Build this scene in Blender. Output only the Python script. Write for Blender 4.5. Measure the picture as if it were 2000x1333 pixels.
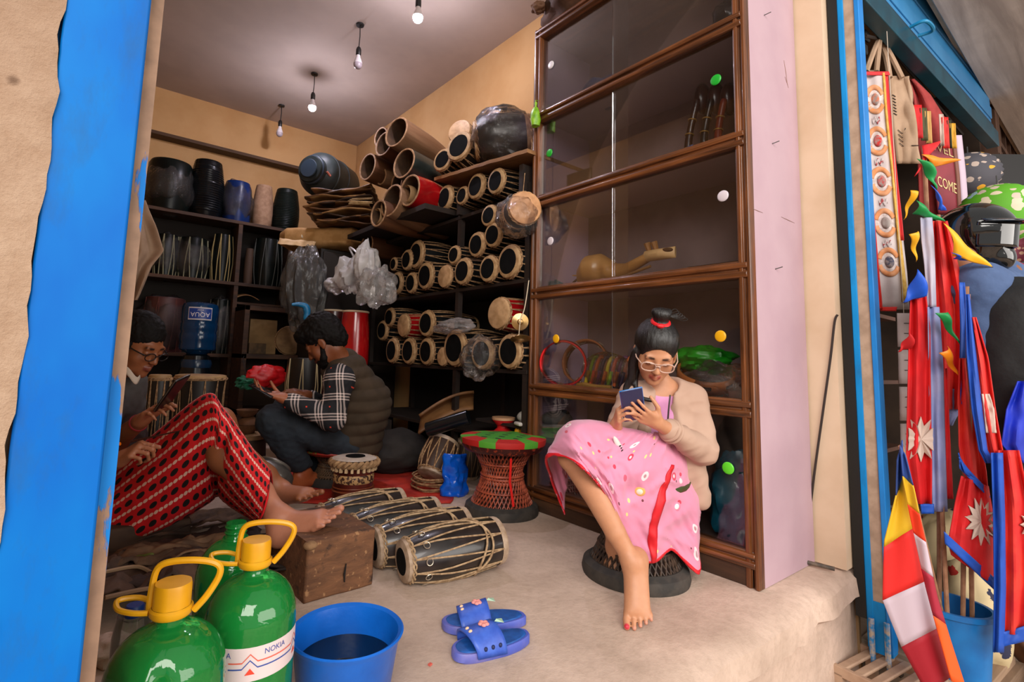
import bpy, bmesh, math, random
import numpy as np
from mathutils import Vector, Matrix, noise as mnoise
PI = math.pi
for o in list(bpy.data.objects): bpy.data.objects.remove(o)
SC = bpy.context.scene
COL = SC.collection
rnd = random.Random(7)
# ------------------------------------------------------------------ camera
CAMH = 0.75
FPX, CX, CY = 1001.85, 905.88, 592.99
RT = Vector((0.79816596, -0.60156261, 0.03245812))
UP = -Vector((0.09058433, 0.06657488, -0.99366104))
FW = Vector((0.59558843, 0.79604662, 0.10762995))
cam = bpy.data.cameras.new('camera'); camo = bpy.data.objects.new('camera', cam); COL.objects.link(camo)
camo.matrix_world = Matrix(((RT.x, UP.x, -FW.x, 0), (RT.y, UP.y, -FW.y, 0), (RT.z, UP.z, -FW.z, CAMH), (0, 0, 0, 1)))
cam.sensor_width = 36; cam.sensor_fit = 'HORIZONTAL'; cam.lens = 36 * FPX / 2000
cam.shift_x = (1000 - CX) / 2000; cam.shift_y = (CY - 666.5) / 2000
cam.clip_start = 0.05; cam.clip_end = 100
SC.camera = camo
# ------------------------------------------------------------------ light
SC.view_settings.view_transform = 'Standard'; SC.view_settings.look = 'None'; SC.view_settings.gamma = 1
SC.view_settings.use_curve_mapping = False
SC.view_settings.exposure = 0.35
world = bpy.data.worlds.new('sky'); SC.world = world; world.use_nodes = True
bg = world.node_tree.nodes['Background']; bg.inputs[0].default_value = (1.0, 0.96, 0.92, 1); bg.inputs[1].default_value = 0.44
def area(name, loc, target, sx, sy, power, color):
    l = bpy.data.lights.new(name, 'AREA'); l.shape = 'RECTANGLE'; l.size = sx; l.size_y = sy; l.energy = power; l.color = color
    o = bpy.data.objects.new(name, l); COL.objects.link(o); o.location = loc
    o.rotation_euler = (Vector(target) - Vector(loc)).to_track_quat('-Z', 'Y').to_euler(); return o
# area lamp for open sky above the lane, over the low roofs opposite
area('lane_daylight', (-3.1, -3.7, 4.1), (1.6, 1.6, 0.4), 6.0, 3.6, 520, (1.0, 0.94, 0.88))
area('lane_fill_low', (2.8, -4.6, 1.5), (0.6, 2.2, 0.6), 5.0, 2.6, 165, (1.0, 0.94, 0.88))  # unseen low fill lamp, added to brighten the left interior and canopy underside

# ------------------------------------------------------------------ pixel <-> place
def ray(px, py):
    return RT * ((px - CX) / FPX) - UP * ((py - CY) / FPX) + FW
def W(px, py, d): return Vector((0, 0, CAMH)) + ray(px, py) * d
def WP(px, py, ax, v):
    r = ray(px, py); o = Vector((0, 0, CAMH)); i = 'XYZ'.index(ax); return o + r * ((v - o[i]) / r[i])
def dep(p): return (Vector(p) - Vector((0, 0, CAMH))).dot(FW)

# ------------------------------------------------------------------ mesh building
class MB:
    def __init__(s): s.v = []; s.f = []; s.m = []; s.uv = {}; s.col = None
    def add(s, vs, fs, mi=0, uvs=None):
        b = len(s.v); s.v += [Vector(v) for v in vs]
        for f in fs: s.f.append(tuple(i + b for i in f)); s.m.append(mi)
        if uvs:
            for i, u in enumerate(uvs): s.uv[b + i] = u
        return s
    def box(s, c, d, R=None, mi=0):
        c = Vector(c); vs = []
        for x in (-1, 1):
            for y in (-1, 1):
                for z in (-1, 1):
                    p = Vector((x * d[0] / 2, y * d[1] / 2, z * d[2] / 2))
                    vs.append(c + ((R @ p) if R else p))
        return s.add(vs, [(0, 1, 3, 2), (4, 6, 7, 5), (0, 4, 5, 1), (2, 3, 7, 6), (0, 2, 6, 4), (1, 5, 7, 3)], mi)
    def bx(s, x0, x1, y0, y1, z0, z1, mi=0):
        return s.box(((x0 + x1) / 2, (y0 + y1) / 2, (z0 + z1) / 2), (abs(x1 - x0), abs(y1 - y0), abs(z1 - z0)), None, mi)
    def grid(s, fn, nu, nv, cu=False, cv=False, mi=0, uv=None):
        U = nu if cu else nu + 1; V = nv if cv else nv + 1
        vs = []; us = []
        for i in range(U):
            for j in range(V):
                vs.append(fn(i / nu, j / nv))
                us.append(uv(i / nu, j / nv) if uv else (i / nu, j / nv))
        fs = []
        for i in range(nu):
            for j in range(nv):
                a = i * V + j; b = ((i + 1) % U) * V + j; c = ((i + 1) % U) * V + (j + 1) % V; d = i * V + (j + 1) % V
                fs.append((a, b, c, d))
        return s.add(vs, fs, mi, us)
    def lathe(s, prof, M=None, seg=24, mi=0, cap=True, wob=None):
        M = M or Matrix(); vs = []; n = len(prof)
        for k in range(seg):
            a = 2 * PI * k / seg
            for (r, z) in prof:
                w = wob(a, z) if wob else 1
                vs.append(M @ Vector((r * w * math.cos(a), r * w * math.sin(a), z)))
        fs = []
        for k in range(seg):
            k2 = (k + 1) % seg
            for i in range(n - 1): fs.append((k * n + i, k2 * n + i, k2 * n + i + 1, k * n + i + 1))
        if cap:
            if prof[0][0] > 1e-5: fs.append(tuple(k * n for k in reversed(range(seg))))
            if prof[-1][0] > 1e-5: fs.append(tuple(k * n + n - 1 for k in range(seg)))
        return s.add(vs, fs, mi, [(k / seg, i / (n - 1)) for k in range(seg) for i in range(n)])
    def tube(s, pts, r, seg=6, mi=0, closed=False, cap=True):
        pts = [Vector(p) for p in pts]; n = len(pts); rr = r if isinstance(r, (list, tuple)) else [r] * n
        vs = []; prev = None
        for i, p in enumerate(pts):
            t = (pts[(i + 1) % n] - pts[i - 1]) if closed else (pts[min(i + 1, n - 1)] - pts[max(i - 1, 0)])
            if t.length < 1e-9: t = Vector((0, 0, 1))
            t.normalize()
            if prev is None:
                a = Vector((0, 0, 1)) if abs(t.z) < .9 else Vector((1, 0, 0)); prev = (a - t * a.dot(t)).normalized()
            else:
                q = prev - t * prev.dot(t)
                if q.length > 1e-6: prev = q.normalized()
            b = t.cross(prev)
            for k in range(seg):
                an = 2 * PI * k / seg; vs.append(p + (prev * math.cos(an) + b * math.sin(an)) * rr[i])
        fs = []
        for i in range(n if closed else n - 1):
            i2 = (i + 1) % n
            for k in range(seg): k2 = (k + 1) % seg; fs.append((i * seg + k, i * seg + k2, i2 * seg + k2, i2 * seg + k))
        if cap and not closed:
            fs.append(tuple(reversed(range(seg)))); fs.append(tuple((n - 1) * seg + k for k in range(seg)))
        return s.add(vs, fs, mi, [(k / seg, i / max(1, n - 1)) for i in range(n) for k in range(seg)])
    def ball(s, c, r, R=None, mi=0, seg=16, ring=10):
        c = Vector(c); r = (r, r, r) if not isinstance(r, (list, tuple)) else r
        def fn(u, v):
            a = 2 * PI * u; b = PI * (v - .5)
            p = Vector((r[0] * math.cos(b) * math.cos(a), r[1] * math.cos(b) * math.sin(a), r[2] * math.sin(b)))
            return c + ((R @ p) if R else p)
        return s.grid(fn, seg, ring, cu=True, mi=mi)
    def prism(s, poly, z0, z1, M=None, mi=0):
        M = M or Matrix(); n = len(poly)
        vs = [M @ Vector((x, y, z0)) for x, y in poly] + [M @ Vector((x, y, z1)) for x, y in poly]
        fs = [tuple(reversed(range(n))), tuple(range(n, 2 * n))] + [(i, (i + 1) % n, n + (i + 1) % n, n + i) for i in range(n)]
        return s.add(vs, fs, mi)
    def torus(s, M, R, r, seg=24, ts=8, mi=0):
        return s.grid(lambda u, v: M @ Vector(((R + r * math.cos(2 * PI * v)) * math.cos(2 * PI * u), (R + r * math.cos(2 * PI * v)) * math.sin(2 * PI * u), r * math.sin(2 * PI * v))), seg, ts, True, True, mi)
WM = {}
def wm(o): return WM.get(o.name, Matrix())
def obj(name, mb, mats, parent=None, smooth=True, bevel=0, sub=0, solid=0, ang=40, world=True, rep=True):
    """one mesh object; geometry is given in world space and stored relative to its parent"""
    me = bpy.data.meshes.new(name)
    inv = wm(parent).inverted() if (parent and world) else None
    vs = [(inv @ v) if inv else v for v in mb.v]
    me.from_pydata([tuple(v) for v in vs], [], mb.f)
    for m in (mats if isinstance(mats, (list, tuple)) else [mats]): me.materials.append(m)
    me.polygons.foreach_set('material_index', mb.m)
    if mb.uv:
        ul = me.uv_layers.new(name='UVMap')
        for l in me.loops: ul.data[l.index].uv = mb.uv.get(l.vertex_index, (0, 0))
    bm = bmesh.new(); bm.from_mesh(me)
    bmesh.ops.remove_doubles(bm, verts=bm.verts, dist=1e-6)
    bmesh.ops.recalc_face_normals(bm, faces=bm.faces)
    if smooth:
        for f in bm.faces: f.smooth = True
        for e in bm.edges:
            if len(e.link_faces) == 2 and e.calc_face_angle(0) > math.radians(ang): e.smooth = False
    bm.to_mesh(me); bm.free(); me.update()
    o = bpy.data.objects.new(name, me); COL.objects.link(o)
    if parent: o.parent = parent; WM[o.name] = wm(parent).copy()
    else: WM[o.name] = Matrix()
    if solid:
        m = o.modifiers.new('solid', 'SOLIDIFY'); m.thickness = solid; m.offset = 0
    if bevel:
        m = o.modifiers.new('bevel', 'BEVEL'); m.width = bevel; m.segments = 2; m.limit_method = 'ANGLE'; m.angle_limit = math.radians(35)
    if sub:
        m = o.modifiers.new('sub', 'SUBSURF'); m.levels = sub; m.render_levels = sub
    return o
def tag(o, label, cat, group=None, kind=None):
    o['label'] = label; o['category'] = cat
    if group: o['group'] = group
    if kind: o['kind'] = kind
    return o
def thing(name, label, cat, loc=(0, 0, 0), R=None, group=None, scale=1):
    o = bpy.data.objects.new(name, None); COL.objects.link(o); o.empty_display_size = .05
    Mx = Matrix.Translation(Vector(loc)) @ (R.to_4x4() if R else Matrix()) @ Matrix.Diagonal((scale,) * 3 + (1,))
    o.matrix_world = Mx; WM[o.name] = Mx
    return tag(o, label, cat, group)
def dup(root, Mx, label=None, group=None, cat=None):
    r = root.copy(); COL.objects.link(r); r.matrix_world = Mx; WM[r.name] = Mx
    if label: r['label'] = label
    if group: r['group'] = group
    if cat: r['category'] = cat
    for ch in [c for c in COL.objects if c.parent == root]:
        c = ch.copy(); COL.objects.link(c); c.parent = r
        for g in [g for g in COL.objects if g.parent == ch]:
            d = g.copy(); COL.objects.link(d); d.parent = c
    return r
def struct(name, mb, mat, **k):
    o = obj(name, mb, mat, **k); o['kind'] = 'structure'; return o
def axisM(loc, zdir, xhint=(0, 0, 1)):
    z = Vector(zdir).normalized(); x = Vector(xhint); x = x - z * x.dot(z)
    if x.length < 1e-4: x = Vector((1, 0, 0)) - z * z.x
    x.normalize(); y = z.cross(x); l = Vector(loc)
    return Matrix(((x.x, y.x, z.x, l.x), (x.y, y.y, z.y, l.y), (x.z, y.z, z.z, l.z), (0, 0, 0, 1)))
def rotZ(a): return Matrix.Rotation(a, 3, 'Z')
def bez(pts, n=12):
    """Catmull-Rom through the points"""
    P = [Vector(p) for p in pts]; out = []
    for i in range(len(P) - 1):
        a = P[max(i - 1, 0)]; b = P[i]; c = P[i + 1]; d = P[min(i + 2, len(P) - 1)]
        for k in range(n):
            t = k / n
            out.append(.5 * ((2 * b) + (c - a) * t + (2 * a - 5 * b + 4 * c - d) * t * t + (3 * b - a - 3 * c + d) * t ** 3))
    out.append(P[-1]); return out
def nz(p, s=1.0): return mnoise.noise(Vector(p) * s)

# ------------------------------------------------------------------ materials
def lin(h):
    if isinstance(h, str):
        h = h.lstrip('#'); c = [int(h[i:i + 2], 16) / 255 for i in (0, 2, 4)]
    else: c = h
    return tuple((x / 12.92 if x <= .04045 else ((x + .055) / 1.055) ** 2.4) for x in c) + (1,)
_MC = {}
class NT:
    def __init__(s, name):
        s.m = bpy.data.materials.new(name); s.m.use_nodes = True; s.t = s.m.node_tree; s.n = s.t.nodes
        s.b = s.n['Principled BSDF']; s.out = s.n['Material Output']
    def node(s, typ, ins=None, **k):
        n = s.n.new(typ)
        for a, v in k.items(): setattr(n, a, v)
        for a, v in (ins or {}).items(): s.link(v, n.inputs[a])
        return n
    def link(s, v, sock):
        if isinstance(v, bpy.types.NodeSocket): s.t.links.new(v, sock)
        elif isinstance(v, bpy.types.Node): s.t.links.new(v.outputs[0], sock)
        else: sock.default_value = v
    def math(s, op, a, b=0.0, c=None):
        n = s.n.new('ShaderNodeMath'); n.operation = op; s.link(a, n.inputs[0]); s.link(b, n.inputs[1])
        if c is not None: s.link(c, n.inputs[2])
        return n.outputs[0]
    def mix(s, f, a, b, blend='MIX'):
        n = s.n.new('ShaderNodeMix'); n.data_type = 'RGBA'; n.blend_type = blend
        s.link(f, n.inputs[0]); s.link(a, n.inputs[6]); s.link(b, n.inputs[7]); return n.outputs[2]
    def ramp(s, f, stops):
        n = s.n.new('ShaderNodeValToRGB'); s.link(f, n.inputs[0]); e = n.color_ramp.elements
        while len(e) < len(stops): e.new(.5)
        for q, (p, c) in zip(e, stops): q.position = p; q.color = c if len(c) == 4 else (*c, 1)
        return n.outputs[0]
    def coord(s, kind='Object', scale=(1, 1, 1), rot=(0, 0, 0)):
        tc = s.n.new('ShaderNodeTexCoord'); mp = s.n.new('ShaderNodeMapping')
        mp.inputs['Scale'].default_value = scale; mp.inputs['Rotation'].default_value = rot
        s.t.links.new(tc.outputs[kind], mp.inputs[0]); return mp.outputs[0]
    def noise(s, vec, scale, detail=4, rough=.55, dist=0):
        n = s.n.new('ShaderNodeTexNoise'); s.link(vec, n.inputs['Vector']); n.inputs['Scale'].default_value = scale
        n.inputs['Detail'].default_value = detail; n.inputs['Roughness'].default_value = rough; n.inputs['Distortion'].default_value = dist
        return n.outputs[0]
    def bump(s, h, strength=.3, dist=.01):
        n = s.n.new('ShaderNodeBump'); n.inputs['Strength'].default_value = strength; n.inputs['Distance'].default_value = dist
        s.link(h, n.inputs['Height']); s.t.links.new(n.outputs[0], s.b.inputs['Normal']); return n
    def set(s, **k):
        for a, v in k.items(): s.link(v, s.b.inputs[a.replace('_', ' ')])
        return s
def M(c, rough=.6, c2=None, scale=12, bump=0, bscale=40, metal=0, coat=0, stretch=(1, 1, 1), lo=.4, hi=.62, sheen=0, spec=.5, sss=0, bdist=.006, name=None, det=4):
    key = (c, rough, c2, scale, bump, bscale, metal, coat, stretch, lo, hi, sheen, spec, sss, bdist)
    if key in _MC: return _MC[key]
    t = NT(name or 'material'); v = t.coord('Object', stretch)
    if c2: t.link(t.mix(t.ramp(t.noise(v, scale, det), [(lo, (0, 0, 0)), (hi, (1, 1, 1))]), lin(c), lin(c2)), t.b.inputs['Base Color'])
    else: t.b.inputs['Base Color'].default_value = lin(c)
    t.set(Roughness=rough, Metallic=metal); t.b.inputs['Coat Weight'].default_value = coat; t.b.inputs['Sheen Weight'].default_value = sheen
    t.b.inputs['Specular IOR Level'].default_value = spec
    if sss: t.b.inputs['Subsurface Weight'].default_value = sss; t.b.inputs['Subsurface Radius'].default_value = (.012, .005, .003)
    if bump: t.bump(t.noise(v, bscale, 5), bump, bdist)
    _MC[key] = t.m; return t.m
def wood(c1, c2, axis=1, scale=30, rough=.45, coat=.0, bump=.15):
    key = ('wood', c1, c2, axis, scale, rough, coat)
    if key in _MC: return _MC[key]
    t = NT('wood'); st = [1, 1, 1]; st[axis] = .06; v = t.coord('Object', tuple(st))
    n = t.noise(v, scale, 6, .65, .6); n2 = t.noise(t.coord('Object'), 5, 3)
    f = t.math('MULTIPLY', t.ramp(n, [(.35, (0, 0, 0)), (.65, (1, 1, 1))]), t.ramp(n2, [(.25, (.45, .45, .45)), (.7, (1, 1, 1))]))
    t.set(Base_Color=t.mix(f, lin(c2), lin(c1)), Roughness=rough); t.b.inputs['Coat Weight'].default_value = coat
    t.bump(n, bump, .003); _MC[key] = t.m; return t.m
def glassmat(tint=(.93, .95, .95), spec=.9, rough=.01, fac_min=.04, bump=0, bscale=20, white=0, name='glass', dcol=(.75, .72, .7)):
    key = ('glass', tint, spec, rough, fac_min, bump, bscale, white, dcol)
    if key in _MC: return _MC[key]
    t = NT(name); t.n.remove(t.b)
    tr = t.node('ShaderNodeBsdfTransparent'); tr.inputs[0].default_value = (*tint, 1)
    gl = t.node('ShaderNodeBsdfGlossy'); gl.inputs['Roughness'].default_value = rough; gl.inputs[0].default_value = (1, 1, 1, 1)
    fr = t.node('ShaderNodeFresnel'); fr.inputs[0].default_value = 1.45
    base = tr
    if bump:
        bn = t.n.new('ShaderNodeBump'); bn.inputs['Strength'].default_value = bump; bn.inputs['Distance'].default_value = .02
        nn = t.node('ShaderNodeTexNoise'); nn.inputs['Scale'].default_value = bscale; nn.inputs['Detail'].default_value = 5; nn.inputs['Distortion'].default_value = 1.5
        t.t.links.new(t.coord('Object'), nn.inputs['Vector']); t.t.links.new(nn.outputs[0], bn.inputs['Height'])
        t.t.links.new(bn.outputs[0], gl.inputs['Normal']); t.t.links.new(bn.outputs[0], fr.inputs['Normal'])
    if white:
        df = t.node('ShaderNodeBsdfDiffuse'); df.inputs[0].default_value = (*dcol, 1)
        mw = t.node('ShaderNodeMixShader'); t.link(white, mw.inputs[0]); t.t.links.new(tr.outputs[0], mw.inputs[1]); t.t.links.new(df.outputs[0], mw.inputs[2]); base = mw
    f = t.math('MAXIMUM', t.math('MULTIPLY', fr.outputs[0], spec), fac_min)
    ms = t.node('ShaderNodeMixShader'); t.link(f, ms.inputs[0]); t.t.links.new(base.outputs[0], ms.inputs[1]); t.t.links.new(gl.outputs[0], ms.inputs[2])
    t.t.links.new(ms.outputs[0], t.out.inputs[0]); _MC[key] = t.m; return t.m
def emis(c, s, name='bulb_light'):
    t = NT(name); t.b.inputs['Emission Color'].default_value = lin(c); t.b.inputs['Emission Strength'].default_value = s
    t.b.inputs['Base Color'].default_value = (1, 1, 1, 1); return t.m
def peel(c_paint, c_under, amount=.5, scale=7, stretch=(1, 1, .25), rough=.4, c_paint2=None):
    t = NT('peeling_paint'); v = t.coord('Object', stretch)
    n = t.noise(v, scale, 8, .6)
    p = lin(c_paint)
    if c_paint2: p = t.mix(t.ramp(t.noise(t.coord('Object', (1, 1, .5)), 5, 4), [(.35, (0, 0, 0)), (.7, (1, 1, 1))]), lin(c_paint), lin(c_paint2))
    p = t.mix(t.ramp(t.noise(t.coord('Object', (1, 1, .35)), 16, 6, .7), [(.52, (0, 0, 0)), (.8, (.55, .55, .55))]), p, lin('#2a4a66'))
    u = t.mix(t.noise(t.coord('Object'), 40, 5), lin(c_under), lin('#6f5a4c'))
    m = t.ramp(n, [(amount, (0, 0, 0)), (amount + .02, (1, 1, 1))])
    t.set(Base_Color=t.mix(m, p, u), Roughness=rough); t.b.inputs['Specular IOR Level'].default_value = .15; t.bump(t.math('SUBTRACT', 1.0, m), .5, .002); return t.m
PLASTIC = glassmat((.95, .94, .93), 1.0, .10, .012, .9, 20, .025, 'clear_plastic')
PLASTIC_MILKY = glassmat((.93, .91, .9), .8, .18, .03, .5, 14, .18, 'milky_plastic')
DARKWOOD = wood('#2a190e', '#140b07', 1, 25, .7)
ROPE = M('#b08a62', .8, '#7b5a3c', 60, .4, 200)
SKINHEAD = M('#b8966c', .6, '#93704a', 25, .1, 80)
BLACKPATCH = M('#070707', .9, '#0d0c0c', 30, spec=.12)

# ------------------------------------------------------------------ setting
XC, XW = 1.93, 2.405          # cabinet front, right wall
YB, ZC = 5.5, 3.17            # back wall, ceiling
YF, ZS = 0.73, -0.42          # platform front edge, street level
t = NT('concrete'); v = t.coord('Object')
n1 = t.noise(v, 3.5, 6, .62, .4); n2 = t.noise(v, 40, 6, .7); n3 = t.noise(v, 1.2, 3)
c = t.mix(t.ramp(n1, [(.3, (0, 0, 0)), (.7, (1, 1, 1))]), lin('#b39b8a'), lin('#dcc2b0'))
c = t.mix(t.ramp(n2, [(.45, (0, 0, 0)), (.8, (.5, .5, .5))]), c, lin('#998270'))
c = t.mix(t.ramp(n3, [(.35, (.4, .4, .4)), (.6, (0, 0, 0))]), c, lin('#ab9684'))
t.set(Base_Color=c, Roughness=.85); t.bump(t.math('ADD', n2, n1), .35, .008); CONCRETE = t.m
t = NT('plaster'); v = t.coord('Object'); n1 = t.noise(v, 18, 8, .75); n2 = t.noise(v, 3, 4)
vo = t.node('ShaderNodeTexVoronoi'); vo.inputs['Scale'].default_value = 9; t.link(v, vo.inputs['Vector'])
spot = t.ramp(vo.outputs['Distance'], [(.03, (1, 1, 1)), (.07, (0, 0, 0))])
c = t.mix(t.ramp(n1, [(.3, (0, 0, 0)), (.75, (1, 1, 1))]), lin('#94775f'), lin('#b59c86')); c = t.mix(t.ramp(n2, [(.3, (.6, .6, .6)), (.6, (0, 0, 0))]), c, lin('#866a55'))
t.set(Base_Color=t.mix(spot, c, lin('#6b5240')), Roughness=.9); t.bump(n1, .7, .01); PLASTER = t.m
OCHRE = M('#c49a66', .8, '#bb8f5a', 3, .05, 60)
CREAM = M('#d3b99d', .75, '#c8ac8e', 4, .06, 50)
CEIL = M('#b3a397', .85, '#a99a8f', 2)
# platform floor with a worn front lip
mb = MB()
def lip(u, v):
    x = -3 + 5.52 * u
    e = .012 * nz((x * 3, 1.7, 0)) + .02 * nz((x * 9, 4.2, 0))
    prof = [(YB + .05, 0), (3.2, 0), (YF + .35, 0), (YF + .16, .0), (YF + .07, -.004), (YF + .025 + e, -.012 + e * .3), (YF - .005 + e, -.035), (YF - .012 + e * .6, -.10 + e), (YF + .022 + e * .4, -.125 + e), (YF + .02, -.2), (YF + .015, ZS - .03)]
    k = v * (len(prof) - 1); i = min(int(k), len(prof) - 2); f = k - i
    return Vector((x, prof[i][0] * (1 - f) + prof[i + 1][0] * f, prof[i][1] * (1 - f) + prof[i + 1][1] * f))
mb.grid(lip, 110, 10); mb.bx(-3, 2.52, YF + .03, YB, ZS - .03, -.13)
struct('floor', mb, CONCRETE)
struct('street', MB().bx(-9, 14, -9, 6, ZS - .1, ZS), M('#b39c8a', .9, '#8f7a69', 6, .4, 30))
struct('ceiling', MB().bx(-.75, XW + .1, YF + .05, YB + .1, ZC, ZC + .12), CEIL)
struct('wall_back', MB().bx(-.75, XW + .1, YB, YB + .12, 0, ZC), OCHRE)
struct('wall_right', MB().bx(XW, XW + .10, YF + .01, YB, 0, ZC), CREAM)
# the inner stretch of the right wall is the same ochre as the back
struct('wall_right_inner', MB().bx(XW - .006, XW, 2.0, YB, 0, ZC), OCHRE)
struct('wall_left', MB().bx(-.75, -.65, YF, YB, 0, ZC), OCHRE)
pb = WP(298, 260, 'Y', YB - .13)
struct('beam_shade_strip', MB().bx(-.75, XW, YB - .14, YB, pb.z, pb.z + .03), M('#4a3018', .7))  # beam underside, with its shade put into the dark brown colour
struct('trim_2', MB().bx(-.75, XW - .01, YB - .13, YB, pb.z + .03, ZC), OCHRE)
# front wall left of the opening, with the jamb return
mb = MB()
mb.grid(lambda u, v: Vector((-3.0 + 2.955 * u + (.011 * nz((0, 0, v * 14)) + .009 * nz((2, 0, v * 41)) + .004 * nz((5, 0, v * 120)) if u > .99 else 0), YF - .0145 + .003 * nz((u * 60, v * 60, 0)), ZS + 4.2 * v)), 60, 260)
mb.bx(-3.0, -.05, YF, YF + .16, ZS, ZS + 4.2)
struct('wall_front', mb, PLASTER)
struct('trim_3', MB().bx(-.05, .0512, YF + .012, YF + .06, -.02, ZS + 4.2), peel('#0f6fc4', '#b08d74', .46, 24, (1, 1, .16), .5, '#1d86d8'))
struct('lintel', MB().bx(-.75, XW + .1, YF + .02, YF + .14, 3.1, 3.9), PLASTER)
ch = thing('shutter_guide', 'weathered blue metal shutter guide standing at the left edge of the opening', 'shutter guide', (0, YF, ZS))
BLUEP = peel('#0050aa', '#8c7666', .72, 7, (1, 1, .3), .5, '#0070bc')
mb = MB().prism([(-.046, 0), (.036, 0), (.036, .012), (-.046, .012)], ZS, ZS + 4.2, Matrix.Translation((0, YF - .012, 0)))
obj('front_plate', mb, BLUEP, ch, bevel=.003)
# right-hand channel of the neighbouring shutter
ch = thing('shutter_guide', 'blue and tan shutter guide channel beside the cream wall end', 'shutter guide', (2.47, .65, -.27))
B2 = peel('#1480c8', '#b59a86', .66, 6, (1, 1, .2), .45, '#1f95dd')
obj('dark_groove', MB().bx(2.458, 2.50, .701, .735, -.17, 3.6), M('#0c0b0b', .5), ch)
obj('rear_strip', MB().bx(2.463, 2.52, .681, .703, -.27, 3.6), B2, ch, bevel=.003)
obj('worn_strip', MB().bx(2.468, 2.52, .643, .682, -.10, 3.6), M('#b39a84', .8, '#9d8570', 14, .2, 60), ch)
obj('front_strip', MB().bx(2.461, 2.52, .626, .644, -.27, 3.6), M('#1277c6', .4, '#1a86d6', 5), ch, bevel=.003)
obj('foot_plate', MB().bx(2.464, 2.52, .628, .70, -.28, -.10), B2, ch)
for y in (.640, .686): obj('foot_hook', MB().tube([(2.455, y, -.16), (2.45, y, -.29), (2.452, y - .004, -.33)], .009, 8), M('#b9aa98', .8, '#2a86c4', 60), ch)

# ------------------------------------------------------------------ display cabinet
cb = thing('display_cabinet', 'tall brown framed glass display cabinet with pink side on the right wall', 'cabinet', (XC, .843, 0))
Y0, Y1, ZT = .843, 1.978, 2.615
PINK = M('#b69aa4', .65, '#af929d', 3, .04, 80)
LILAC = M('#cbb4cb', .6, '#c2a9c3', 4)
CABW = wood('#8a5028', '#3c200f', 1, 40, .35, .3)
CABV = wood('#8a5028', '#3c200f', 2, 40, .35, .3)
o = obj('side_panel', MB().bx(XC + .03, XW - .01, Y0, Y0 + .018, 0, ZT), PINK, cb); o['label'] = 'pale pink outer side panel'
o = obj('side_panel', MB().bx(XC + .03, XW - .01, Y1 - .018, Y1, 0, ZT), LILAC, cb); o['label'] = 'lilac inner end panel'
obj('side_lining', MB().bx(XC + .03, XW - .01, Y0 + .018, Y0 + .024, 0.06, ZT - .02), LILAC, cb)
obj('back_panel', MB().bx(XW - .03, XW - .012, Y0 + .02, Y1 - .02, 0.05, ZT), M('#84706f', .6, '#776462', 4), cb)
RZ = [2.118, 1.640, 1.139, .635]
for z in RZ: obj('shelf', MB().bx(XC + .035, XW - .03, Y0 + .02, Y1 - .02, z - .03, z - .008), M('#a48e90', .6), cb)
obj('shelf', MB().bx(XC + .03, XW - .03, Y0 + .02, Y1 - .02, .07, .095), M('#77655f', .7), cb)
obj('top_panel', MB().bx(XC + .02, XW - .01, Y0, Y1, ZT - .03, ZT), CABW, cb)
def rail(z, h, name='rail'):
    p = [(.035, -h / 2), (-.006, -h / 2), (-.014, -h * .44), (-.017, -h * .30), (-.014, -h * .14), (-.004, -h * .06), (-.004, h * .02), (-.015, h * .08), (-.018, h * .22), (-.015, h * .36), (-.004, h * .42), (-.004, h / 2), (.035, h / 2)]
    m = MB().prism(p, Y0 + .012, Y1 - .012, Matrix(((1, 0, 0, XC), (0, 0, 1, 0), (0, 1, 0, z), (0, 0, 0, 1))))
    obj(name, m, CABW, cb, bevel=.002)
for z in RZ: rail(z - .029, .066)
rail(ZT - .03, .06); rail(.092, .06)
obj('plinth', MB().bx(XC - .004, XC + .03, Y0, Y1, 0, .066), wood('#5a3a22', '#23140b', 1, 14, .7), cb, bevel=.003)
for (a, b) in ((Y0, Y0 + .045), (Y1 - .05, Y1)):
    p = [(.03, a), (.03, b), (-.008, b), (-.012, b - .008), (-.012, b - .016), (-.004, b - .02), (-.004, a + .018), (-.012, a + .012), (-.012, a + .002), (-.008, a)]
    obj('stile', MB().prism(p, 0, ZT, Matrix.Translation((XC, 0, 0))), CABV, cb, bevel=.0015)
tops = [ZT - .06] + [z - .056 for z in RZ]; bots = RZ + [.122]
GL = glassmat((.95, .95, .95), .8, .012, .03)
ym = 1.42
PULL = {0: ('#d8d2d6', (1076, 127), None), 1: ('#19a52c', (1073, 299), (1398, 156)), 2: ('#d9ced6', (1075, 471), (1412, 383)), 3: ('#e8ab10', (1086, 662), (1407, 657)), 4: ('#5fd32b', None, (1422, 915))}
for i in range(5):
    z0, z1 = bots[i], tops[i]
    for j, (a, b, x) in enumerate(((Y0 + .03, ym + .04, XC + .010), (ym - .04, Y1 - .035, XC + .018))):
        g = obj('glass_door', MB().bx(x - .0012, x + .0012, a, b, z0 - .01, z1 + .01), GL, cb, smooth=False)
        q = PULL[i][2 - j]
        if q:
            p = WP(q[0], q[1], 'X', x - .004)
            obj('finger_pull', MB().lathe([(.0005, .004), (.017, .004), (.021, .002), (.022, 0)], axisM(p, (-1, 0, 0)), 24), M(PULL[i][0], .4), g)
for (xa, ya, xb, yb) in ((1531, 118, 1538, 165), (1533, 150, 1540, 172), (1470, 408, 1490, 416), (1526, 424, 1552, 436)):
    a_, b_ = WP(xa, ya, 'Y', Y0 - .0005), WP(xb, yb, 'Y', Y0 - .0005)
    obj('scratch', MB().tube([a_, a_.lerp(b_, .5) + Vector((.001, 0, 0)), b_], [.0008, .0016, .0005], 5), M('#8a6a60', .8), cb)
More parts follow.
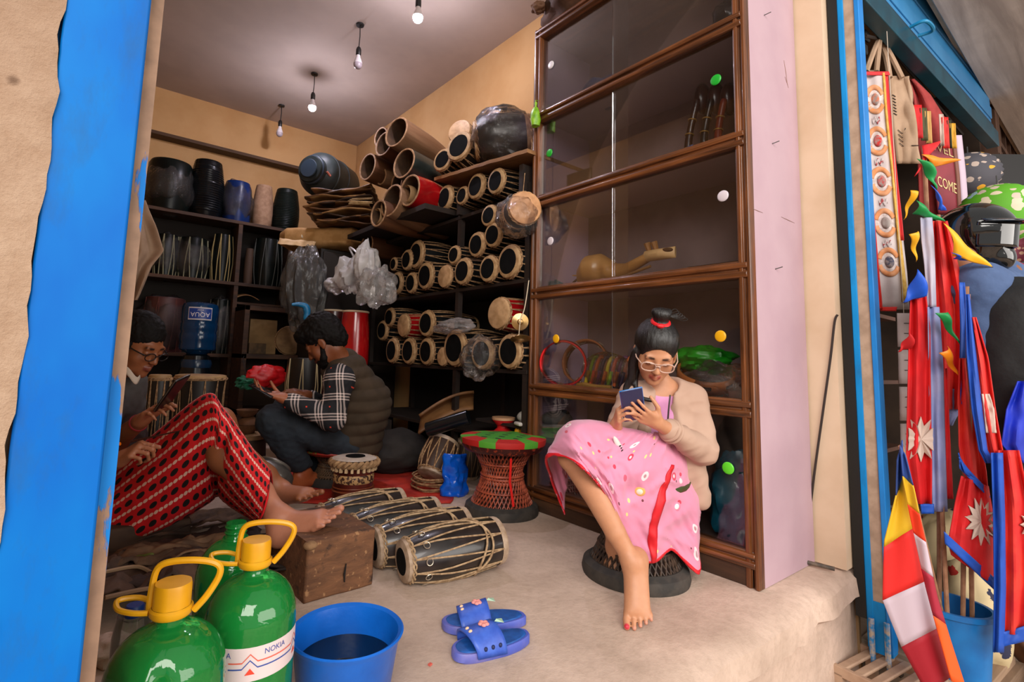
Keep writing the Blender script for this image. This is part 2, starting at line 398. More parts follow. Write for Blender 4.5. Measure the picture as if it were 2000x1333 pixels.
# ------------------------------------------------------------------ ceiling bulbs
CAPM = M('#141414', .4); BULBG = M('#a59aa0', .25, None)
def bulb(px_top, px_bulb, y, lit, label, r=.031):
    c = WP(*px_bulb, 'Y', y) if not isinstance(y, tuple) else W(*px_bulb, y[1])
    k = thing('hanging_bulb', label, 'light bulb', (c.x, c.y, c.z), None, 'bare bulbs on the ceiling')
    obj('ceiling_rose', MB().lathe([(.03, 0), (.028, -.012), (.0005, -.014)], Matrix.Translation((c.x, c.y, ZC)), 16), CAPM, k)
    zt = c.z + .125
    obj('cord', MB().tube([(c.x, c.y, ZC), (c.x + .004, c.y, (ZC + zt) / 2), (c.x, c.y, zt)], .004, 6), CAPM, k)
    obj('socket', MB().lathe([(.0005, .13), (.012, .128), (.019, .11), (.019, .07), (.016, .065)], Matrix.Translation(c), 16), CAPM, k)
    obj('bulb_neck', MB().lathe([(.0145, .07), (.016, .05), (.024, .03), (.030, .012), (.031, .002)], Matrix.Translation(c), 20, cap=False), M('#cfc8c8', .3), k)
    prof = [(.031, .002), (.0315, -.008), (.029, -.02), (.022, -.03), (.012, -.036), (.0005, -.038)]
    obj('bulb_dome', MB().lathe(prof, Matrix.Translation(c), 20, cap=False), emis('#f3ecff', 750) if lit else BULBG, k)
    return c
def bulb_y(pt, pb):   # where the ceiling point above the bulb falls
    a = WP(*pt, 'Z', ZC); return (0, dep(a))
for pt, pb_, lit, lab in (((617, 140), (610, 209), 1, 'lit bulb hanging above the blue barrel'), ((706, 42), (699, 125), 0, 'unlit bulb hanging between the two lit ones'),
                          ((549, 203), (546, 260), 0, 'unlit bulb nearest the back wall'), ((822, -45), (816, 33), 1, 'lit bulb nearest the street at the top of the picture')):
    bulb(pt, pb_, bulb_y(pt, pb_), lit, lab)
# ================================================================== drums
BLACKSHELL = M('#0f1112', .35, '#090a0b', 12, coat=.1)
REDSHELL = M('#a30f12', .25, '#8c0c10', 10, coat=.4)
WOODSHELL = wood('#7d5638', '#52351f', 2, 26, .6)
GREENSHELL = M('#2a3330', .35, '#1d2624', 10, coat=.2)
def prof3(L, r0, rm, r1, n=10, pk=.4):
    out = []
    for i in range(n + 1):
        t = i / n
        r = r0 + (rm - r0) * math.sin(min(t / pk, 1) * PI / 2) if t < pk else rm + (r1 - rm) * (1 - math.cos((t - pk) / (1 - pk) * PI / 2))
        out.append((r, L * t))
    return out
def drum(name, label, cat, Mx, L, r0, rm, r1, shell=None, lac=14, patch=.78, group=None, rings=False, headmat=None, tubes=.0026, lacmat=None, wraps=False):
    k = thing(name, label, cat, Mx.translation, Mx.to_3x3(), group)
    pr = prof3(L, r0, rm, r1)
    obj('shell', MB().lathe(pr, None, 36), shell or BLACKSHELL, k, world=False)
    hm = headmat or SKINHEAD
    obj('drumhead', MB().lathe([(.0004, -.006), (r0 * .9, -.006), (r0 * 1.03, -.002), (r0 * 1.06, .008), (r0 * 1.05, .020), (r0 * 1.005, .026)], None, 36, cap=False), hm, k, world=False)
    obj('tail_head', MB().lathe([(.0004, L + .005), (r1 * .9, L + .005), (r1 * 1.03, L + .002), (r1 * 1.06, L - .008), (r1 * 1.04, L - .02)], None, 28, cap=False), hm, k, world=False)
    if patch: obj('black_patch', MB().lathe([(.0004, -.0085), (r0 * patch * .96, -.0082), (r0 * patch, -.006)], None, 32, cap=False), BLACKPATCH, k, world=False)
    mb = MB()
    n = 40   # braided hoop
    for ph in (0, PI):
        pts = [Vector(((r0 * 1.065 + .003 * math.cos(9 * a + ph)) * math.cos(a), (r0 * 1.065 + .003 * math.cos(9 * a + ph)) * math.sin(a), .016 + .005 * math.sin(9 * a + ph))) for a in [2 * PI * i / 72 for i in range(72)]]
        mb.tube(pts, .0036, 5, closed=True)
    obj('hoop', mb, lacmat or ROPE, k, world=False)
    mb = MB()
    if lac:
        for i in range(lac):
            for s in (0, 1):
                a0 = 2 * PI * (i + s * .0) / lac; a1 = 2 * PI * (i + (.5 if s == 0 else -.5)) / lac
                pts = []
                for j in range(9):
                    t = j / 8; a = a0 + (a1 - a0) * t
                    kk = t * 10; i0 = min(int(kk), 9); rr = pr[i0][0] + (pr[i0 + 1][0] - pr[i0][0]) * (kk - i0) + .003
                    if t < .01: rr = r0 * 1.06
                    pts.append(Vector((rr * math.cos(a), rr * math.sin(a), .018 + (L - .036) * t)))
                mb.tube(pts, tubes, 5)
        obj('lacing', mb, lacmat or ROPE, k, world=False)
    if rings:
        for i in range(lac):
            a = 2 * PI * (i + .25) / lac; rr = r0 * 1.1 + (rm - r0) * .5
            mb = MB().torus(Matrix.Translation((rr * math.cos(a), rr * math.sin(a), L * .17)) @ axisM((0, 0, 0), (math.cos(a), math.sin(a), 0)).to_3x3().to_4x4(), .011, .0016, 16, 5)
            obj('tuning_ring', mb, M('#cfc2ae', .3, metal=.8), k, world=False)
    return k
def shelltube(name, label, Mx, L, r0, r1, mat, th=.012, group='hollow wooden drum shells', cat='drum shell', inner=True):
    k = thing(name, label, cat, Mx.translation, Mx.to_3x3(), group)
    pr = prof3(L, r0, max(r0, r1) * 1.04, r1)
    mo = MB().lathe(pr, None, 36, cap=False).lathe([(r1, L), (.0005, L)], None, 36, cap=False)
    obj('outer_shell', mo, mat, k, world=False)
    obj('rim', MB().lathe([(r0, 0), (r0 - .002, -.004), (r0 - th, -.004), (r0 - th - .001, .003)], None, 36, cap=False), M('#b58d66', .7, '#8d6846', 30), k, world=False)
    obj('bore', MB().lathe([(r0 - th, .002)] + [(r - th, z) for r, z in pr[1:]] + [(.0005, L - .01)], None, 36, cap=False), M('#5b4028', .8, '#3f2a19', 12), k, world=False)
    return k
# ---- rack along the right wall
rk = thing('drum_rack', 'dark wooden rack of drums along the right wall past the cabinet', 'rack', (2.15, 2.0, 0))
RX0, RX1, RY0, RY1 = 1.93, 2.385, 2.0, 3.9
for z in (.32, .70, 1.20, 1.68): obj('shelf', MB().bx(RX0, RX1, RY0, RY1, z - .022, z), DARKWOOD, rk, bevel=.002)
for y in (RY0 + .02, 2.66, RY1 - .03):
    for x in (RX0 + .02, RX1 - .02): obj('post', MB().bx(x - .017, x + .017, y - .017, y + .017, 0, 1.74), DARKWOOD, rk)
obj('back_panel', MB().bx(RX1 - .004, RX1 + .008, RY0, RY1, 0, 1.70), M('#17100b', .8), rk)
pk = thing('plank', 'split wooden plank carrying the plastic wrapped drum above the rack', 'plank', (2.1, 2.4, 1.87))
a = WP(848, 347, 'X', 1.86); b = WP(1030, 290, 'X', 1.86)
mb = MB(); pts = []
for i in range(25):
    t = i / 24; p = a.lerp(b, t); pts.append(p + Vector((.01 * nz((t * 7, 0, 3)), 0, .006 * nz((t * 9, 5, 0)))))
for i in range(24):
    p, q = pts[i], pts[i + 1]
    mb.add([p, q, q + Vector((.5, 0, 0)), p + Vector((.5, 0, 0)), p - Vector((0, 0, .022)), q - Vector((0, 0, .022)), q + Vector((.5, 0, -.022)), p + Vector((.5, 0, -.022))],
           [(0, 1, 2, 3), (7, 6, 5, 4), (0, 4, 5, 1), (3, 2, 6, 7)] + ([(0, 3, 7, 4)] if i == 0 else []) + ([(1, 5, 6, 2)] if i == 23 else []))
obj('board', mb, wood('#a4774a', '#6f4a2a', 1, 20, .7), pk)
obj('bracket', MB().bx(1.9, 2.38, 2.62, 2.65, 1.68, 1.86), DARKWOOD, pk)
obj('bracket', MB().bx(1.9, 2.38, 2.03, 2.06, 1.68, 1.845), DARKWOOD, pk)
# ---- drums in the rack: (px, py, r px, kind)
rows = {
 'top shelf': [(968, 354, 25, 0), (929, 364, 25, 0), (902, 382, 18, 0), (868, 387, 25, 0)],
 'second shelf, upper pile': [(954, 421, 21, 0), (962, 459, 24, 0), (930, 478, 24, 0), (886, 498, 18, 0), (812, 497, 27, 0), (794, 508, 20, 0), (768, 516, 13, 0)],
 'second shelf, lower pile': [(993, 511, 33, 0), (953, 525, 26, 0), (903, 530, 26, 0), (868, 540, 22, 1), (830, 539, 26, 0), (802, 553, 20, 0), (774, 553, 21, 0)],
 'third shelf, upper pile': [(973, 612, 31, 2), (832, 632, 25, 0), (787, 636, 22, 2), (760, 620, 18, 0), (746, 646, 19, 0)],
 'third shelf, lower pile': [(994, 687, 33, 0), (941, 691, 31, 0), (887, 680, 35, 0), (864, 697, 18, 1), (832, 687, 26, 0), (797, 686, 25, 0), (765, 685, 24, 0)],
}
ordn = ['nearest the display cabinet', 'second from the display cabinet', 'third from the display cabinet', 'fourth from the display cabinet', 'fifth from the display cabinet', 'sixth from the display cabinet', 'seventh from the display cabinet']
proto = {}; R0 = .08
PLAIN = M('#c09a70', .6, '#a37e56', 20, .1, 70)
for row, lst in rows.items():
    for i, (px, py, r, kd) in enumerate(lst):
        p = WP(px, py, 'X', 1.90 - .03 * rnd.random()); rr = r * dep(p) / FPX
        Mx = axisM(p, (1, .05 * rnd.uniform(-1, 1), .04 * rnd.uniform(-1, 1)), (0, math.sin(i * 1.7), math.cos(i * 1.7)))
        desc = ('black laced drum', 'plain headed black drum', 'plain headed red drum')[kd]
        lab = f'{desc}, {row}, {ordn[i] if i < len(lst) - 1 or len(lst) == 7 else "farthest from the display cabinet"}'
        lab = lab.replace(', upper pile', ' upper pile').replace(', lower pile', ' lower pile')
        sc = rr / R0 / 1.06
        if kd not in proto:
            k = drum('laced_drum', lab, 'drum', axisM((0, 0, 0), (0, 0, 1)), .40, R0, R0 * 1.16, R0 * .9, REDSHELL if kd == 2 else BLACKSHELL, 14, .81 if kd == 0 else 0, 'laced drums on the wall rack', headmat=PLAIN if kd else None)
            proto[kd] = k; k.matrix_world = Mx @ Matrix.Diagonal((sc, sc, min(sc, 1.05), 1)); WM[k.name] = k.matrix_world
        else: dup(proto[kd], Mx @ Matrix.Diagonal((sc, sc, min(sc, 1.05), 1)), lab)
# tabla pair beside the plank
for px, py, r, lab in ((896, 285, 30, 'tabla with dark patch lying on the plank edge, larger of the two'), (864, 312, 23, 'small tabla with dark patch beside the larger one under the plank end'),):
    p = WP(px, py, 'X', 1.86); rr = r * dep(p) / FPX
    dup(proto[0], axisM(p, (1, .25, -.12)) @ Matrix.Diagonal((rr / R0 / 1.06,) * 2 + (.75, 1)), lab, 'tablas on the plank')
p = WP(897, 256, 'X', 1.93); rr = 24 * dep(p) / FPX
dup(proto[1], axisM(p, (1, .5, -.15)) @ Matrix.Diagonal((rr / R0 / 1.06,) * 2 + (.75, 1)), 'plain headed drum leaning behind the tablas on the plank', 'tablas on the plank')
# ---- hollow wooden shells piled on the far end of the rack
W1 = wood('#8d6a4c', '#6a4a30', 2, 18, .6); W2 = wood('#74492c', '#4d2e1a', 2, 18, .5)
for px, py, r, L, q, mt, X, lab, dr in (
    (774, 258, 31, .62, .72, W1, 1.72, 'large pale wooden drum shell on top of the pile', (1, .25, -.12)),
    (750, 281, 25, .42, .9, W2, 1.78, 'brown wooden drum shell left of the largest shell', (1, .2, -.1)),
    (744, 268, 20, .36, .9, W1, 1.86, 'small wooden drum shell peeking over the brown one', (1, .2, 0)),
    (718, 326, 27, .40, .9, W2, 1.74, 'open wooden drum shell above the leather stack', (1, .15, -.05)),
    (789, 319, 31, .46, .85, GREENSHELL, 1.74, 'dark green drum shell with open mouth in the pile', (1, .2, -.1)),
    (764, 392, 34, .52, .9, W1, 1.66, 'wide brown wooden drum shell below the red one', (1, .1, -.16)),
    (739, 417, 27, .45, .9, W2, 1.62, 'wooden drum shell holding a ring, lowest of the pile', (1, .1, -.05)),
    (800, 372, 32, .34, .8, REDSHELL, 1.70, 'glossy red drum shell with open mouth', (1, .12, -.05)),
    (717, 478, 22, .30, .95, W2, 1.80, 'short brown drum shell above the white plastic bags', (1, .1, 0)),
    (745, 345, 17, .3, .95, W1, 1.84, 'half hidden wooden shell behind the open shell', (1, .1, 0)),
    (775, 357, 19, .3, .95, W2, 1.86, 'shadowed wooden shell beneath the dark green shell', (1, .1, 0))):
    p = WP(px, py, 'X', X); rr = r * dep(p) / FPX
    shelltube('drum_shell', lab, axisM(p, dr), L, rr, rr * q, mt)
for px, py, r, X, lab in ((798, 381, 17, 1.74, 'pale wooden ring nested inside the red shell'), (741, 424, 15, 1.66, 'small wooden ring nested inside the lowest shell')):
    p = WP(px, py, 'X', X); rr = r * dep(p) / FPX
    tag(obj('wooden_ring', MB().grid(lambda u, v: axisM(p, (1, .1, 0)) @ Vector(((rr - .006 * math.cos(2 * PI * v)) * math.cos(2 * PI * u), (rr - .006 * math.cos(2 * PI * v)) * math.sin(2 * PI * u), .03 * math.sin(2 * PI * v))), 28, 8, True, True), M('#a9855c', .7)), lab, 'ring', 'rings inside the shells')
# support deck for the pile
tag(obj('plank_deck', MB().bx(1.70, 2.39, 2.72, 3.9, 1.70, 1.735), DARKWOOD), 'dark plank deck under the wooden drum shells', 'plank')
# ---- plastic bags
def bagmesh(c, rx, ry, rz, seed=0, crush=.18, seg=44, ring=30, knot=0, R=None, freq=1.0, az=1.0):
    c = Vector(c)
    def fn(u, v):
        a = 2 * PI * u; b = PI * (v - .5)
        d = Vector((math.cos(b) * math.cos(a), math.cos(b) * math.sin(a), math.sin(b)))
        q = Vector((d.x, d.y, d.z * az)) * 2.2 * freq + Vector((seed, seed * 1.7, 0))
        k = 1 + crush * (1.3 * nz(q) + .6 * (.3 - abs(nz(q * 1.9))) + .3 * (.3 - abs(nz(q * 3.7))) + .08 * nz(q * 8))
        p = Vector((rx * d.x * k, ry * d.y * k, rz * d.z * k))
        if knot and v > .82: p = Vector((p.x * (1 - (v - .82) / .18 * .92), p.y * (1 - (v - .82) / .18 * .92), p.z + (v - .82) / .18 * knot))
        return c + ((R @ p) if R else p)
    return MB().grid(fn, seg, ring, cu=True)
# big plastic wrapped drum on the plank
p = WP(985, 262, 'X', 2.02)
k = drum('wrapped_drum', 'large dark drum wrapped in clear plastic on top of the plank', 'drum', axisM(p + Vector((-.10, .17, -.02)), (.72, -.6, .12)), .34, .115, .155, .13, BLACKSHELL, 0, 0)
obj('plastic_wrap', bagmesh(p + Vector((.05, .04, .0)), .22, .22, .18, 3, .16), PLASTIC, k)
b = thing('hanging_bag', 'small lime green plastic bag tied on the cabinet top corner', 'bag', WP(1045, 220, 'X', 1.9))
p = WP(1046, 226, 'X', 1.89)
obj('pouch', MB().lathe([(.0005, -.062), (.022, -.060), (.027, -.03), (.024, .015), (.016, .04), (.005, .052), (.008, .075), (.0005, .08)], Matrix.Translation(p), 18, wob=lambda a, z: 1 + .15 * math.sin(3 * a + 40 * z)), M('#86b91d', .4, '#5f9417', 30, .3, 80), b)
obj('tie', MB().tube([p + Vector((0, 0, .06)), p + Vector((.002, .005, .09)), p + Vector((.03, .01, .10))], .002, 5), M('#7aa81c', .5), b)
# damaru-like drum in plastic by the cabinet frame
p = WP(1026, 406, 'X', 1.84); rr = 31 * dep(p) / FPX
k = drum('hand_drum', 'round tan hand drum in clear plastic hanging at the cabinet edge', 'drum', axisM(p, (.45, .88, .05)), .14, rr, rr * 1.0, rr, M('#2a1c12', .4), 0, 0, headmat=M('#cf9a6b', .5, '#b98558', 20))
obj('plastic_wrap', bagmesh(p + Vector((-.005, .06, -.035)), rr * 1.35, rr * 1.25, rr * 1.35, 8, .14), PLASTIC, k)
obj('cord', MB().tube([p + Vector((0, .02, rr)), p + Vector((.02, .03, rr + .12))], .002, 5), ROPE, k)
# plastic over two rack drums and a plastic sheet
p = WP(937, 700, 'X', 1.86)
tag(obj('plastic_bag', bagmesh(p, .10, .13, .125, 21, .2), PLASTIC), 'clear plastic bag over a patched drum on the lowest drum shelf', 'bag')
p = WP(886, 638, 'X', 1.88)
tag(obj('plastic_sheet', bagmesh(p, .07, .17, .045, 5, .3, R=rotZ(.0)), PLASTIC_MILKY), 'crumpled clear plastic sheet above the third drum shelf', 'plastic sheet')
# cymbals on a rod
k = thing('cymbal_pair', 'brass hand cymbals hanging on a cord by the cabinet frame', 'cymbals', WP(1016, 629, 'X', 1.86))
BRASS = M('#c2a070', .3, '#a58450', 20, metal=.8)
cyp = lambda c, n, r: MB().lathe([(.0005, -.012), (r * .25, -.010), (r * .36, -.002), (r * .9, .003), (r, .004), (r * .98, .006), (r * .36, .001), (.0005, -.009)], axisM(c, n), 28, cap=False)
obj('cymbal', cyp(WP(1016, 629, 'X', 1.85), (.55, .82, .1), .045), BRASS, k)
obj('cymbal', cyp(WP(1017, 664, 'X', 1.86), (.2, .3, 1), .055), BRASS, k)
obj('cord', MB().tube(bez([WP(1033, 548, 'X', 1.86), WP(1025, 600, 'X', 1.85), WP(1016, 629, 'X', 1.838), WP(1013, 664, 'X', 1.85)], 6), .0025, 5), M('#d8c7ac', .7), k)
# ================================================================== back shelves and the corner
bs = thing('shelf_unit', 'dark wooden shelf unit of wrapped drums across the back wall', 'shelves', (.8, 5.2, 0))
BY = 5.02
zt = WP(420, 423, 'Y', BY).z; zm = WP(420, 547, 'Y', BY).z; zl = WP(380, 690, 'Y', BY).z
SHW = wood('#573418', '#28180c', 0, 24, .7)
for z in (zt, zm, zl): obj('shelf', MB().bx(.05, 1.62, BY, 5.34, z - .03, z), SHW, bs, bevel=.002)
xd = WP(468, 480, 'Y', BY).x
for x in (.06, xd, 1.6): obj('upright', MB().bx(x - .018, x + .018, BY + .004, 5.34, 0, zt - .03), SHW, bs)
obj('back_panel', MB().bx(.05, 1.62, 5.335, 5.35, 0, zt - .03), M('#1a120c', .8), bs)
def fit(x0, x1, yt, yb, Y):
    p = WP((x0 + x1) / 2, yb, 'Y', Y); s = dep(p) / FPX; return p, (x1 - x0) / 2 * s * .98, (yb - yt) * s
def djembe(label, x0, x1, yt, yb, zb, mat, wrap=False, prof=None, group='drum bodies on the top back shelf', ribs=False, name='barrel_drum', strap=False, Y=5.17):
    p, r, h = fit(x0, x1, yt, yb, Y); p.z = zb + .001
    k = thing(name, label, 'drum', p, None, group)
    pf = prof or [(.82, 0), (.95, .12), (1, .35), (.97, .6), (.82, .9), (.75, 1)]
    pr = [(r * a, h * b) for a, b in pf]
    if ribs: pr = [(lambda z, rr: (rr * (1 + .012 * math.sin(i * PI)), z))(h * i / 50, np.interp(i / 50, [b for a, b in pf], [a for a, b in pf]) * r) for i in range(51)]
    if ribs: pr = [(rr * (1.015 if i % 2 else .985), z) for i, (rr, z) in enumerate(pr)]
    obj('body', MB().lathe(pr, Matrix.Translation(p), 32), mat, k)
    rt = pr[-1][0]
    obj('top_rim', MB().torus(Matrix.Translation(p + Vector((0, 0, h))), rt * .96, r * .045, 28, 6), mat, k)
    if strap:
        mb = MB()
        for i in range(14):
            a = 2 * PI * i / 14; da = PI / 14
            mb.tube([p + Vector(((rr + .003) * math.cos(a + da * z / h * (1 if i % 2 else -1)), (rr + .003) * math.sin(a + da * z / h * (1 if i % 2 else -1)), z)) for rr, z in pr], .0045, 5)
        obj('straps', mb, strap if not isinstance(strap, bool) else M('#8f8468', .6), k)
    if wrap: obj('plastic_wrap', bagmesh(p + Vector((0, 0, h * .5)), r * 1.2, r * 1.15, h * .58, x0 * .1, .12), wrap, k)
    return k
BLK = M('#090d0c', .3, '#0f1513', 8, spec=.2); NAVY = M('#071d4a', .3, '#0a2c66', 8, spec=.25)
djembe('black drum in crinkled clear plastic at the left end of the top shelf', 288, 368, 300, 396, zt, BLK, PLASTIC, [(.9, 0), (1, .3), (1.02, .6), (.97, .95), (.9, 1)])
k = djembe('tall black drum body tapering to the top, second on the top shelf', 366, 432, 310, 421, zt, M('#07090b', .25, '#0c1013', 8, spec=.25), False, None, ribs=True)
djembe('navy blue drum in clear plastic on the top shelf', 434, 486, 346, 426, zt, NAVY, PLASTIC, [(1, 0), (1, .5), (.95, .9), (.85, 1)])
djembe('ribbed pale brown drum body on the top shelf', 491, 530, 358, 441, zt, M('#a78468', .8, '#8f6d52', 20), False, None, ribs=True)
djembe('dark green drum body at the right end of the top shelf', 530, 582, 364, 446, zt, M('#111a17', .4, '#0c1411', 8, spec=.2), False, None, ribs=True)
STR = M('#8d8a6c', .5)
DF = [(.9, 0), (1, .3), (1, .55), (.88, 1)]
djembe('strapped black drum in plastic at the left of the middle shelf', 300, 342, 455, 536, zm, BLK, PLASTIC, DF, 'strapped drums on the middle back shelf', strap=STR)
djembe('squat strapped drum in plastic, second on the middle shelf', 345, 400, 462, 541, zm, BLK, PLASTIC, DF, 'strapped drums on the middle back shelf', strap=STR)
djembe('tall strapped drum left of the middle upright', 410, 450, 452, 545, zm, BLK, False, [(.85, 0), (1, .4), (.95, .7), (.8, 1)], 'strapped drums on the middle back shelf', strap=M('#a5915c', .5))
djembe('strapped black drum right of the middle upright', 490, 546, 464, 556, zm, BLK, False, DF, 'strapped drums on the middle back shelf', strap=M('#3c3f38', .5))
djembe('thin brown drum shell in the shadow beside the middle upright', 474, 492, 482, 554, zm, M('#4a3423', .7), False, None, 'strapped drums on the middle back shelf')
djembe('reddish brown strapped drum in plastic behind the man with glasses', 275, 352, 586, 690, zl, M('#4a2420', .5), PLASTIC, DF, 'drums on the lower back shelf', strap=M('#5a2a24', .5))
djembe('plastic wrapped drum behind the blue water bottle', 402, 446, 578, 682, zl, BLK, PLASTIC, DF, 'drums on the lower back shelf', strap=M('#3f3d33', .5))
p = WP(480, 586, 'Y', 5.1)
tag(obj('wooden_scoop', MB().grid(lambda u, v: p + Vector(((u - .5) * .22, .1 * (v - .5), .04 * math.sin(PI * u) + .02 * v)), 14, 6), M('#8a6238', .7), solid=.008), 'curved piece of bare wood lying beside the middle upright', 'wood piece')
tag(obj('crate_top', MB().bx(xd + .02, 1.6, 5.05, 5.33, p.z - .05, p.z - .03), SHW), 'plain board shelf right of the middle upright', 'board')
# water dispenser with upturned bottle, in front of the back shelf
Yd = 4.45
p, r, h = fit(351, 418, 592, 690, Yd); zb = p.z
k = thing('water_bottle', 'blue water dispenser bottle standing upside down on its base', 'water bottle', p)
WB = NT('blue_bottle'); WB.set(Base_Color=lin('#0d3c66'), Roughness=.12); WB.b.inputs['Transmission Weight'].default_value = .25; WBM = WB.m
pf = [(.55, -.02), (.6, .0), (.97, .07), (1, .12), (.96, .2), (1, .25), (1, .36), (.95, .41), (1, .46), (1, .56), (.96, .6), (1, .64), (1, .9), (.93, .97), (.7, 1), (.0005, 1.0)]
obj('bottle_body', MB().lathe([(r * a, h * b) for a, b in pf], Matrix.Translation(p), 36), WBM, k)
lm = MB(); ang0 = math.atan2(-p.y, -p.x)
def on_cyl(c, rad, a0, x, z): return c + Vector((rad * math.cos(a0 + x / rad), rad * math.sin(a0 + x / rad), z))
lw = r * 1.25; lh = h * .20; lz = h * .77
lab = obj('label', MB().grid(lambda u, v: on_cyl(p, r * 1.012, ang0, (u - .5) * lw, lz + (v - .5) * lh), 16, 2).grid(lambda u, v: on_cyl(p, r * 1.009, ang0, (u - .5) * lw * 1.06, lz + (v - .5) * lh * 1.25), 16, 2, mi=1), [M('#1b3f8f', .4), M('#c9c4c4', .5)], k)
def textmesh(s, size):
    cu = bpy.data.curves.new('t', 'FONT'); cu.body = s; cu.size = size; cu.align_x = 'CENTER'; cu.align_y = 'CENTER'; cu.resolution_u = 3
    o = bpy.data.objects.new('t', cu); COL.objects.link(o); dg = bpy.context.evaluated_depsgraph_get(); dg.update()
    me = o.evaluated_get(dg).to_mesh(); vs = [v.co.copy() for v in me.vertices]; fs = [tuple(q.vertices) for q in me.polygons]
    o.evaluated_get(dg).to_mesh_clear(); bpy.data.objects.remove(o); bpy.data.curves.remove(cu)
    return vs, fs
vs, fs = textmesh('AQUA', lh * .62)
obj('label_lettering', MB().add([on_cyl(p, r * 1.02, ang0, -v.x, lz - v.y - lh * .08) for v in vs], fs), M('#e6e2e4', .5), lab, smooth=False)
vs, fs = textmesh('water', lh * .25)
obj('label_lettering', MB().add([on_cyl(p, r * 1.02, ang0, -v.x, lz - v.y + lh * .33) for v in vs], fs), M('#e6e2e4', .5), lab, smooth=False)
ds = thing('water_dispenser', 'black dispenser base carrying the upturned blue water bottle', 'water dispenser', (p.x, p.y, 0))
obj('body', MB().lathe([(r * .95, .0), (r * .95, zb - .16), (r * .8, zb - .10), (r * .7, zb - .02), (r * .5, zb - .005)], Matrix.Translation((p.x, p.y, 0)), 28), M('#0b1116', .2), ds)
obj('collar', MB().lathe([(r * .82, zb - .12), (r * .86, zb - .08), (r * .78, zb - .05)], Matrix.Translation((p.x, p.y, 0)), 28, cap=False), M('#14304a', .2), ds)
obj('tap', MB().tube([p + Vector((-.02, -r, -.2)), p + Vector((-.03, -r * 1.4, -.2)), p + Vector((-.03, -r * 1.4, -.24))], .012, 8), M('#2a5d85', .3), ds)
# small open box cupboard behind the plaid man
Yc = 4.55
c0 = WP(468, 742, 'Y', Yc); c1 = WP(598, 606, 'Y', Yc)
bc = thing('box_cupboard', 'open fronted wooden box cupboard holding cartons behind the plaid shirt', 'cupboard', (c0.x, Yc, 0))
x0, x1, z1 = c0.x, c1.x, c1.z
zsh = WP(520, 697, 'Y', Yc).z
for x in (x0 + .02, x1 - .02): obj('side', MB().bx(x - .02, x + .02, Yc, Yc + .34, 0, z1), SHW, bc, bevel=.002)
for z in (z1 - .02, zsh, .25): obj('board', MB().bx(x0, x1, Yc, Yc + .34, z - .02, z + .02), SHW, bc, bevel=.002)
obj('back', MB().bx(x0, x1, Yc + .33, Yc + .345, 0, z1), M('#3a2718', .8), bc)
zz = zsh + .021
tag(obj('carton', MB().bx(x0 + .07, x0 + .30, Yc + .08, Yc + .30, zz, zz + .30), M('#85673f', .8, '#745833', 8), bevel=.004), 'plain brown carton inside the box cupboard', 'carton')
tag(obj('small_carton', MB().bx(x0 + .06, x0 + .20, Yc + .02, Yc + .07, zz, zz + .09), M('#5c4529', .8, '#43331f', 20), bevel=.002), 'small printed carton at the front of the box cupboard', 'carton')
pp = WP(566, 668, 'Y', Yc + .06); rr = 26 * dep(pp) / FPX
k = drum('frame_drum', 'round tan frame drum standing in the box cupboard', 'drum', axisM((pp.x, Yc + .05, zz + rr * 1.07), (.1, 1, 0)), .07, rr, rr, rr, M('#4a3420', .6), 0, 0, headmat=M('#8a6b42', .7, '#735532', 12))
p = W(596, 607, 3.72)
tag(obj('blue_cloth', MB().tube(bez([p + Vector((-.10, 0, .035)), p + Vector((-.05, 0, .04)), p + Vector((0, 0, .03)), p + Vector((.015, 0, -.02)), p + Vector((.005, 0, -.07))], 5), [.008, .010, .012, .013, .015, .017, .018, .019, .02, .022, .024, .026, .028, .027, .026, .025, .024, .023, .021, .018, .012], 10), M('#1277a8', .4, '#0e5f8c', 30, .3, 60)), 'blue cloth knotted at the lower end of the large grey sack', 'cloth')
# red bag and green thing under the box
p = WP(520, 735, 'Y', 4.1)
k = tag(obj('red_bag', bagmesh(p, .15, .06, .085, 4, .2), M('#c4131a', .4, '#e01c20', 12, .3, 50)), 'bright red cloth bag below the box cupboard', 'bag')
p = WP(484, 748, 'Y', 4.1)
gt_ = obj('green_tassel', bagmesh(p, .075, .05, .045, 14, .5), M('#0d6a48', .6, '#094a33', 30))
obj('hanging_cord', MB().tube([p, Vector((p.x, p.y + .2, zsh - .02)), Vector((x0 + .02, Yc - .004, zsh))], .003, 5), M('#1c140e', .8), gt_)
tag(gt_, 'dark green tassel beside the bright red bag', 'tassel')
# strapped drums by the men: behind plaid man, and with the tan top at the left
djembe('pale strapped drum standing behind the plaid shirt man', 552, 622, 702, 830, WP(590, 830, 'Y', 3.75).z, M('#1a1512', .4), False, [(.85, 0), (.95, .3), (1, .6), (.9, 1)], None, strap=M('#b7a478', .5), Y=3.75)
p, r, h = fit(338, 428, 735, 850, 3.3)
k = drum('standing_drum', 'upright laced drum with wide tan head behind the phone', 'drum', axisM(p + Vector((0, 0, h)), (0, 0, -1)), h + p.z - .004, r, r * .98, r * .7, M('#1d1611', .5), 12, 0, headmat=M('#b08d5f', .6, '#93704a', 12))
p, r, h = fit(283, 322, 735, 850, 3.1)
k = drum('standing_drum', 'narrow upright laced drum beside the grey shirt', 'drum', axisM(p + Vector((0, 0, h)), (0, 0, -1)), h + p.z - .004, r, r * .98, r * .8, M('#1d1611', .5), 10, 0, headmat=M('#9a784e', .6))
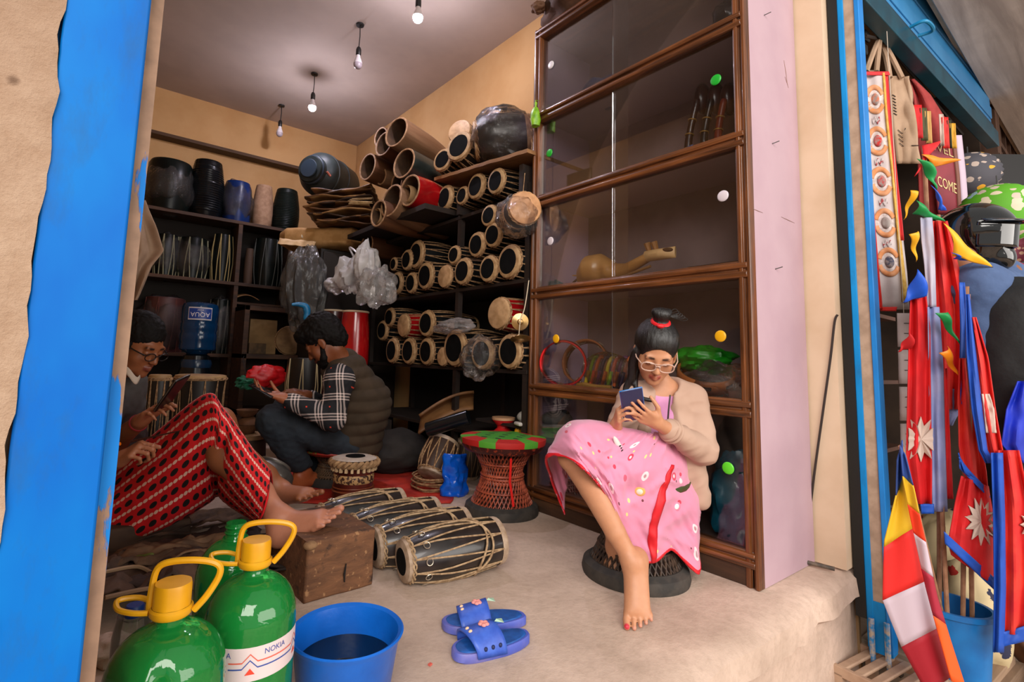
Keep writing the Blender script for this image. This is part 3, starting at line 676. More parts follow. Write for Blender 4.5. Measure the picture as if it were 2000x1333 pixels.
# corner stack: dark cupboard, paper parcel, leather sheets, blue barrel
ck = thing('corner_cupboard', 'dark cupboard in the back corner under the paper parcel', 'cupboard', (1.75, 4.6, 0))
za = WP(620, 483, 'X', 1.55).z
obj('carcass', MB().bx(1.58, 2.35, 4.15, 5.0, 0, za - .005), M('#1c140e', .6, '#120c08', 6), ck, bevel=.004)
obj('door', MB().bx(1.60, 1.95, 4.135, 4.155, .05, za - .03), M('#241911', .55), ck, bevel=.004)
obj('door', MB().bx(1.97, 2.33, 4.135, 4.155, .05, za - .03), M('#241911', .55), ck, bevel=.004)
p = WP(622, 464, 'X', 1.62); zp = za
def parcel(u, v):
    a = 2 * PI * v; L = .70; x = (u - .5)
    cp = abs(math.cos(a)) ** .4 * math.copysign(1, math.cos(a)); sp = abs(math.sin(a)) ** .5 * math.copysign(1, math.sin(a))
    e = 1 - .35 * max(0, abs(x) - .4) / .1
    w = Vector((p.x + .04, p.y - .04, zp + .092)) + RT * (x * L) + Vector((FW.x, FW.y, 0)) * (.2 * cp * e) + Vector((0, 0, .088 * sp * e))
    return w + Vector((0, 0, .012 * nz(w * 9)))
k = thing('paper_parcel', 'brown paper parcel torn open at its left end', 'parcel', (p.x, p.y, zp))
PAPER = M('#b98d57', .8, '#a0753f', 10, .3, 25)
mb = MB().grid(parcel, 30, 20, cv=True); obj('wrapping', mb, PAPER, k)
q = WP(578, 470, 'X', 1.36)
obj('torn_flap', MB().grid(lambda u, v: q + RT * ((u - .5) * .30) + Vector((0, 0, .05 * (v - .5) - .03 * u + .02 * nz((u * 4, v * 3, 1)))) + FW * (.05 * v), 12, 6), M('#d8b78b', .8, '#c39f6e', 10), k, solid=.003)
obj('label_sticker', MB().box(WP(590, 462, 'X', 1.34), (.004, .035, .02), rotZ(-.6)), M('#e2cfae', .6), k)
# leather sheets
LEA = [M('#6b4524', .6, '#3f2712', 8, .3, 30), M('#8a6136', .6, '#54371c', 8, .3, 30), M('#3b2513', .5, '#22140a', 8, .3, 30), M('#a67c49', .7, '#765229', 8, .3, 30)]
base = WP(655, 445, 'X', 1.62)
zs = zp + .185
for i in range(10):
    y0 = 440 - 8.2 * i
    z = zs + .031 * i; s = i * 3.7
    ctr = Vector((base.x + .12, base.y + .12, z)); L = .56 - .16 * rnd.random(); off = rnd.uniform(-.05, .06)
    def sheet(u, v, ctr=ctr, L=L, s=s, off=off):
        x = (u - .5); w = ctr + RT * (x * L + off + .02 * nz((v * 5, s, 0))) + Vector((FW.x, FW.y, 0)).normalized() * ((v - .5) * .42 + .02 * nz((u * 6, s, 3)))
        w.z += .007 * nz((u * 3, v * 2, s)) + .05 * (x + .1) * (.9 if s > 12 else .25) + .02 * math.sin(u * 5 + s) * (1 - v)
        return w
    tag(obj('leather_sheet', MB().grid(sheet, 20, 10), LEA[i % 4], solid=.011), ('lowest folded leather sheet directly on the paper parcel' if i == 0 else 'topmost folded leather sheet under the blue barrel' if i == 9 else f'folded leather sheet, {["second", "third", "fourth", "fifth", "sixth", "seventh", "eighth", "ninth"][i - 1]} up from the paper parcel'), 'leather sheet', 'leather sheets in the corner stack')
mb = MB()
p = WP(700, 392, 'X', 1.62)
for i in range(16):
    o_ = Vector((.03 * rnd.random(), .03 * rnd.random(), .05 * (rnd.random() - .5)))
    mb.tube([p + o_ - RT * .07, p + o_ + RT * .09 + Vector((0, 0, .02 * (rnd.random() - .5)))], .0025, 5)
tag(obj('cane_bundle', mb, M('#b59663', .7, '#8d6d3f', 30)), 'small bundle of split cane beside the leather sheets', 'cane bundle')
# blue barrel
p = WP(606, 330, 'X', 1.52); e = WP(735, 322, 'X', 1.98)
Lb = .58; rb = 44 * dep(p) / FPX
k = thing('plastic_barrel', 'dark blue plastic barrel lying on the leather sheets', 'barrel', p)
BM = M('#1b2121', .42, '#272e2d', 10, .1, 40, spec=.3)
Mx = axisM(p, (.8, .55, .02))
pf = [(.0005, -.02), (.58, -.02), (.6, .0), (.62, .05), (.66, .07), (.66, .10), (.80, .14), (.96, .19), (1, .24), (.985, .245), (.985, .27), (1.02, .28), (1.02, .31), (.99, .32), (1, .34), (1.0, .55), (1.03, .56), (1.03, .6), (1, .61), (.96, .9), (.85, .98), (.0005, 1)]
obj('barrel_body', MB().lathe([(rb * a, Lb * z) for a, z in pf], Mx, 40), BM, k)
obj('lid_ring', MB().torus(Mx @ Matrix.Translation((0, 0, .02)), rb * .62, .012, 32, 8), M('#1c2833', .35), k)
obj('lid_disc', MB().lathe([(.0005, -.03), (rb * .4, -.03), (rb * .42, -.022)], Mx, 28, cap=False), M('#22303c', .4), k)
obj('clasp', MB().tube([Mx @ Vector((-.02, rb * .70, .05)), Mx @ Vector((-.05, rb * .78, .08)), Mx @ Vector((-.05, rb * .7, .11)), Mx @ Vector((-.01, rb * .68, .09))], .01, 8), M('#b0614e', .5), k)
# ---- big bags in the corner
p = WP(596, 562, 'X', 1.40)
tag(obj('plastic_sack', bagmesh(p, .17, .17, .31, 31, .22, 60, 40, az=.25, freq=1.6), glassmat((.72, .72, .68), .9, .2, .03, .7, 12, .07, 'grey_plastic')), 'large grey translucent plastic sack hanging under the paper parcel', 'sack')
tag(obj('sack_contents', bagmesh(p + Vector((.02, .02, -.02)), .14, .14, .26, 3, .1), M('#161512', .8)), 'dark drum inside the large grey plastic sack', 'drum')
p = WP(690, 545, 'X', 1.62)
k = thing('white_bag', 'crumpled whitish plastic bags bunched above the red conga', 'bag', p)
WBAG = glassmat((.85, .83, .82), .8, .3, .03, .35, 10, .5, 'white_plastic')
obj('bag_lobe', bagmesh(p + Vector((0, 0, .02)), .13, .12, .13, 41, .32, az=.3, freq=1.3), WBAG, k)
obj('bag_lobe', bagmesh(WP(715, 515, 'X', 1.6), .085, .085, .13, 47, .28, knot=.05, az=.25, freq=1.4), WBAG, k)
obj('bag_lobe', bagmesh(WP(735, 560, 'X', 1.66), .14, .14, .14, 43, .3, az=.3, freq=1.3), PLASTIC_MILKY, k)
obj('bag_lobe', bagmesh(WP(658, 558, 'X', 1.56), .085, .085, .06, 49, .3, freq=.8), WBAG, k)
obj('bag_handle', MB().tube(bez([WP(690, 500, 'X', 1.6), WP(683, 484, 'X', 1.6), WP(695, 492, 'X', 1.6), WP(702, 508, 'X', 1.6)], 6), .008, 6), WBAG, k)
# congas
p = WP(695, 610, 'X', 1.66)
k = thing('conga', 'tall glossy red conga drum with pale rim behind the plaid man', 'drum', (p.x, p.y, .3))
cz = p.z - .3
obj('body', MB().lathe([(.08, 0), (.098, cz * .3), (.112, cz * .55), (.108, cz * .8), (.094, cz)], Matrix.Translation((p.x, p.y, .3)), 32), M('#b41114', .2, '#9a0d12', 8, coat=.5), k)
obj('rim', MB().torus(Matrix.Translation((p.x, p.y, .3 + cz)), .094, .008, 32, 8), M('#d9c3a6', .4), k)
obj('drumhead', MB().lathe([(.0005, .003), (.091, 0)], Matrix.Translation((p.x, p.y, .3 + cz)), 28, cap=False), SKINHEAD, k)
k2 = dup(k, Matrix.Translation((p.x - .04, p.y + .3, .32)), 'dark maroon conga drum half hidden behind the red conga', None)
mm = M('#4a1210', .3, '#38100e', 8, coat=.3)
for c in [c for c in COL.objects if c.parent == k2 and c.name.startswith('body')]: c.data = c.data.copy(); c.data.materials[0] = mm
tag(obj('wooden_crate', MB().bx(1.50, 1.86, 3.3, 4.1, 0, .298), DARKWOOD, bevel=.004), 'dark wooden crate under the congas', 'crate')
# hanging pale cloth at the left of the opening
p = WP(268, 490, 'Y', 3.6)
cl = [(283, 396), (300, 440), (318, 492), (300, 530), (282, 580), (262, 590)]
def cloth(u, v):
    y = 392 + 195 * v; xr = np.interp(y, [392, 440, 492, 520, 587], [284, 303, 320, 296, 268]); x = 215 + (xr - 215) * u
    w = WP(x, y, 'Y', 3.55); w.y += .03 * math.sin(u * 17 + 1.5 * v) * (.3 + v) + .02 * nz((u * 5, v * 5, 0)); return w
hc_ = WP(248, 392, 'Y', 3.55)
hcl = obj('hanging_cloth', MB().grid(cloth, 40, 24), M('#a58a72', .9, '#94785f', 8, .1, 60), solid=.004)
obj('hanging_cord', MB().tube([hc_ - Vector((0, 0, .02)), Vector((hc_.x, hc_.y, ZC))], .003, 5), M('#3a2a1e', .8), hcl)
tag(hcl, 'pale beige cloth hanging behind the left shutter guide', 'cloth')
# ================================================================== things on the platform floor
def F(px, py, z=0): return WP(px, py, 'Z', z)
# red mat
a, b, c, d = F(455, 985), F(880, 985), F(905, 925), F(480, 915)
mt = MB()
def mat_(u, v):
    p = a.lerp(b, u).lerp(d.lerp(c, u), v); p.x += .03 * nz((u * 6, v * 6, 2)); p.y += .02 * nz((u * 6, v * 6, 5)); p.z = .006 + .008 * max(0, nz((u * 7, v * 5, 1))); return p
tag(obj('red_mat', mt.grid(mat_, 30, 16), M('#c4301c', .7, '#a02015', 9, .3, 60), solid=.006), 'worn red plastic mat spread on the shop floor', 'mat')
# wooden block
bl = F(594, 1182); br = F(728, 1143); bx = (br - bl).normalized(); by = Vector((-bx.y, bx.x, 0)); hb = .178; wd = (br - bl).length
tz = NT('old_block'); v = tz.coord('Object', (.25, 1, 1)); n = tz.noise(v, 30, 7, .7, .8); n2 = tz.noise(tz.coord('Object'), 14, 5, .6)
cc = tz.mix(tz.ramp(n, [(.3, (0, 0, 0)), (.7, (1, 1, 1))]), lin('#7d5233'), lin('#4a2d1a')); cc = tz.mix(tz.ramp(n2, [(.58, (0, 0, 0)), (.66, (.85, .85, .85))]), cc, lin('#22160f')); cc = tz.mix(tz.ramp(tz.noise(tz.coord('Object'), 50, 3), [(.62, (0, 0, 0)), (.7, (.6, .6, .6))]), cc, lin('#b08459'))
tz.set(Base_Color=cc, Roughness=.8); tz.bump(n, .6, .006)
k = thing('wooden_block', 'scarred heavy wooden block under the bare foot', 'block', (bl + br) / 2)
mb = MB()
def blk(x, y, z): return bl + bx * x + by * y + Vector((0, 0, z))
n_ = 10
def face(o, ux, uy, nu=10, nv=8): mb.grid(lambda u, v: (lambda q: q + Vector((.004 * nz(q * 18), .004 * nz(q * 18 + Vector((5, 0, 0))), .004 * nz(q * 18 + Vector((0, 9, 0))))))(o + ux * u + uy * v), nu, nv)
X_, Y_, Z_ = bx * wd, by * .34, Vector((0, 0, hb))
for args in ((bl, X_, Z_), (bl + Y_, X_, Z_), (bl, Y_, Z_), (bl + X_, Y_, Z_), (bl + Z_, X_, Y_), (bl, X_, Y_)): face(*args)
obj('body', mb, tz.m, k, bevel=.006)
obj('crack', MB().tube([blk(wd * .56, -.003, .09), blk(wd * .54, -.004, .06), blk(wd * .55, -.003, .035)], [.002, .004, .002], 6), M('#160d08', .9), k)
obj('chipped_corner', MB().ball(blk(.012, .008, hb - .012), (.022, .018, .014)), M('#8d6a48', .85, '#6a4a2f', 30), k)
# madal drums on the floor
MADROPE = M('#b89a76', .75, '#8c6f50', 60, .3, 200); MADSH = M('#1a1512', .3, '#2c2320', 10, coat=.25)
MHEAD = M('#b7a08a', .6, '#92785f', 20, .1, 70)
A = F(785, 1143); B = F(950, 1112); ax = (B - A).normalized(); r0 = .068
off = Vector((-ax.y, ax.x, 0))
mads = [(A, .365, 'front laced two headed drum lying on the floor, nearest the blue basin'), (A + off * .155 - ax * .045, .36, 'second laced drum lying on the floor, just behind the front one'),
        (A + off * .32 - ax * .09, .36, 'third laced drum lying on the floor, against the wooden block'), (A + off * .50 - ax * .17, .36, 'fourth laced drum lying on the floor, beside the brown tabla')]
for i, (p, L, lab) in enumerate(mads):
    rm, r1 = .088, .078
    axx = (ax + Vector((0, .02 * i, .055))).normalized()
    Mx = axisM(p + Vector((0, 0, r0 * 1.10)), axx, (math.sin(i * 1.1) * .6, 0, 1))
    if i == 0:
        k0 = drum('laced_floor_drum', lab, 'drum', Mx, L, r0 * .95, rm, r1, MADSH, 10, .66, 'laced drums on the shop floor', rings=True, headmat=MHEAD, tubes=.0027, lacmat=MADROPE); k0['group'] = 'laced drums on the shop floor'
        mb = MB()
        mb.tube(bez([Vector((rm * 1.03 * math.cos(a_), rm * 1.03 * math.sin(a_), L * .55 + .10 * math.sin(a_ * 1.0 + .4))) for a_ in [2 * PI * j / 16 for j in range(17)]], 3), .0038, 6)
        mb.tube(bez([Vector((rm * 1.04 * math.cos(a_), rm * 1.04 * math.sin(a_), L * .72 + .02 * math.sin(a_ * 2))) for a_ in [2 * PI * j / 16 for j in range(17)]], 3), .0038, 6)
        obj('wrap_strap', mb, MADROPE, k0, world=False)
    else: dup(k0, Mx, lab)
# brown tabla with white head
tp = F(687, 1000); tp.z = 0
k = thing('tabla', 'brown tabla with white patched head on the red mat', 'drum', tp)
T = Matrix.Translation(tp); rt = .105; H_ = .262
BRN = M('#5a1c10', .3, '#3a120b', 10, coat=.3)
obj('shell', MB().lathe([(rt * .92, 0), (rt * .98, .03), (rt * .95, .10), (rt * .90, .15), (rt * .90, .2), (rt * .96, .24)], T, 36), BRN, k)
obj('carved_band', MB().lathe([(rt * .90, .145), (rt * .935, .15), (rt * .935, .18), (rt * .90, .185)], T, 36, cap=False), M('#b38a5a', .6, '#3a1c10', 70, lo=.48, hi=.52), k)
obj('groove_ring', MB().torus(T @ Matrix.Translation((0, 0, .11)), rt * .95, .004, 36, 6).torus(T @ Matrix.Translation((0, 0, .125)), rt * .93, .003, 36, 6), M('#7a3b1e', .4), k)
mb = MB()
for ph in (0, PI): mb.tube([T @ Vector(((rt * 1.04 + .008 * math.cos(12 * a_ + ph)) * math.cos(a_), (rt * 1.04 + .008 * math.cos(12 * a_ + ph)) * math.sin(a_), .236 + .010 * math.sin(12 * a_ + ph))) for a_ in [2 * PI * i / 96 for i in range(96)]], .010, 6, closed=True)
obj('braided_hoop', mb, M('#a8845c', .8, '#7c5c3c', 40), k)
mb = MB()
for i in range(24): mb.box(T @ Vector((rt * 1.0 * math.cos(i * PI / 12), rt * 1.0 * math.sin(i * PI / 12), .212)), (.012, .012, .022), rotZ(i * PI / 12))
obj('hoop_loops', mb, M('#c2a27a', .7), k)
obj('drumhead', MB().lathe([(.0004, H_), (rt * .8, H_ - .001), (rt * 1.02, H_ - .008)], T, 36, cap=False), M('#cdbfb3', .6, '#b5a493', 14), k)
obj('black_patch', MB().lathe([(.0004, H_ + .003), (rt * .44, H_ + .0025), (rt * .46, H_ - .0005)], T @ Matrix.Translation((.004, 0, 0)), 28, cap=False), BLACKPATCH, k)
# cane stools
def murha(label, base, rb, rw, rs, H, caneA, caneB, seat=True, hidden=False):
    k = thing('cane_stool', label, 'stool', base, None, 'woven cane stools')
    T = Matrix.Translation(base)
    obj('tyre_base', MB().lathe([(rb * .72, 0), (rb * .98, 0), (rb * 1.0, .015), (rb * .97, .04), (rb * .86, .055), (rb * .72, .05)], T, 48, cap=False).lathe([(.0005, .012), (rb * .74, .012)], T, 32, cap=False), M('#2a2724', .75, '#3d3731', 20, .2, 60), k)
    n = 44; mb = MB(); wz = H * .48
    for i in range(n):
        a0 = 2 * PI * i / n
        for sgn in (1, -1):
            a1 = a0 + sgn * 1.05; pts = []
            for j in range(15):
                t = j / 14; z = .045 + (H - .045) * t
                p0 = Vector((rb * .84 * math.cos(a0), rb * .84 * math.sin(a0), .045)); p1 = Vector((rs * .93 * math.cos(a1), rs * .93 * math.sin(a1), H - .015))
                q = p0.lerp(p1, t); rr = math.hypot(q.x, q.y)
                tgt = rw + (rb * .84 - rw) * max(0, 1 - t / .48) ** 1.5 if t < .48 else rw + (rs * .93 - rw) * ((t - .48) / .52) ** 1.4
                q = Vector((q.x * tgt / rr, q.y * tgt / rr, z)); pts.append(T @ q)
            mb.tube(pts, .0036, 5, mi=0 if sgn > 0 else 1)
    obj('cane_weave', mb, [caneA, caneB], k)
    mb = MB()
    for z, r in ((wz - .02, rw * 1.05), (wz - .005, rw * 1.06), (wz + .01, rw * 1.07)): mb.torus(T @ Matrix.Translation((0, 0, z)), r, .006, 40, 6)
    for z in (H * .66, H * .30):
        t = (z - .045) / (H - .045); r = rw + (rs * .93 - rw) * ((t - .48) / .52) ** 1.4 if t > .48 else rw + (rb * .84 - rw) * (1 - t / .48) ** 1.5
        mb.torus(T @ Matrix.Translation((0, 0, z)), r * 1.02, .0045, 40, 6)
    obj('waist_binding', mb, caneA, k)
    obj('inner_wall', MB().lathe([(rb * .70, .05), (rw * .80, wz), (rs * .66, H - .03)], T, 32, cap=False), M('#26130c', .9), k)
    return k, T
base = F(979, 1000); H_ = .366; rs = .212
k, T = murha('red cane stool with red and green woven seat on the bare floor', base, .185, .098, rs, H_, M('#b4573a', .5, '#86382200'[:7], 30), M('#8f3f28', .5, '#5f2616', 30))
def seatgrid(u, v):
    a_ = 2 * PI * u; rr = rs * min(1, v * 1.12); z = H_ + .012 * (1 - (rr / rs) ** 2) if v < .9 else H_ - .028 * ((v - .9) / .1)
    rr2 = rs * (1 + .02 * math.sin(PI * (v - .85) / .15)) if v > .85 else rr
    return T @ Vector((rr2 * math.cos(a_), rr2 * math.sin(a_), z))
def seatmat():
    t = NT('woven_seat'); t.n.remove(t.n['Principled BSDF']); t.b = t.node('ShaderNodeBsdfPrincipled'); t.t.links.new(t.b.outputs[0], t.out.inputs[0])
    tc = t.n.new('ShaderNodeTexCoord'); sp = t.n.new('ShaderNodeSeparateXYZ'); t.t.links.new(tc.outputs['Object'], sp.inputs[0])
    # local x, y around the seat centre
    an = t.math('ARCTAN2', sp.outputs[1], sp.outputs[0]); rr = t.math('SQRT', t.math('ADD', t.math('MULTIPLY', sp.outputs[0], sp.outputs[0]), t.math('MULTIPLY', sp.outputs[1], sp.outputs[1])))
    seg = t.math('FRACT', t.math('MULTIPLY', t.math('ADD', an, 3.5), 6 / (2 * PI)))
    ring = t.ramp(t.math('MULTIPLY', rr, 1), [(.138, (0, 0, 0)), (.142, (1, 1, 1))])
    segm = t.math('GREATER_THAN', seg, .62)
    rim = t.mix(segm, lin('#b3201c'), lin('#4f9a2c'))
    ln = t.math('GREATER_THAN', t.math('FRACT', t.math('MULTIPLY', t.math('ADD', sp.outputs[0], t.math('MULTIPLY', sp.outputs[1], .35)), 17)), .68)
    ln2 = t.math('GREATER_THAN', t.math('FRACT', t.math('MULTIPLY', t.math('SUBTRACT', sp.outputs[1], t.math('MULTIPLY', sp.outputs[0], .6)), 11)), .6)
    ctr = t.mix(t.math('MULTIPLY', ln, ln2), lin('#3f8a2a'), lin('#1b2a20'))
    t.set(Base_Color=t.mix(ring, ctr, rim), Roughness=.55)
    t.bump(t.noise(t.coord('Object'), 120, 3), .2, .003); return t.m
o = obj('woven_seat', MB().grid(seatgrid, 56, 20, cu=True), seatmat(), k)
obj('seat_underside', MB().lathe([(rs * 1.0, H_ - .025), (rs * .97, H_ - .045), (rs * .90, H_ - .062)], T, 40, cap=False), M('#3c0f0b', .4, '#8a3018', 45, lo=.55, hi=.62), k)
obj('red_ribbon', MB().tube([T @ Vector((-.075, -.145, .29)), T @ Vector((-.07, -.135, .18)), T @ Vector((-.062, -.155, .07))], .006, 6), M('#e0201c', .4), k)
base = F(1240, 1122)
murha('dark cane stool under the seated girl in pink', base, .187, .10, .19, .345, M('#4a3424', .6, '#2f2016', 30), M('#3a281b', .6, '#241810', 30)); GSTOOL = base
T = Matrix.Translation(base)
kk = [o for o in COL.objects if o.get('label') == 'dark cane stool under the seated girl in pink'][0]
obj('seat', MB().lathe([(.0005, .352), (.17, .35), (.19, .342), (.185, .325)], T, 36, cap=False), M('#5a2a1a', .6, '#2f4a20', 12), kk)
# stool under the plaid man
base = W(655, 880, 3.0); base.z = 0
k, T = murha('low cane stool with red and green rim under the plaid shirt man', base, .15, .085, .19, .215, M('#6b5138', .6, '#3f2e1e', 30), M('#57402b', .6, '#30221a', 30)); BSTOOL = base
obj('woven_seat', MB().lathe([(.0005, .222), (.16, .22), (.19, .212), (.192, .20), (.17, .185)], T, 36, cap=False), M('#a52a1e', .5, '#6f8a3a', 9, lo=.52, hi=.54), k)
# blue basin with dark water
bp = F(680, 1333); bp = Vector((bp.x, bp.y, 0)); ctr = F(678, 1232, .132); bp = Vector((ctr.x, ctr.y, 0)); rb = .121
k = thing('basin', 'round blue plastic basin of dark water on the concrete', 'basin', bp); T = Matrix.Translation(bp)
obj('wall', MB().lathe([(.0005, .004), (rb * .80, .004), (rb * .84, .012), (rb * .97, .118), (rb * 1.03, .128), (rb * 1.05, .134), (rb * 1.02, .137), (rb * .95, .132), (rb * .93, .12), (rb * .80, .016), (.0005, .012)], T, 56, cap=False), M('#0c62c4', .3, '#0a58b4', 9, .12, 50), k)
obj('water', MB().lathe([(.0005, .072), (rb * .875, .072)], T, 48, cap=False), M('#06131c', .04, spec=.6), k)
# slippers
SB = M('#2d4fae', .45, '#3c62c2', 25); SI = M('#1455a4', .6, '#0f468c', 40)
def slipper(label, toe, heel, flip):
    toe = Vector(toe); heel = Vector(heel); L = (toe - heel).length; ex = (toe - heel).normalized(); ey = Vector((-ex.y, ex.x, 0))
    k = thing('slipper', label, 'slipper', (toe + heel) / 2, None, 'pair of blue slippers')
    def out(t): return .34 * L * (.5 + .0 * t) * (.82 + .25 * math.sin(PI * min(1, t * .95 + .1)) if t > .5 else .86 + .1 * math.cos(PI * t * 2) * .3)
    poly = []
    N = 40
    for i in range(N):
        a_ = 2 * PI * i / N; x = math.cos(a_); y = math.sin(a_)
        xs = math.copysign(abs(x) ** .75, x) * L / 2; w = .185 * L * (1.0 + .16 * x) * (1 - .12 * max(0, -x) * 0)
        poly.append((xs, math.copysign(abs(y) ** .8, y) * w + flip * .012 * x))
    def pt(x, y, z): return (toe + heel) / 2 + ex * x + ey * y + Vector((0, 0, z))
    mb = MB(); levels = [(.93, .0), (1, .005), (1.0, .020), (.97, .024)]
    vs = []; 
    for s_, z in levels: vs += [pt(x * s_, y * s_, z + (.006 * max(0, -x / L) if z > .01 else 0)) for x, y in poly]
    fs = [tuple(reversed(range(N)))]
    for l in range(3): fs += [(l * N + i, l * N + (i + 1) % N, (l + 1) * N + (i + 1) % N, (l + 1) * N + i) for i in range(N)]
    fs.append(tuple(3 * N + i for i in range(N)))
    obj('sole', mb.add(vs, fs), M('#6f6db0', .5, '#4a5ab4', 12), k)
    vs = [pt(x * .9, y * .88, .0245 + .006 * max(0, -x / L)) for x, y in poly] + [pt(x * .86, y * .84, .027 + .006 * max(0, -x / L)) for x, y in poly]
    obj('insole', MB().add(vs, [(i, (i + 1) % N, N + (i + 1) % N, N + i) for i in range(N)] + [tuple(N + i for i in range(N))]), SI, k)
    def strap(u, v):
        a_ = PI * u; xx = L * (-.06 + .36 * v) * 1 + .01 * math.sin(a_); w = .185 * L * (1 + .16 * (xx / (L / 2))) + .004
        hh = .058 - .016 * v
        return pt(xx - .01 * math.cos(a_) * flip, math.cos(a_) * w, .012 + hh * math.sin(a_) ** .75)
    st = obj('strap', MB().grid(strap, 22, 8), SB, k, solid=.0055)
    for i in range(3):
        q = strap(.10 if ey.y < 0 else .90, .2 + .25 * i); obj('strap_hole', MB().ball(q, (.006, .006, .006), None, 0, 10, 6), M('#0a1a4c', .6), st)
    mc = strap(.5, .35) + Vector((0, 0, .005))
    mb = MB()
    for i in range(5): mb.ball(mc + ex * (.0085 * math.cos(i * 1.257)) + ey * (.0085 * math.sin(i * 1.257)), (.007, .007, .004), None, 0, 8, 5)
    obj('flower_charm', mb, M('#e2938c', .5), st)
    f2 = strap(.46, .02) + Vector((0, 0, .004))
    obj('leaf_charm', MB().add([f2, f2 - ex * .022 + ey * .013, f2 - ex * .025 - ey * .010, f2 - ex * .005 + Vector((0, 0, .006))], [(0, 1, 2), (0, 3, 1), (0, 2, 3), (1, 3, 2)]), M('#9fbfa4', .5), st)
    for s_ in (-1, 1): obj('bead_charm', MB().ball(strap(.5 + .05 * s_, .85) + Vector((0, 0, .003)), (.006, .004, .004), None, 0, 10, 6), M('#dcb692', .5), st)
slipper('near blue slipper of the pair on the concrete', F(880, 1285), F(1036, 1258), 1)
slipper('far blue slipper of the pair, partly behind the near one', F(866, 1237), F(1022, 1214), -1)
tag(obj('red_scrap', MB().box(F(840, 1301) + Vector((0, 0, .003)), (.009, .007, .004), rotZ(.3)), M('#c6574a', .7)), 'tiny red scrap on the concrete by the basin', 'scrap')
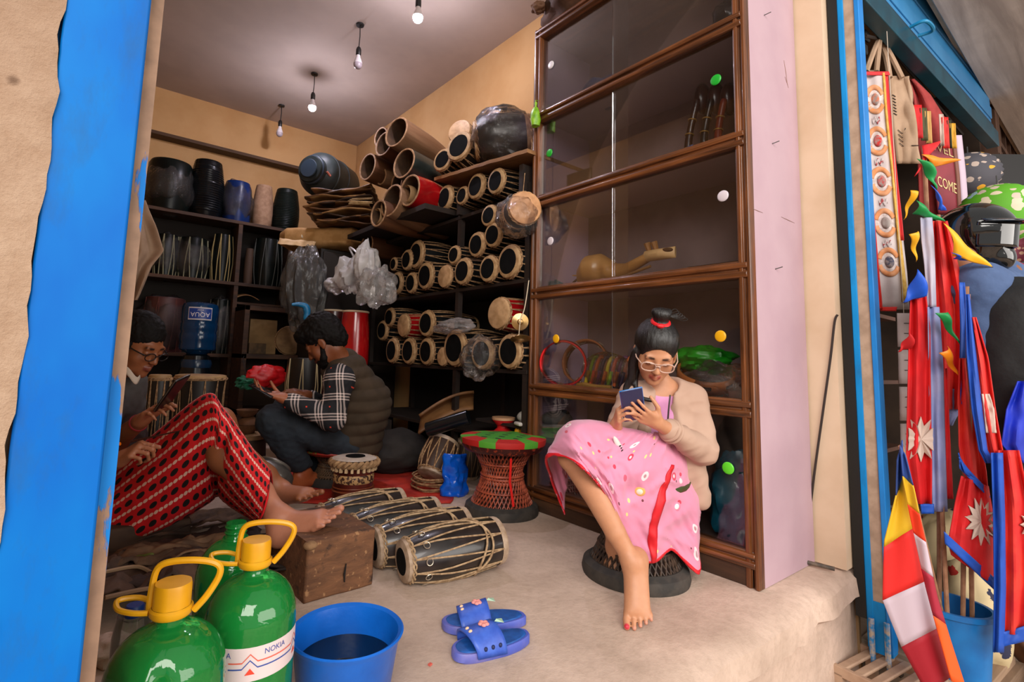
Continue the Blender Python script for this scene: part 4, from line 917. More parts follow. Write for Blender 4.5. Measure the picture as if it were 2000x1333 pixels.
# ---- big green water bottles
GB = NT('green_bottle'); v = GB.coord('Object'); GB.set(Base_Color=GB.mix(GB.noise(v, 9, 3), lin('#149a34'), lin('#0a7a20')), Roughness=.12)
GB.b.inputs['Transmission Weight'].default_value = .6; GB.b.inputs['IOR'].default_value = 1.2; GB.bump(GB.noise(v, 14, 3), .25, .01); GBM = glassmat((.30, .80, .36), 1.0, .05, .05, .12, 9, .62, 'green_bottle', (.012, .26, .045))
YEL = M('#e3a511', .4, '#d4950d', 12)
def jug(label, pc, d, r, H, cap=True, dent=False, band=False, rot=0):
    c = W(pc[0], pc[1], d); base = Vector((c.x, c.y, 0)); T = Matrix.Translation(base) @ Matrix.Rotation(rot, 4, 'Z')
    k = thing('water_jug', label, 'bottle', base, None, 'green water bottles on the front edge')
    hb = H
    pf = [(.0005, .004), (.80, .004), (.93, .012), (1, .04), (1, .11), (.985, .118), (1, .126), (1, .19), (.985, .198), (1, .206), (1, .25)]
    pf = [(r * a_, z * hb / .36) for a_, z in pf]
    z0 = pf[-1][1]
    for i in range(1, 10):
        t = i / 9; pf.append((r * (math.cos(t * PI / 2 * .86) * .98 + .02), z0 + (hb - .035 - z0) * math.sin(t * PI / 2)))
    rn = .0205
    pf = [p_ for p_ in pf if p_[0] > rn or p_[1] < .1] + [(rn, hb - .03), (rn, hb)]
    if dent:
        def dn(a_, z):
            return 1 - .22 * math.exp(-((((a_ - 4.9) % (2 * PI)) - 0) ** 2) / .10 - ((z - .262) / .035) ** 2) - .16 * math.exp(-(((a_ - 4.1)) ** 2) / .12 - ((z - .235) / .05) ** 2) - .10 * math.exp(-(((a_ - 5.7)) ** 2) / .1 - ((z - .225) / .05) ** 2)
    else: dn = None
    m2 = []
    for i in range(len(pf) - 1):
        for j in range(3): m2.append((pf[i][0] + (pf[i + 1][0] - pf[i][0]) * j / 3, pf[i][1] + (pf[i + 1][1] - pf[i][1]) * j / 3))
    m2.append(pf[-1])
    obj('bottle_body', MB().lathe(m2, T, 48, wob=dn), GBM, k, ang=60)
    if cap:
        cp = obj('cap', MB().lathe([(rn * 1.32, hb - .004), (rn * 1.32, hb + .024), (rn * 1.25, hb + .030), (.0005, hb + .031)], T, 32, wob=lambda a_, z: 1 + .012 * math.cos(24 * a_)), YEL, k)
        obj('collar', MB().lathe([(rn * 1.35, hb - .018), (rn * 1.5, hb - .014), (rn * 1.5, hb - .007), (rn * 1.35, hb - .004)], T, 32, cap=False), YEL, k)
        hp = [(.034, 0, -.012), (.052, 0, .01), (.068, 0, .04), (.064, 0, .056), (.035, 0, .062), (-.005, 0, .060), (-.026, 0, .050), (-.032, 0, .02), (-.033, 0, -.010)]
        obj('carry_handle', MB().tube([T @ (Vector((0, 0, hb)) + Vector(q)) for q in bez(hp, 5)], .0052, 8), YEL, k)
        hp2 = [(-.030, .012, -.006), (-.058, .016, .000), (-.082, .004, .001), (-.074, -.01, -.006), (-.05, -.016, -.009), (-.028, -.014, -.010)]
        obj('cap_tab', MB().tube([T @ (Vector((0, 0, hb)) + Vector(q)) for q in bez(hp2, 5)], .0042, 8), YEL, k)
    else:
        obj('neck_thread', MB().torus(T @ Matrix.Translation((0, 0, hb - .008)), rn, .003, 28, 6).torus(T @ Matrix.Translation((0, 0, hb - .02)), rn, .003, 28, 6).torus(T @ Matrix.Translation((0, 0, hb - .034)), rn * 1.15, .004, 28, 6), GBM, k)
    if band:
        a0 = math.atan2(-base.y, -base.x) + .15; zc = band; bh = .056
        ex = lambda x, z: on_cyl(base, r * 1.012, a0, x, zc + z)
        lb = obj('paper_label', MB().grid(lambda u, v: on_cyl(base, r * 1.006, a0, (u - .5) * r * 5.6, zc + (v - .5) * bh), 40, 2), M('#d9c8c8', .5), k)
        def stripe(pts, w):
            mb = MB()
            for i in range(len(pts) - 1):
                (xa, za_), (xb, zb_) = pts[i], pts[i + 1]; ns = 6
                for j in range(ns):
                    t0, t1 = j / ns, (j + 1) / ns; q0 = (xa + (xb - xa) * t0, za_ + (zb_ - za_) * t0); q1 = (xa + (xb - xa) * t1, za_ + (zb_ - za_) * t1)
                    mb.add([ex(q0[0], q0[1] - w), ex(q1[0], q1[1] - w), ex(q1[0], q1[1] + w), ex(q0[0], q0[1] + w)], [(0, 1, 2, 3)])
            return mb
        for sh in (0, .098):
            for cc_, dz, nm in (('#d9604c', .004, 'red'), ('#2a4a9a', -.006, 'blue')):
                obj('label_stripe', stripe([(-.045 + sh, dz), (-.022 + sh, dz), (-.009 + sh, dz + .013), (.004 + sh, dz), (.053 + sh, dz)], .0011), M(cc_, .5), lb, smooth=False)
            mb = MB().add([ex(-.017 + sh, -.0165), ex(.000 + sh, -.0165), ex(-.0085 + sh, -.006)], [(0, 1, 2)])
            obj('label_triangle', mb, M('#e2452f', .5), lb, smooth=False)
        for sx in (.035, -.062):
            vs, fs = textmesh('NOKIA', .013)
            obj('label_lettering', MB().add([ex(v_.x + sx, v_.y + .0165) for v_ in vs], fs), M('#3a4f9a', .5), lb, smooth=False)
    return k
jug('dented green water bottle with yellow cap at the front left', (335, 1190), .80, .085, .358, True, True, rot=-.55)
jug('green water bottle with yellow cap and a white printed band', (500, 1080), .985, .081, .362, True, False, .208, rot=-.55)
jug('capless green water bottle behind the other two', (460, 1050), 1.14, .075, .372, False)
p = W(263, 1190, 1.05)
k = thing('water_bottle', 'small dark bottle with blue cap beside the left green bottle', 'bottle', (p.x, p.y, 0))
obj('bottle_body', MB().lathe([(.0005, .002), (.034, .002), (.036, .02), (.036, .17), (.03, .21), (.016, p.z - .02), (.016, p.z - .005)], Matrix.Translation((p.x, p.y, 0)), 28), glassmat((.7, .72, .7), .9, .03, .05, 0, 20, .05, 'thin_bottle'), k)
obj('cap', MB().lathe([(.0175, p.z - .012), (.0175, p.z + .006), (.015, p.z + .009), (.0005, p.z + .009)], Matrix.Translation((p.x, p.y, 0)), 24), M('#16357c', .4), k)
# ---- heap of brown hides and strips at the lower left
BR = [M('#5a4030', .8, '#3a281d', 10, .5, 30), M('#76583f', .8, '#4b3525', 12, .5, 30), M('#40302a', .85, '#2b1f19', 9, .5, 30)]
def hide(label, c, ux, uy, h, seed, m, th=.006):
    c = Vector(c); ux = Vector(ux); uy = Vector(uy)
    def fn(u, v):
        e = 1 + .25 * nz((math.cos(u * 6) * 2, v * 3 + seed, seed))
        p = c + ux * ((u - .5) * e) + uy * ((v - .5) * e)
        p.z = c.z + h * (.5 + .7 * nz((u * 3.2 + seed, v * 2.8, seed)) + .35 * abs(nz((u * 8, v * 5 + seed, 1)))) * (1 - (2 * u - 1) ** 4 * .5)
        p.z = max(p.z, .006); return p
    return tag(obj('hide_sheet', MB().grid(fn, 30, 24), m, solid=th), label, 'leather hide', 'hides heaped by the bottles')
hide('dark crumpled hide spread under the red skirt', F(360, 1110, .03), (.55, .0, 0), (.05, .40, 0), .07, 3, BR[2])
hide('brown wrinkled hide beside the blue shutter guide', F(285, 1140, .05), (.34, -.1, 0), (.12, .26, 0), .07, 7, BR[0])
hide('tan crumpled hide left of the rear green bottle', F(330, 1090, .07), (.36, -.06, 0), (.1, .16, 0), .05, 11, BR[1])
hide('dark brown hide lying between the bottles and the block', F(500, 1120, .02), (.3, .05, 0), (0, .22, 0), .06, 15, BR[2])
hide('pale hide strip below the feet of the lungi man', F(450, 1015, .02), (.34, .02, 0), (0, .14, 0), .04, 19, BR[1])
mb = MB()
for i in range(26):
    q = F(rnd.uniform(260, 520), rnd.uniform(1030, 1130), .07); a_ = rnd.uniform(-.5, .8); L = rnd.uniform(.08, .22)
    mb.tube(bez([q, q + Vector((L * .4 * math.cos(a_), L * .4 * math.sin(a_), .02 * rnd.random())), q + Vector((L * math.cos(a_ + .4), L * math.sin(a_ + .4), -.01))], 4), rnd.uniform(.002, .004), 5)
tag(obj('leather_strips', mb, M('#4a3527', .7, '#2a1d15', 20)), 'loose dark leather strips scattered over the hides', 'leather strips', None, 'stuff')
q = F(256, 1092, .09)
tag(obj('green_strip', MB().tube(bez([q, q + RT * .03 + Vector((0, 0, .006)), q + RT * .07 + Vector((0, 0, .014))], 5), [.006] * 10 + [.002], 8), M('#6b7430', .6, '#4f5a22', 20)), 'green stalk lying on the hides by the skirt hem', 'stalk')
for i, (a1, a2, c_, lab) in enumerate((((205, 1168), (300, 1150), '#8a6a4e', 'tan leather strap end beside the blue shutter guide'), ((205, 1118), (270, 1108), '#a08060', 'pale leather strap curling near the skirt hem'))):
    tag(obj('leather_strap', MB().tube(bez([F(*a1, .10), F(*a2, .09), F(a2[0] + 40, a2[1] + 22, .06)], 6), .006, 6), M(c_, .7)), lab, 'strap')
q = F(215, 1300)
tag(obj('stone_lump', bagmesh(q + Vector((0, .03, .02)), .05, .05, .035, 61, .15), CONCRETE), 'small lump of concrete beside the left shutter guide', 'stone')
# metal pot behind the lungi knees
p = F(525, 975); p = W(522, 918, 2.5); rp = .125
k = thing('metal_pot', 'grey metal kettle drum bowl behind the red skirt', 'pot', (p.x, p.y, 0))
obj('bowl', MB().lathe([(.0005, -rp), (rp * .5, -rp * .87), (rp * .87, -rp * .5), (rp, 0), (rp * .9, rp * .45), (rp * .6, rp * .7)], axisM((p.x, p.y, rp * 1.0), (.5, .3, .8)), 36), M('#6b6660', .35, '#3f3b36', 10, metal=.6), k)
obj('rim', MB().torus(axisM((p.x, p.y, rp * 1.0), (.5, .3, .8)) @ Matrix.Translation((0, 0, rp * .7)), rp * .6, .008, 32, 8), M('#7b756c', .35, metal=.6), k)
# clay bowls on a little drum
p = W(483, 846, 3.05)
zt_ = p.z
k = thing('small_drum', 'low laced drum carrying the clay bowls', 'drum', (p.x, p.y, 0))
obj('shell', MB().lathe([(.10, 0), (.115, .1), (.105, zt_ - .01)], Matrix.Translation((p.x, p.y, 0)), 28), M('#3a271a', .6), k)
obj('drumhead', MB().lathe([(.11, zt_ - .03), (.112, zt_ - .005), (.0005, zt_)], Matrix.Translation((p.x, p.y, 0)), 28, cap=False), M('#9a7850', .7, '#7a5c3a', 15), k)
CLAY = M('#7a4f30', .75, '#5a3820', 12)
z = zt_
for i, (r, h, lab) in enumerate(((.075, .05, 'lowest clay bowl of the little stack'), (.06, .045, 'overturned clay bowl in the middle of the stack'), (.062, .04, 'topmost clay bowl of the little stack'))):
    T = Matrix.Translation((p.x - .01 + .012 * (i % 2), p.y, z))
    pf = [(r * .6, 0), (r * .9, h * .5), (r, h), (r * .93, h), (r * .8, h * .5), (.0005, h * .15)]
    if i == 1: pf = [(r, 0), (r * .9, h * .5), (r * .45, h), (.0005, h)]
    tag(obj('clay_bowl', MB().lathe(pf, T, 28, cap=False), CLAY), lab, 'bowl', 'stacked clay bowls'); z += h + .001
# dark floor cushion behind the plaid man
p = F(785, 935)
tag(obj('dark_sack', bagmesh((p.x + .05, p.y + .2, .13), .25, .22, .14, 71, .10), M('#2a2420', .9, '#1f1a17', 10, .3, 40)), 'dark grey sack slumped behind the plaid shirt man', 'sack')
# tilted rope drum with coil, blue bag
p = F(858, 955); T_ = axisM((p.x - .045, p.y + .02, .075), (.55, .25, .80), (0, 0, 1))
k = drum('rope_drum', 'tilted rope laced drum standing in a coil of rope', 'drum', T_, .22, .082, .10, .09, M('#3a2418', .6), 12, 0, headmat=MHEAD, tubes=.0045, lacmat=ROPE)
mb = MB()
for i in range(9):
    mb.tube([Vector((p.x - .02 + (.125 + .012 * (i % 3) + .01 * nz((i, j * .3, 0))) * math.cos(j * .33), p.y + (.11 + .012 * (i % 3)) * math.sin(j * .33), .010 + .009 * i + .012 * nz((i * 3, j * .4, 2)))) for j in range(19)], .0045, 5, closed=True)
tag(obj('rope_coil', mb, ROPE), 'coil of pale rope around the tilted drum', 'rope')
p = F(888, 962)
b_ = MB()
def bb(u, v):
    q = WP(868 + 40 * u - 8 * v + 10 * v * u, 886 + 82 * v, 'Y', p.y - .06); w = .045 * (1 - abs(2 * u - 1)) ** .5
    return q + Vector((.02 * nz((u * 4, v * 4, 1)), -w * 1 + .03 * nz((u * 5, v * 5, 3)), 0))
tag(obj('blue_bag', MB().grid(bb, 16, 20), M('#0a4fc0', .2, '#0d63d8', 14, .3, 30), solid=.01), 'bright blue plastic bag propped beside the red cane stool', 'bag')
p, r, h = F(922, 945), .06, .20
k = drum('laced_drum', 'brown upright laced drum behind the blue bag', 'drum', axisM((p.x + .05, p.y + .1, .24), (0, .1, -1)), .23, .075, .085, .07, M('#2b1d14', .6), 12, 0, headmat=MHEAD, lacmat=M('#6a5036', .7))
# lumber, shoes and small things on the low shelf of the rack
a_, b_ = W(818, 830, 3.15), W(925, 792, 3.25)
tag(obj('wooden_board', MB().grid(lambda u, v: a_.lerp(b_, u) + Vector((.0, 0, .055 * (v - .5) * 2 + .05 * math.sin(PI * u * .8))) + FW * (.12 * math.sin(v * PI)), 16, 8), M('#8a6038', .6, '#6a4526', 6), solid=.015), 'curved brown wooden board under the drum rack', 'board')
a_, b_ = W(835, 840, 3.0), W(915, 815, 2.95)
tag(obj('dark_pipe', MB().tube([a_, b_], .042, 20), M('#0c1216', .2)), 'shiny dark cylinder below the curved wooden board', 'cylinder')
p = W(947, 838, 2.85); z0 = .322
k = thing('toy_drum', 'small red waisted drum on the low rack shelf', 'drum', (p.x, p.y, z0))
T = Matrix.Translation((max(p.x, 1.99), p.y, z0))
obj('shell', MB().lathe([(.058, 0), (.06, .02), (.035, .045), (.035, .055), (.062, .085), (.064, .10)], T, 28), M('#b51a1a', .4), k)
obj('drumhead', MB().lathe([(.066, .09), (.066, .104), (.0005, .106)], T, 28, cap=False), M('#b58a66', .6), k)
p = W(982, 828, 2.75)
tag(obj('yellow_toy', bagmesh((max(p.x, 1.98), p.y, .322 + .032), .025, .02, .032, 81, .3), M('#d2900f', .4)), 'small yellow toy beside the red waisted drum', 'toy')
p = W(1005, 822, 2.72)
tag(obj('red_box', MB().box((max(p.x, 2.02), p.y, .322 + .055), (.09, .09, .05), rotZ(.3)), M('#8d1a18', .5), bevel=.008), 'dark red box at the end of the low rack shelf', 'box')
tag(obj('brown_packet', MB().box((max(p.x, 2.02), p.y, .322 + .015), (.13, .12, .028), rotZ(.1)), M('#4c3626', .7), bevel=.004), 'brown packet under the dark red box', 'packet')
SHOE = M('#8d8780', .6, '#6f6a64', 20)
for i, (px, py, lab) in enumerate(((1000, 795, 'left grey shoe of the pair near the cabinet foot'), (1022, 795, 'right grey shoe of the pair near the cabinet foot'))):
    p = W(px, py, 2.68); c = Vector((2.02 + .10 * i * .6, p.y + .02 - .08 * i, .43))
    k = thing('shoe', lab, 'shoe', c, None, 'pair of grey shoes')
    obj('upper', bagmesh(c + Vector((.0, 0, .02)), .095, .038, .04, 3 + i, .03, R=rotZ(-.3)), SHOE, k)
    obj('sole', MB().box(c + Vector((0, 0, -.018)), (.2, .07, .02), rotZ(-.3)), M('#b8b2aa', .6), k, bevel=.008)
    obj('opening', MB().ball(c + Vector((.045, -.01, .045)), (.035, .026, .02), rotZ(-.3)), M('#2a2826', .8), k)
tag(obj('shoe_rack', MB().bx(1.95, 2.36, 2.02, 2.45, .385, .40), DARKWOOD), 'thin dark board carrying the grey shoes', 'board')
# ---- contents of the display cabinet
def on_shelf(px, py, X, z): p = WP(px, py, 'X', X); p.z = z; return p
S = [z - .008 for z in RZ]   # shelf tops
# wooden fiddle (sarangi) on shelf 3
pb = on_shelf(1165, 540, 2.10, S[2]); HON = wood('#d8a566', '#b07c42', 1, 12, .4, .3); yv = Vector((0, -1, 0))
k = thing('wooden_fiddle', 'pale carved wooden fiddle lying on the third cabinet shelf', 'fiddle', pb)
def fid(u, v):
    t = u; w = np.interp(t, [0, .03, .15, .28, .36, .44, .52, .62, 1], [.0, .06, .09, .08, .055, .066, .05, .03, .024]); h = np.interp(t, [0, .04, .14, .3, .42, .5, .65, 1], [.0, .08, .115, .115, .09, .07, .045, .032])
    a_ = 2 * PI * v
    return pb + yv * (t * .44 - .10) + Vector((math.cos(a_) * w, 0, h * .68 + .02 + math.sin(a_) * h * .68)) + Vector((-.03 * max(0, t - .5) * 2, 0, .16 * max(0, t - .5)))
obj('body', MB().grid(fid, 40, 20, cv=True), HON, k)
q = pb + yv * .35 + Vector((-.03, 0, .118))
obj('head', MB().grid(lambda u, v: q + yv * ((u - .3) * .15) + Vector((.038 * math.cos(2 * PI * v) * math.sin(PI * (.15 + .8 * u)), 0, .026 * math.sin(2 * PI * v))), 14, 12, cv=True), M('#dcb27a', .5), k)
obj('head_slot', MB().ball(q + yv * .07 + Vector((-.012, 0, .010)), (.016, .03, .012)), M('#5a3a1c', .8), k)
for s_ in (0, .035): obj('tuning_peg', MB().tube([q + yv * (-.02 + s_) + Vector((0, 0, .01)), q + yv * (-.03 + s_) + Vector((-.01, 0, .06))], [.010, .016], 8), M('#9a6b3a', .5), k)
obj('end_pin', MB().tube([pb + yv * -.085 + Vector((0, 0, .075)), pb + yv * -.16 + Vector((0, 0, .085))], [.008, .003], 8), HON, k)
k = thing('wooden_bow', 'thin wooden bow leaning at the front of the third cabinet shelf', 'bow', pb + yv * .2)
obj('stick', MB().tube([pb + yv * .12 + Vector((-.07, 0, .01)), pb + yv * .36 + Vector((-.075, 0, .06))], .007, 8), M('#8a6238', .5), k)
obj('foot_disc', MB().lathe([(.0005, .006), (.03, .004), (.034, 0)], Matrix.Translation(pb + yv * .09 + Vector((-.08, 0, .0))), 20), M('#8d7048', .5), k)
p = on_shelf(1385, 520, 2.2, S[2])
tag(obj('long_box', MB().bx(2.12, 2.36, .90, 1.20, S[2], S[2] + .055), M('#4a3020', .6, '#2c1c12', 10), bevel=.004), 'dark flat wooden box at the near end of the third cabinet shelf', 'box')
p = on_shelf(1085, 552, 2.03, S[2])
tag(obj('blue_wrapper', bagmesh(p + Vector((0, .0, .025)), .04, .04, .028, 91, .4), M('#1a7488', .4)), 'small teal plastic wrapper in the far corner of the third shelf', 'wrapper')
tag(obj('black_cable', MB().tube(bez([p + Vector((.02, -.06, .01)), p + Vector((.03, -.12, .05)), p + Vector((.03, -.2, .085)), p + Vector((.05, -.26, .05))], 6), .006, 6), M('#121212', .5)), 'short black cable beside the carved wooden fiddle', 'cable')
# tambourines and packets on shelf 4
def tambourine(label, c, n, R, mat):
    k = thing('tambourine', label, 'tambourine', c, None, 'tambourines in the cabinet'); Mx = axisM(c, n); h = .056
    mb = MB(); seg = 48
    fr = obj('frame', MB().grid(lambda u, v: Mx @ Vector(((R - .008 * (0 if 0 < v < 2 else 0)) * math.cos(2 * PI * u), R * math.sin(2 * PI * u), (v - .5) * h)), seg, 2, cu=True), mat, k, solid=.009)
    for i in range(7):
        a_ = 2 * PI * (i + .3) / 7; p_ = Mx @ Vector((R * math.cos(a_), R * math.sin(a_), 0)); out = (Mx.to_3x3() @ Vector((math.cos(a_), math.sin(a_), 0)))
        tan = (Mx.to_3x3() @ Vector((-math.sin(a_), math.cos(a_), 0)))
        B_ = Matrix((tan, Mx.to_3x3() @ Vector((0, 0, 1)), out)).transposed()
        obj('jingle_slot', MB().box(p_, (.040, .018, .0125), B_), M('#2a1a12', .8), k, bevel=.005)
        for dz in (-.004, .004):
            obj('jingle', MB().lathe([(.0005, -.002), (.005, -.002), (.014, .001), (.0145, .0025), (.0005, 0)], axisM(p_ + tan * dz * 1.5, (Mx.to_3x3() @ Vector((0, 0, 1))) + tan * dz * 20), 14, cap=False), M('#a59a90', .3, metal=.8), k)
    return k
p = WP(1100, 706, 'X', 2.03)
tambourine('red tambourine leaning at the far end of the fourth shelf', Vector((p.x, p.y, S[3] + .118)), (-.80, -.58, -.12), .115, M('#d4161a', .4))
p = WP(1135, 700, 'X', 2.14)
tambourine('tan wooden tambourine behind the red tambourine', Vector((p.x, p.y - .03, S[3] + .125)), (-.9, -.3, .25), .117, M('#a8653a', .5, '#8d5230', 10))
p = WP(1180, 720, 'X', 2.10)
cols = ['#9acb1c', '#e06a1c', '#3a2440', '#d8c21c', '#e8501c', '#6a2a6a', '#e0701c']
k = thing('clapper_pack', 'clear packet of bright coloured clappers on the fourth shelf', 'packet', (p.x, p.y, S[3]))
for i in range(7):
    yy = p.y + .11 - .035 * i
    obj('clapper', MB().tube(bez([(p.x + .04, yy, S[3] + .02), (p.x + .03, yy, S[3] + .09), (p.x + .05, yy - .01, S[3] + .15), (p.x + .06, yy - .03, S[3] + .155)], 4), .009, 8), M(cols[i], .35), k)
    obj('clapper', MB().tube([(p.x - .01, yy, S[3] + .015), (p.x + .0, yy - .015, S[3] + .085)], .009, 8), M(cols[(i + 3) % 7], .35), k)
obj('plastic_sleeve', bagmesh((p.x + .02, p.y, S[3] + .085), .055, .145, .095, 33, .07), PLASTIC, k)
tag(obj('wooden_tray', MB().tube(bez([(p.x - .08, p.y + .10, S[3] + .012), (p.x - .085, p.y + .05, S[3] + .018), (p.x - .08, p.y, S[3] + .012), (p.x - .075, p.y - .1, S[3] + .012)], 5), .010, 8), M('#b98a42', .5)), 'slim wooden clapper handle in front of the coloured packet', 'handle')
tag(obj('maroon_packet', MB().box((p.x + .02, p.y - .22, S[3] + .045), (.10, .12, .088), rotZ(.15)), M('#3e1c1c', .3, '#6a5048', 14), bevel=.006), 'dark maroon packet behind the girl on the fourth shelf', 'packet')
p = WP(1375, 745, 'X', 2.06)
tambourine('tan tambourine in a clear bag behind the girl', Vector((p.x + .03, p.y + .01, S[3] + .085)), (-.35, -.3, .88), .105, M('#c07038', .45))
tag(obj('green_bag', bagmesh((p.x + .06, p.y + .04, S[3] + .155), .10, .12, .055, 23, .25), M('#1d9a1c', .35, '#158214', 12, .3, 30)), 'bright green plastic bag lying on the tan tambourine', 'bag')
tag(obj('clear_bag', bagmesh((p.x + .0, p.y - .07, S[3] + .07), .10, .12, .07, 27, .25), PLASTIC), 'clear plastic bag around the tambourine behind the girl', 'bag')
tag(obj('pink_packet', MB().box((p.x + .06, p.y - .14, S[3] + .018), (.14, .1, .03), rotZ(.2)), M('#8a5a4c', .6, '#6a4038', 15), bevel=.005), 'dull pink packet at the near end of the fourth shelf', 'packet')
# second shelf: lutes with banded necks, blue bag, wood pieces
for i, (px, lab, m_) in enumerate(((1340, 'dark fiddle neck with brass bands beside the blue cloth', '#2a120c'), (1372, 'dark fiddle neck with brass bands standing in the middle', '#1c0f0b'), (1402, 'reddish fiddle neck standing nearest the cabinet edge', '#6a2412'))):
    pz = on_shelf(px, 262, 2.12, S[1]); top = WP(px + 22 - 5 * i, 195, 'X', 2.16)
    k = thing('banded_fiddle', lab, 'fiddle', pz, None, 'banded fiddles on the second shelf')
    ln_ = bez([pz, pz.lerp(top, .5) + Vector((0, .012, 0)), top], 8)
    obj('neck', MB().tube(ln_, [.017] * 8 + [.015] * 8 + [.012], 10), M(m_, .3), k)
    mb = MB()
    for j in (1, 3, 5, 8, 11): mb.torus(axisM(ln_[j], ln_[j + 1] - ln_[j]), .0175, .003, 14, 6)
    obj('brass_bands', mb, M('#c9a35c', .3, metal=.7), k)
    obj('bell', MB().ball(top + Vector((.05, .0, .02)), (.05, .035, .075)), M('#3a140f', .3, '#240c08', 8), k)
p = on_shelf(1342, 268, 2.06, S[1])
tag(obj('blue_cloth', bagmesh(p + Vector((0, 0, .03)), .04, .06, .035, 55, .4), M('#174f8a', .5, '#0f3a6a', 20, .3, 50)), 'crumpled blue cloth among the banded fiddles', 'cloth')
p = on_shelf(1195, 325, 2.06, S[1])
tag(obj('wood_offcut', MB().tube([p + Vector((0, .14, .012)), p + Vector((0, -.2, .014))], .013, 8), M('#7a4d2a', .6)), 'brown wooden stick at the front of the second shelf', 'stick')
p = on_shelf(1122, 345, 2.2, S[1])
tag(obj('dark_board', MB().bx(2.18, 2.20, p.y - .13, p.y + .10, S[1], S[1] + .20), M('#1c1310', .5), bevel=.006), 'dark board leaning at the far end of the second shelf', 'board')
# top compartment: blue and black bags
p = on_shelf(1175, 150, 2.12, S[0])
tag(obj('blue_plastic_bag', bagmesh(p + Vector((0, 0, .07)), .08, .14, .08, 63, .35), M('#0d4f86', .35, '#083560', 10, .3, 30)), 'deep blue plastic bag in the top compartment of the cabinet', 'bag')
p = on_shelf(1165, 110, 2.25, S[0])
tag(obj('dark_teal_bag', bagmesh(p + Vector((0, 0, .12)), .07, .08, .12, 67, .2), M('#0c2a38', .5)), 'dark teal bundle behind the deep blue plastic bag', 'bag')
p = on_shelf(1350, 40, 2.14, S[0])
tag(obj('black_bag', bagmesh((2.18, .98, S[0] + .14), .11, .10, .14, 69, .2), M('#0c0d0d', .3, '#15191a', 10, .4, 30)), 'black plastic bag at the near end of the top compartment', 'bag')
# bottom compartment
p = WP(1410, 990, 'X', 2.05)
tag(obj('teal_sheet', bagmesh((2.08, .98, .095 + .15), .10, .105, .17, 73, .28), M('#0b3f52', .3, '#0a5468', 10, .35, 22)), 'dark teal plastic sheet bundled in the bottom compartment', 'bag')
tag(obj('dark_case', bagmesh((2.2, 1.0, .095 + .30), .11, .12, .20, 77, .12), M('#17181a', .5)), 'black soft case behind the teal plastic sheet', 'case')
tag(obj('maroon_cushion', bagmesh((2.06, 1.84, .095 + .03), .07, .09, .028, 79, .08), M('#4a1216', .6)), 'maroon cushion in the far corner of the bottom compartment', 'cushion')
# bundle on top of the cabinet
p = WP(1085, 5, 'X', 2.1)
k = thing('cloth_bundle', 'brown cloth bundle lying on top of the cabinet', 'bundle', (p.x, p.y, ZT))
obj('bundle', bagmesh((2.12, 1.76, ZT + .10), .24, .26, .11, 83, .12), M('#5a3b28', .8, '#3a2518', 8, .4, 25), k)
obj('bundle_knot', bagmesh((1.90, 1.93, ZT + .11), .04, .04, .03, 85, .2), M('#6a4a34', .8), k)
# ---- small things on the cream wall
a_ = [(1636, 615), (1630, 630), (1622, 700), (1608, 800), (1590, 930), (1578, 1040), (1574, 1112)]
pts = [WP(x, y, 'X', XW - .012) for x, y in a_]
tag(obj('black_cable', MB().tube(bez(pts, 6), .0045, 6), M('#2a1f1a', .6)), 'dark cable hanging down the cream wall to the floor', 'cable')
q = WP(1603, 1104, 'Z', .012)
k = thing('metal_bolt', 'rusty bolt lying at the foot of the cream wall', 'bolt', q)
obj('rod', MB().tube([q + Vector((-.02, .05, .0)), q + Vector((.0, -.045, 0))], .008, 10), M('#4a423b', .6, '#6b5b4c', 40), k)
obj('bolt_head', MB().lathe([(.013, -.006), (.013, .006)], axisM(q + Vector((-.02, .05, .002)), (-.02, .095, 0)), 8), M('#4a423b', .6), k)
for i, (px, py, lab) in enumerate(((1492, 30, 'small nail high on the pink cabinet side'), (1508, 281, 'small nail midway up the pink cabinet side'), (1514, 526, 'lowest small nail in the pink cabinet side'))):
    q = WP(px, py, 'Y', Y0); tag(obj('nail', MB().tube([q, q + Vector((.012, -.022, .008))], .0018, 6), M('#2a211d', .5)), lab, 'nail', 'nails in the cabinet side')
for px, py, w, h in ((1478, 410, .028, .012), (1537, 430, .03, .010)):
    pass
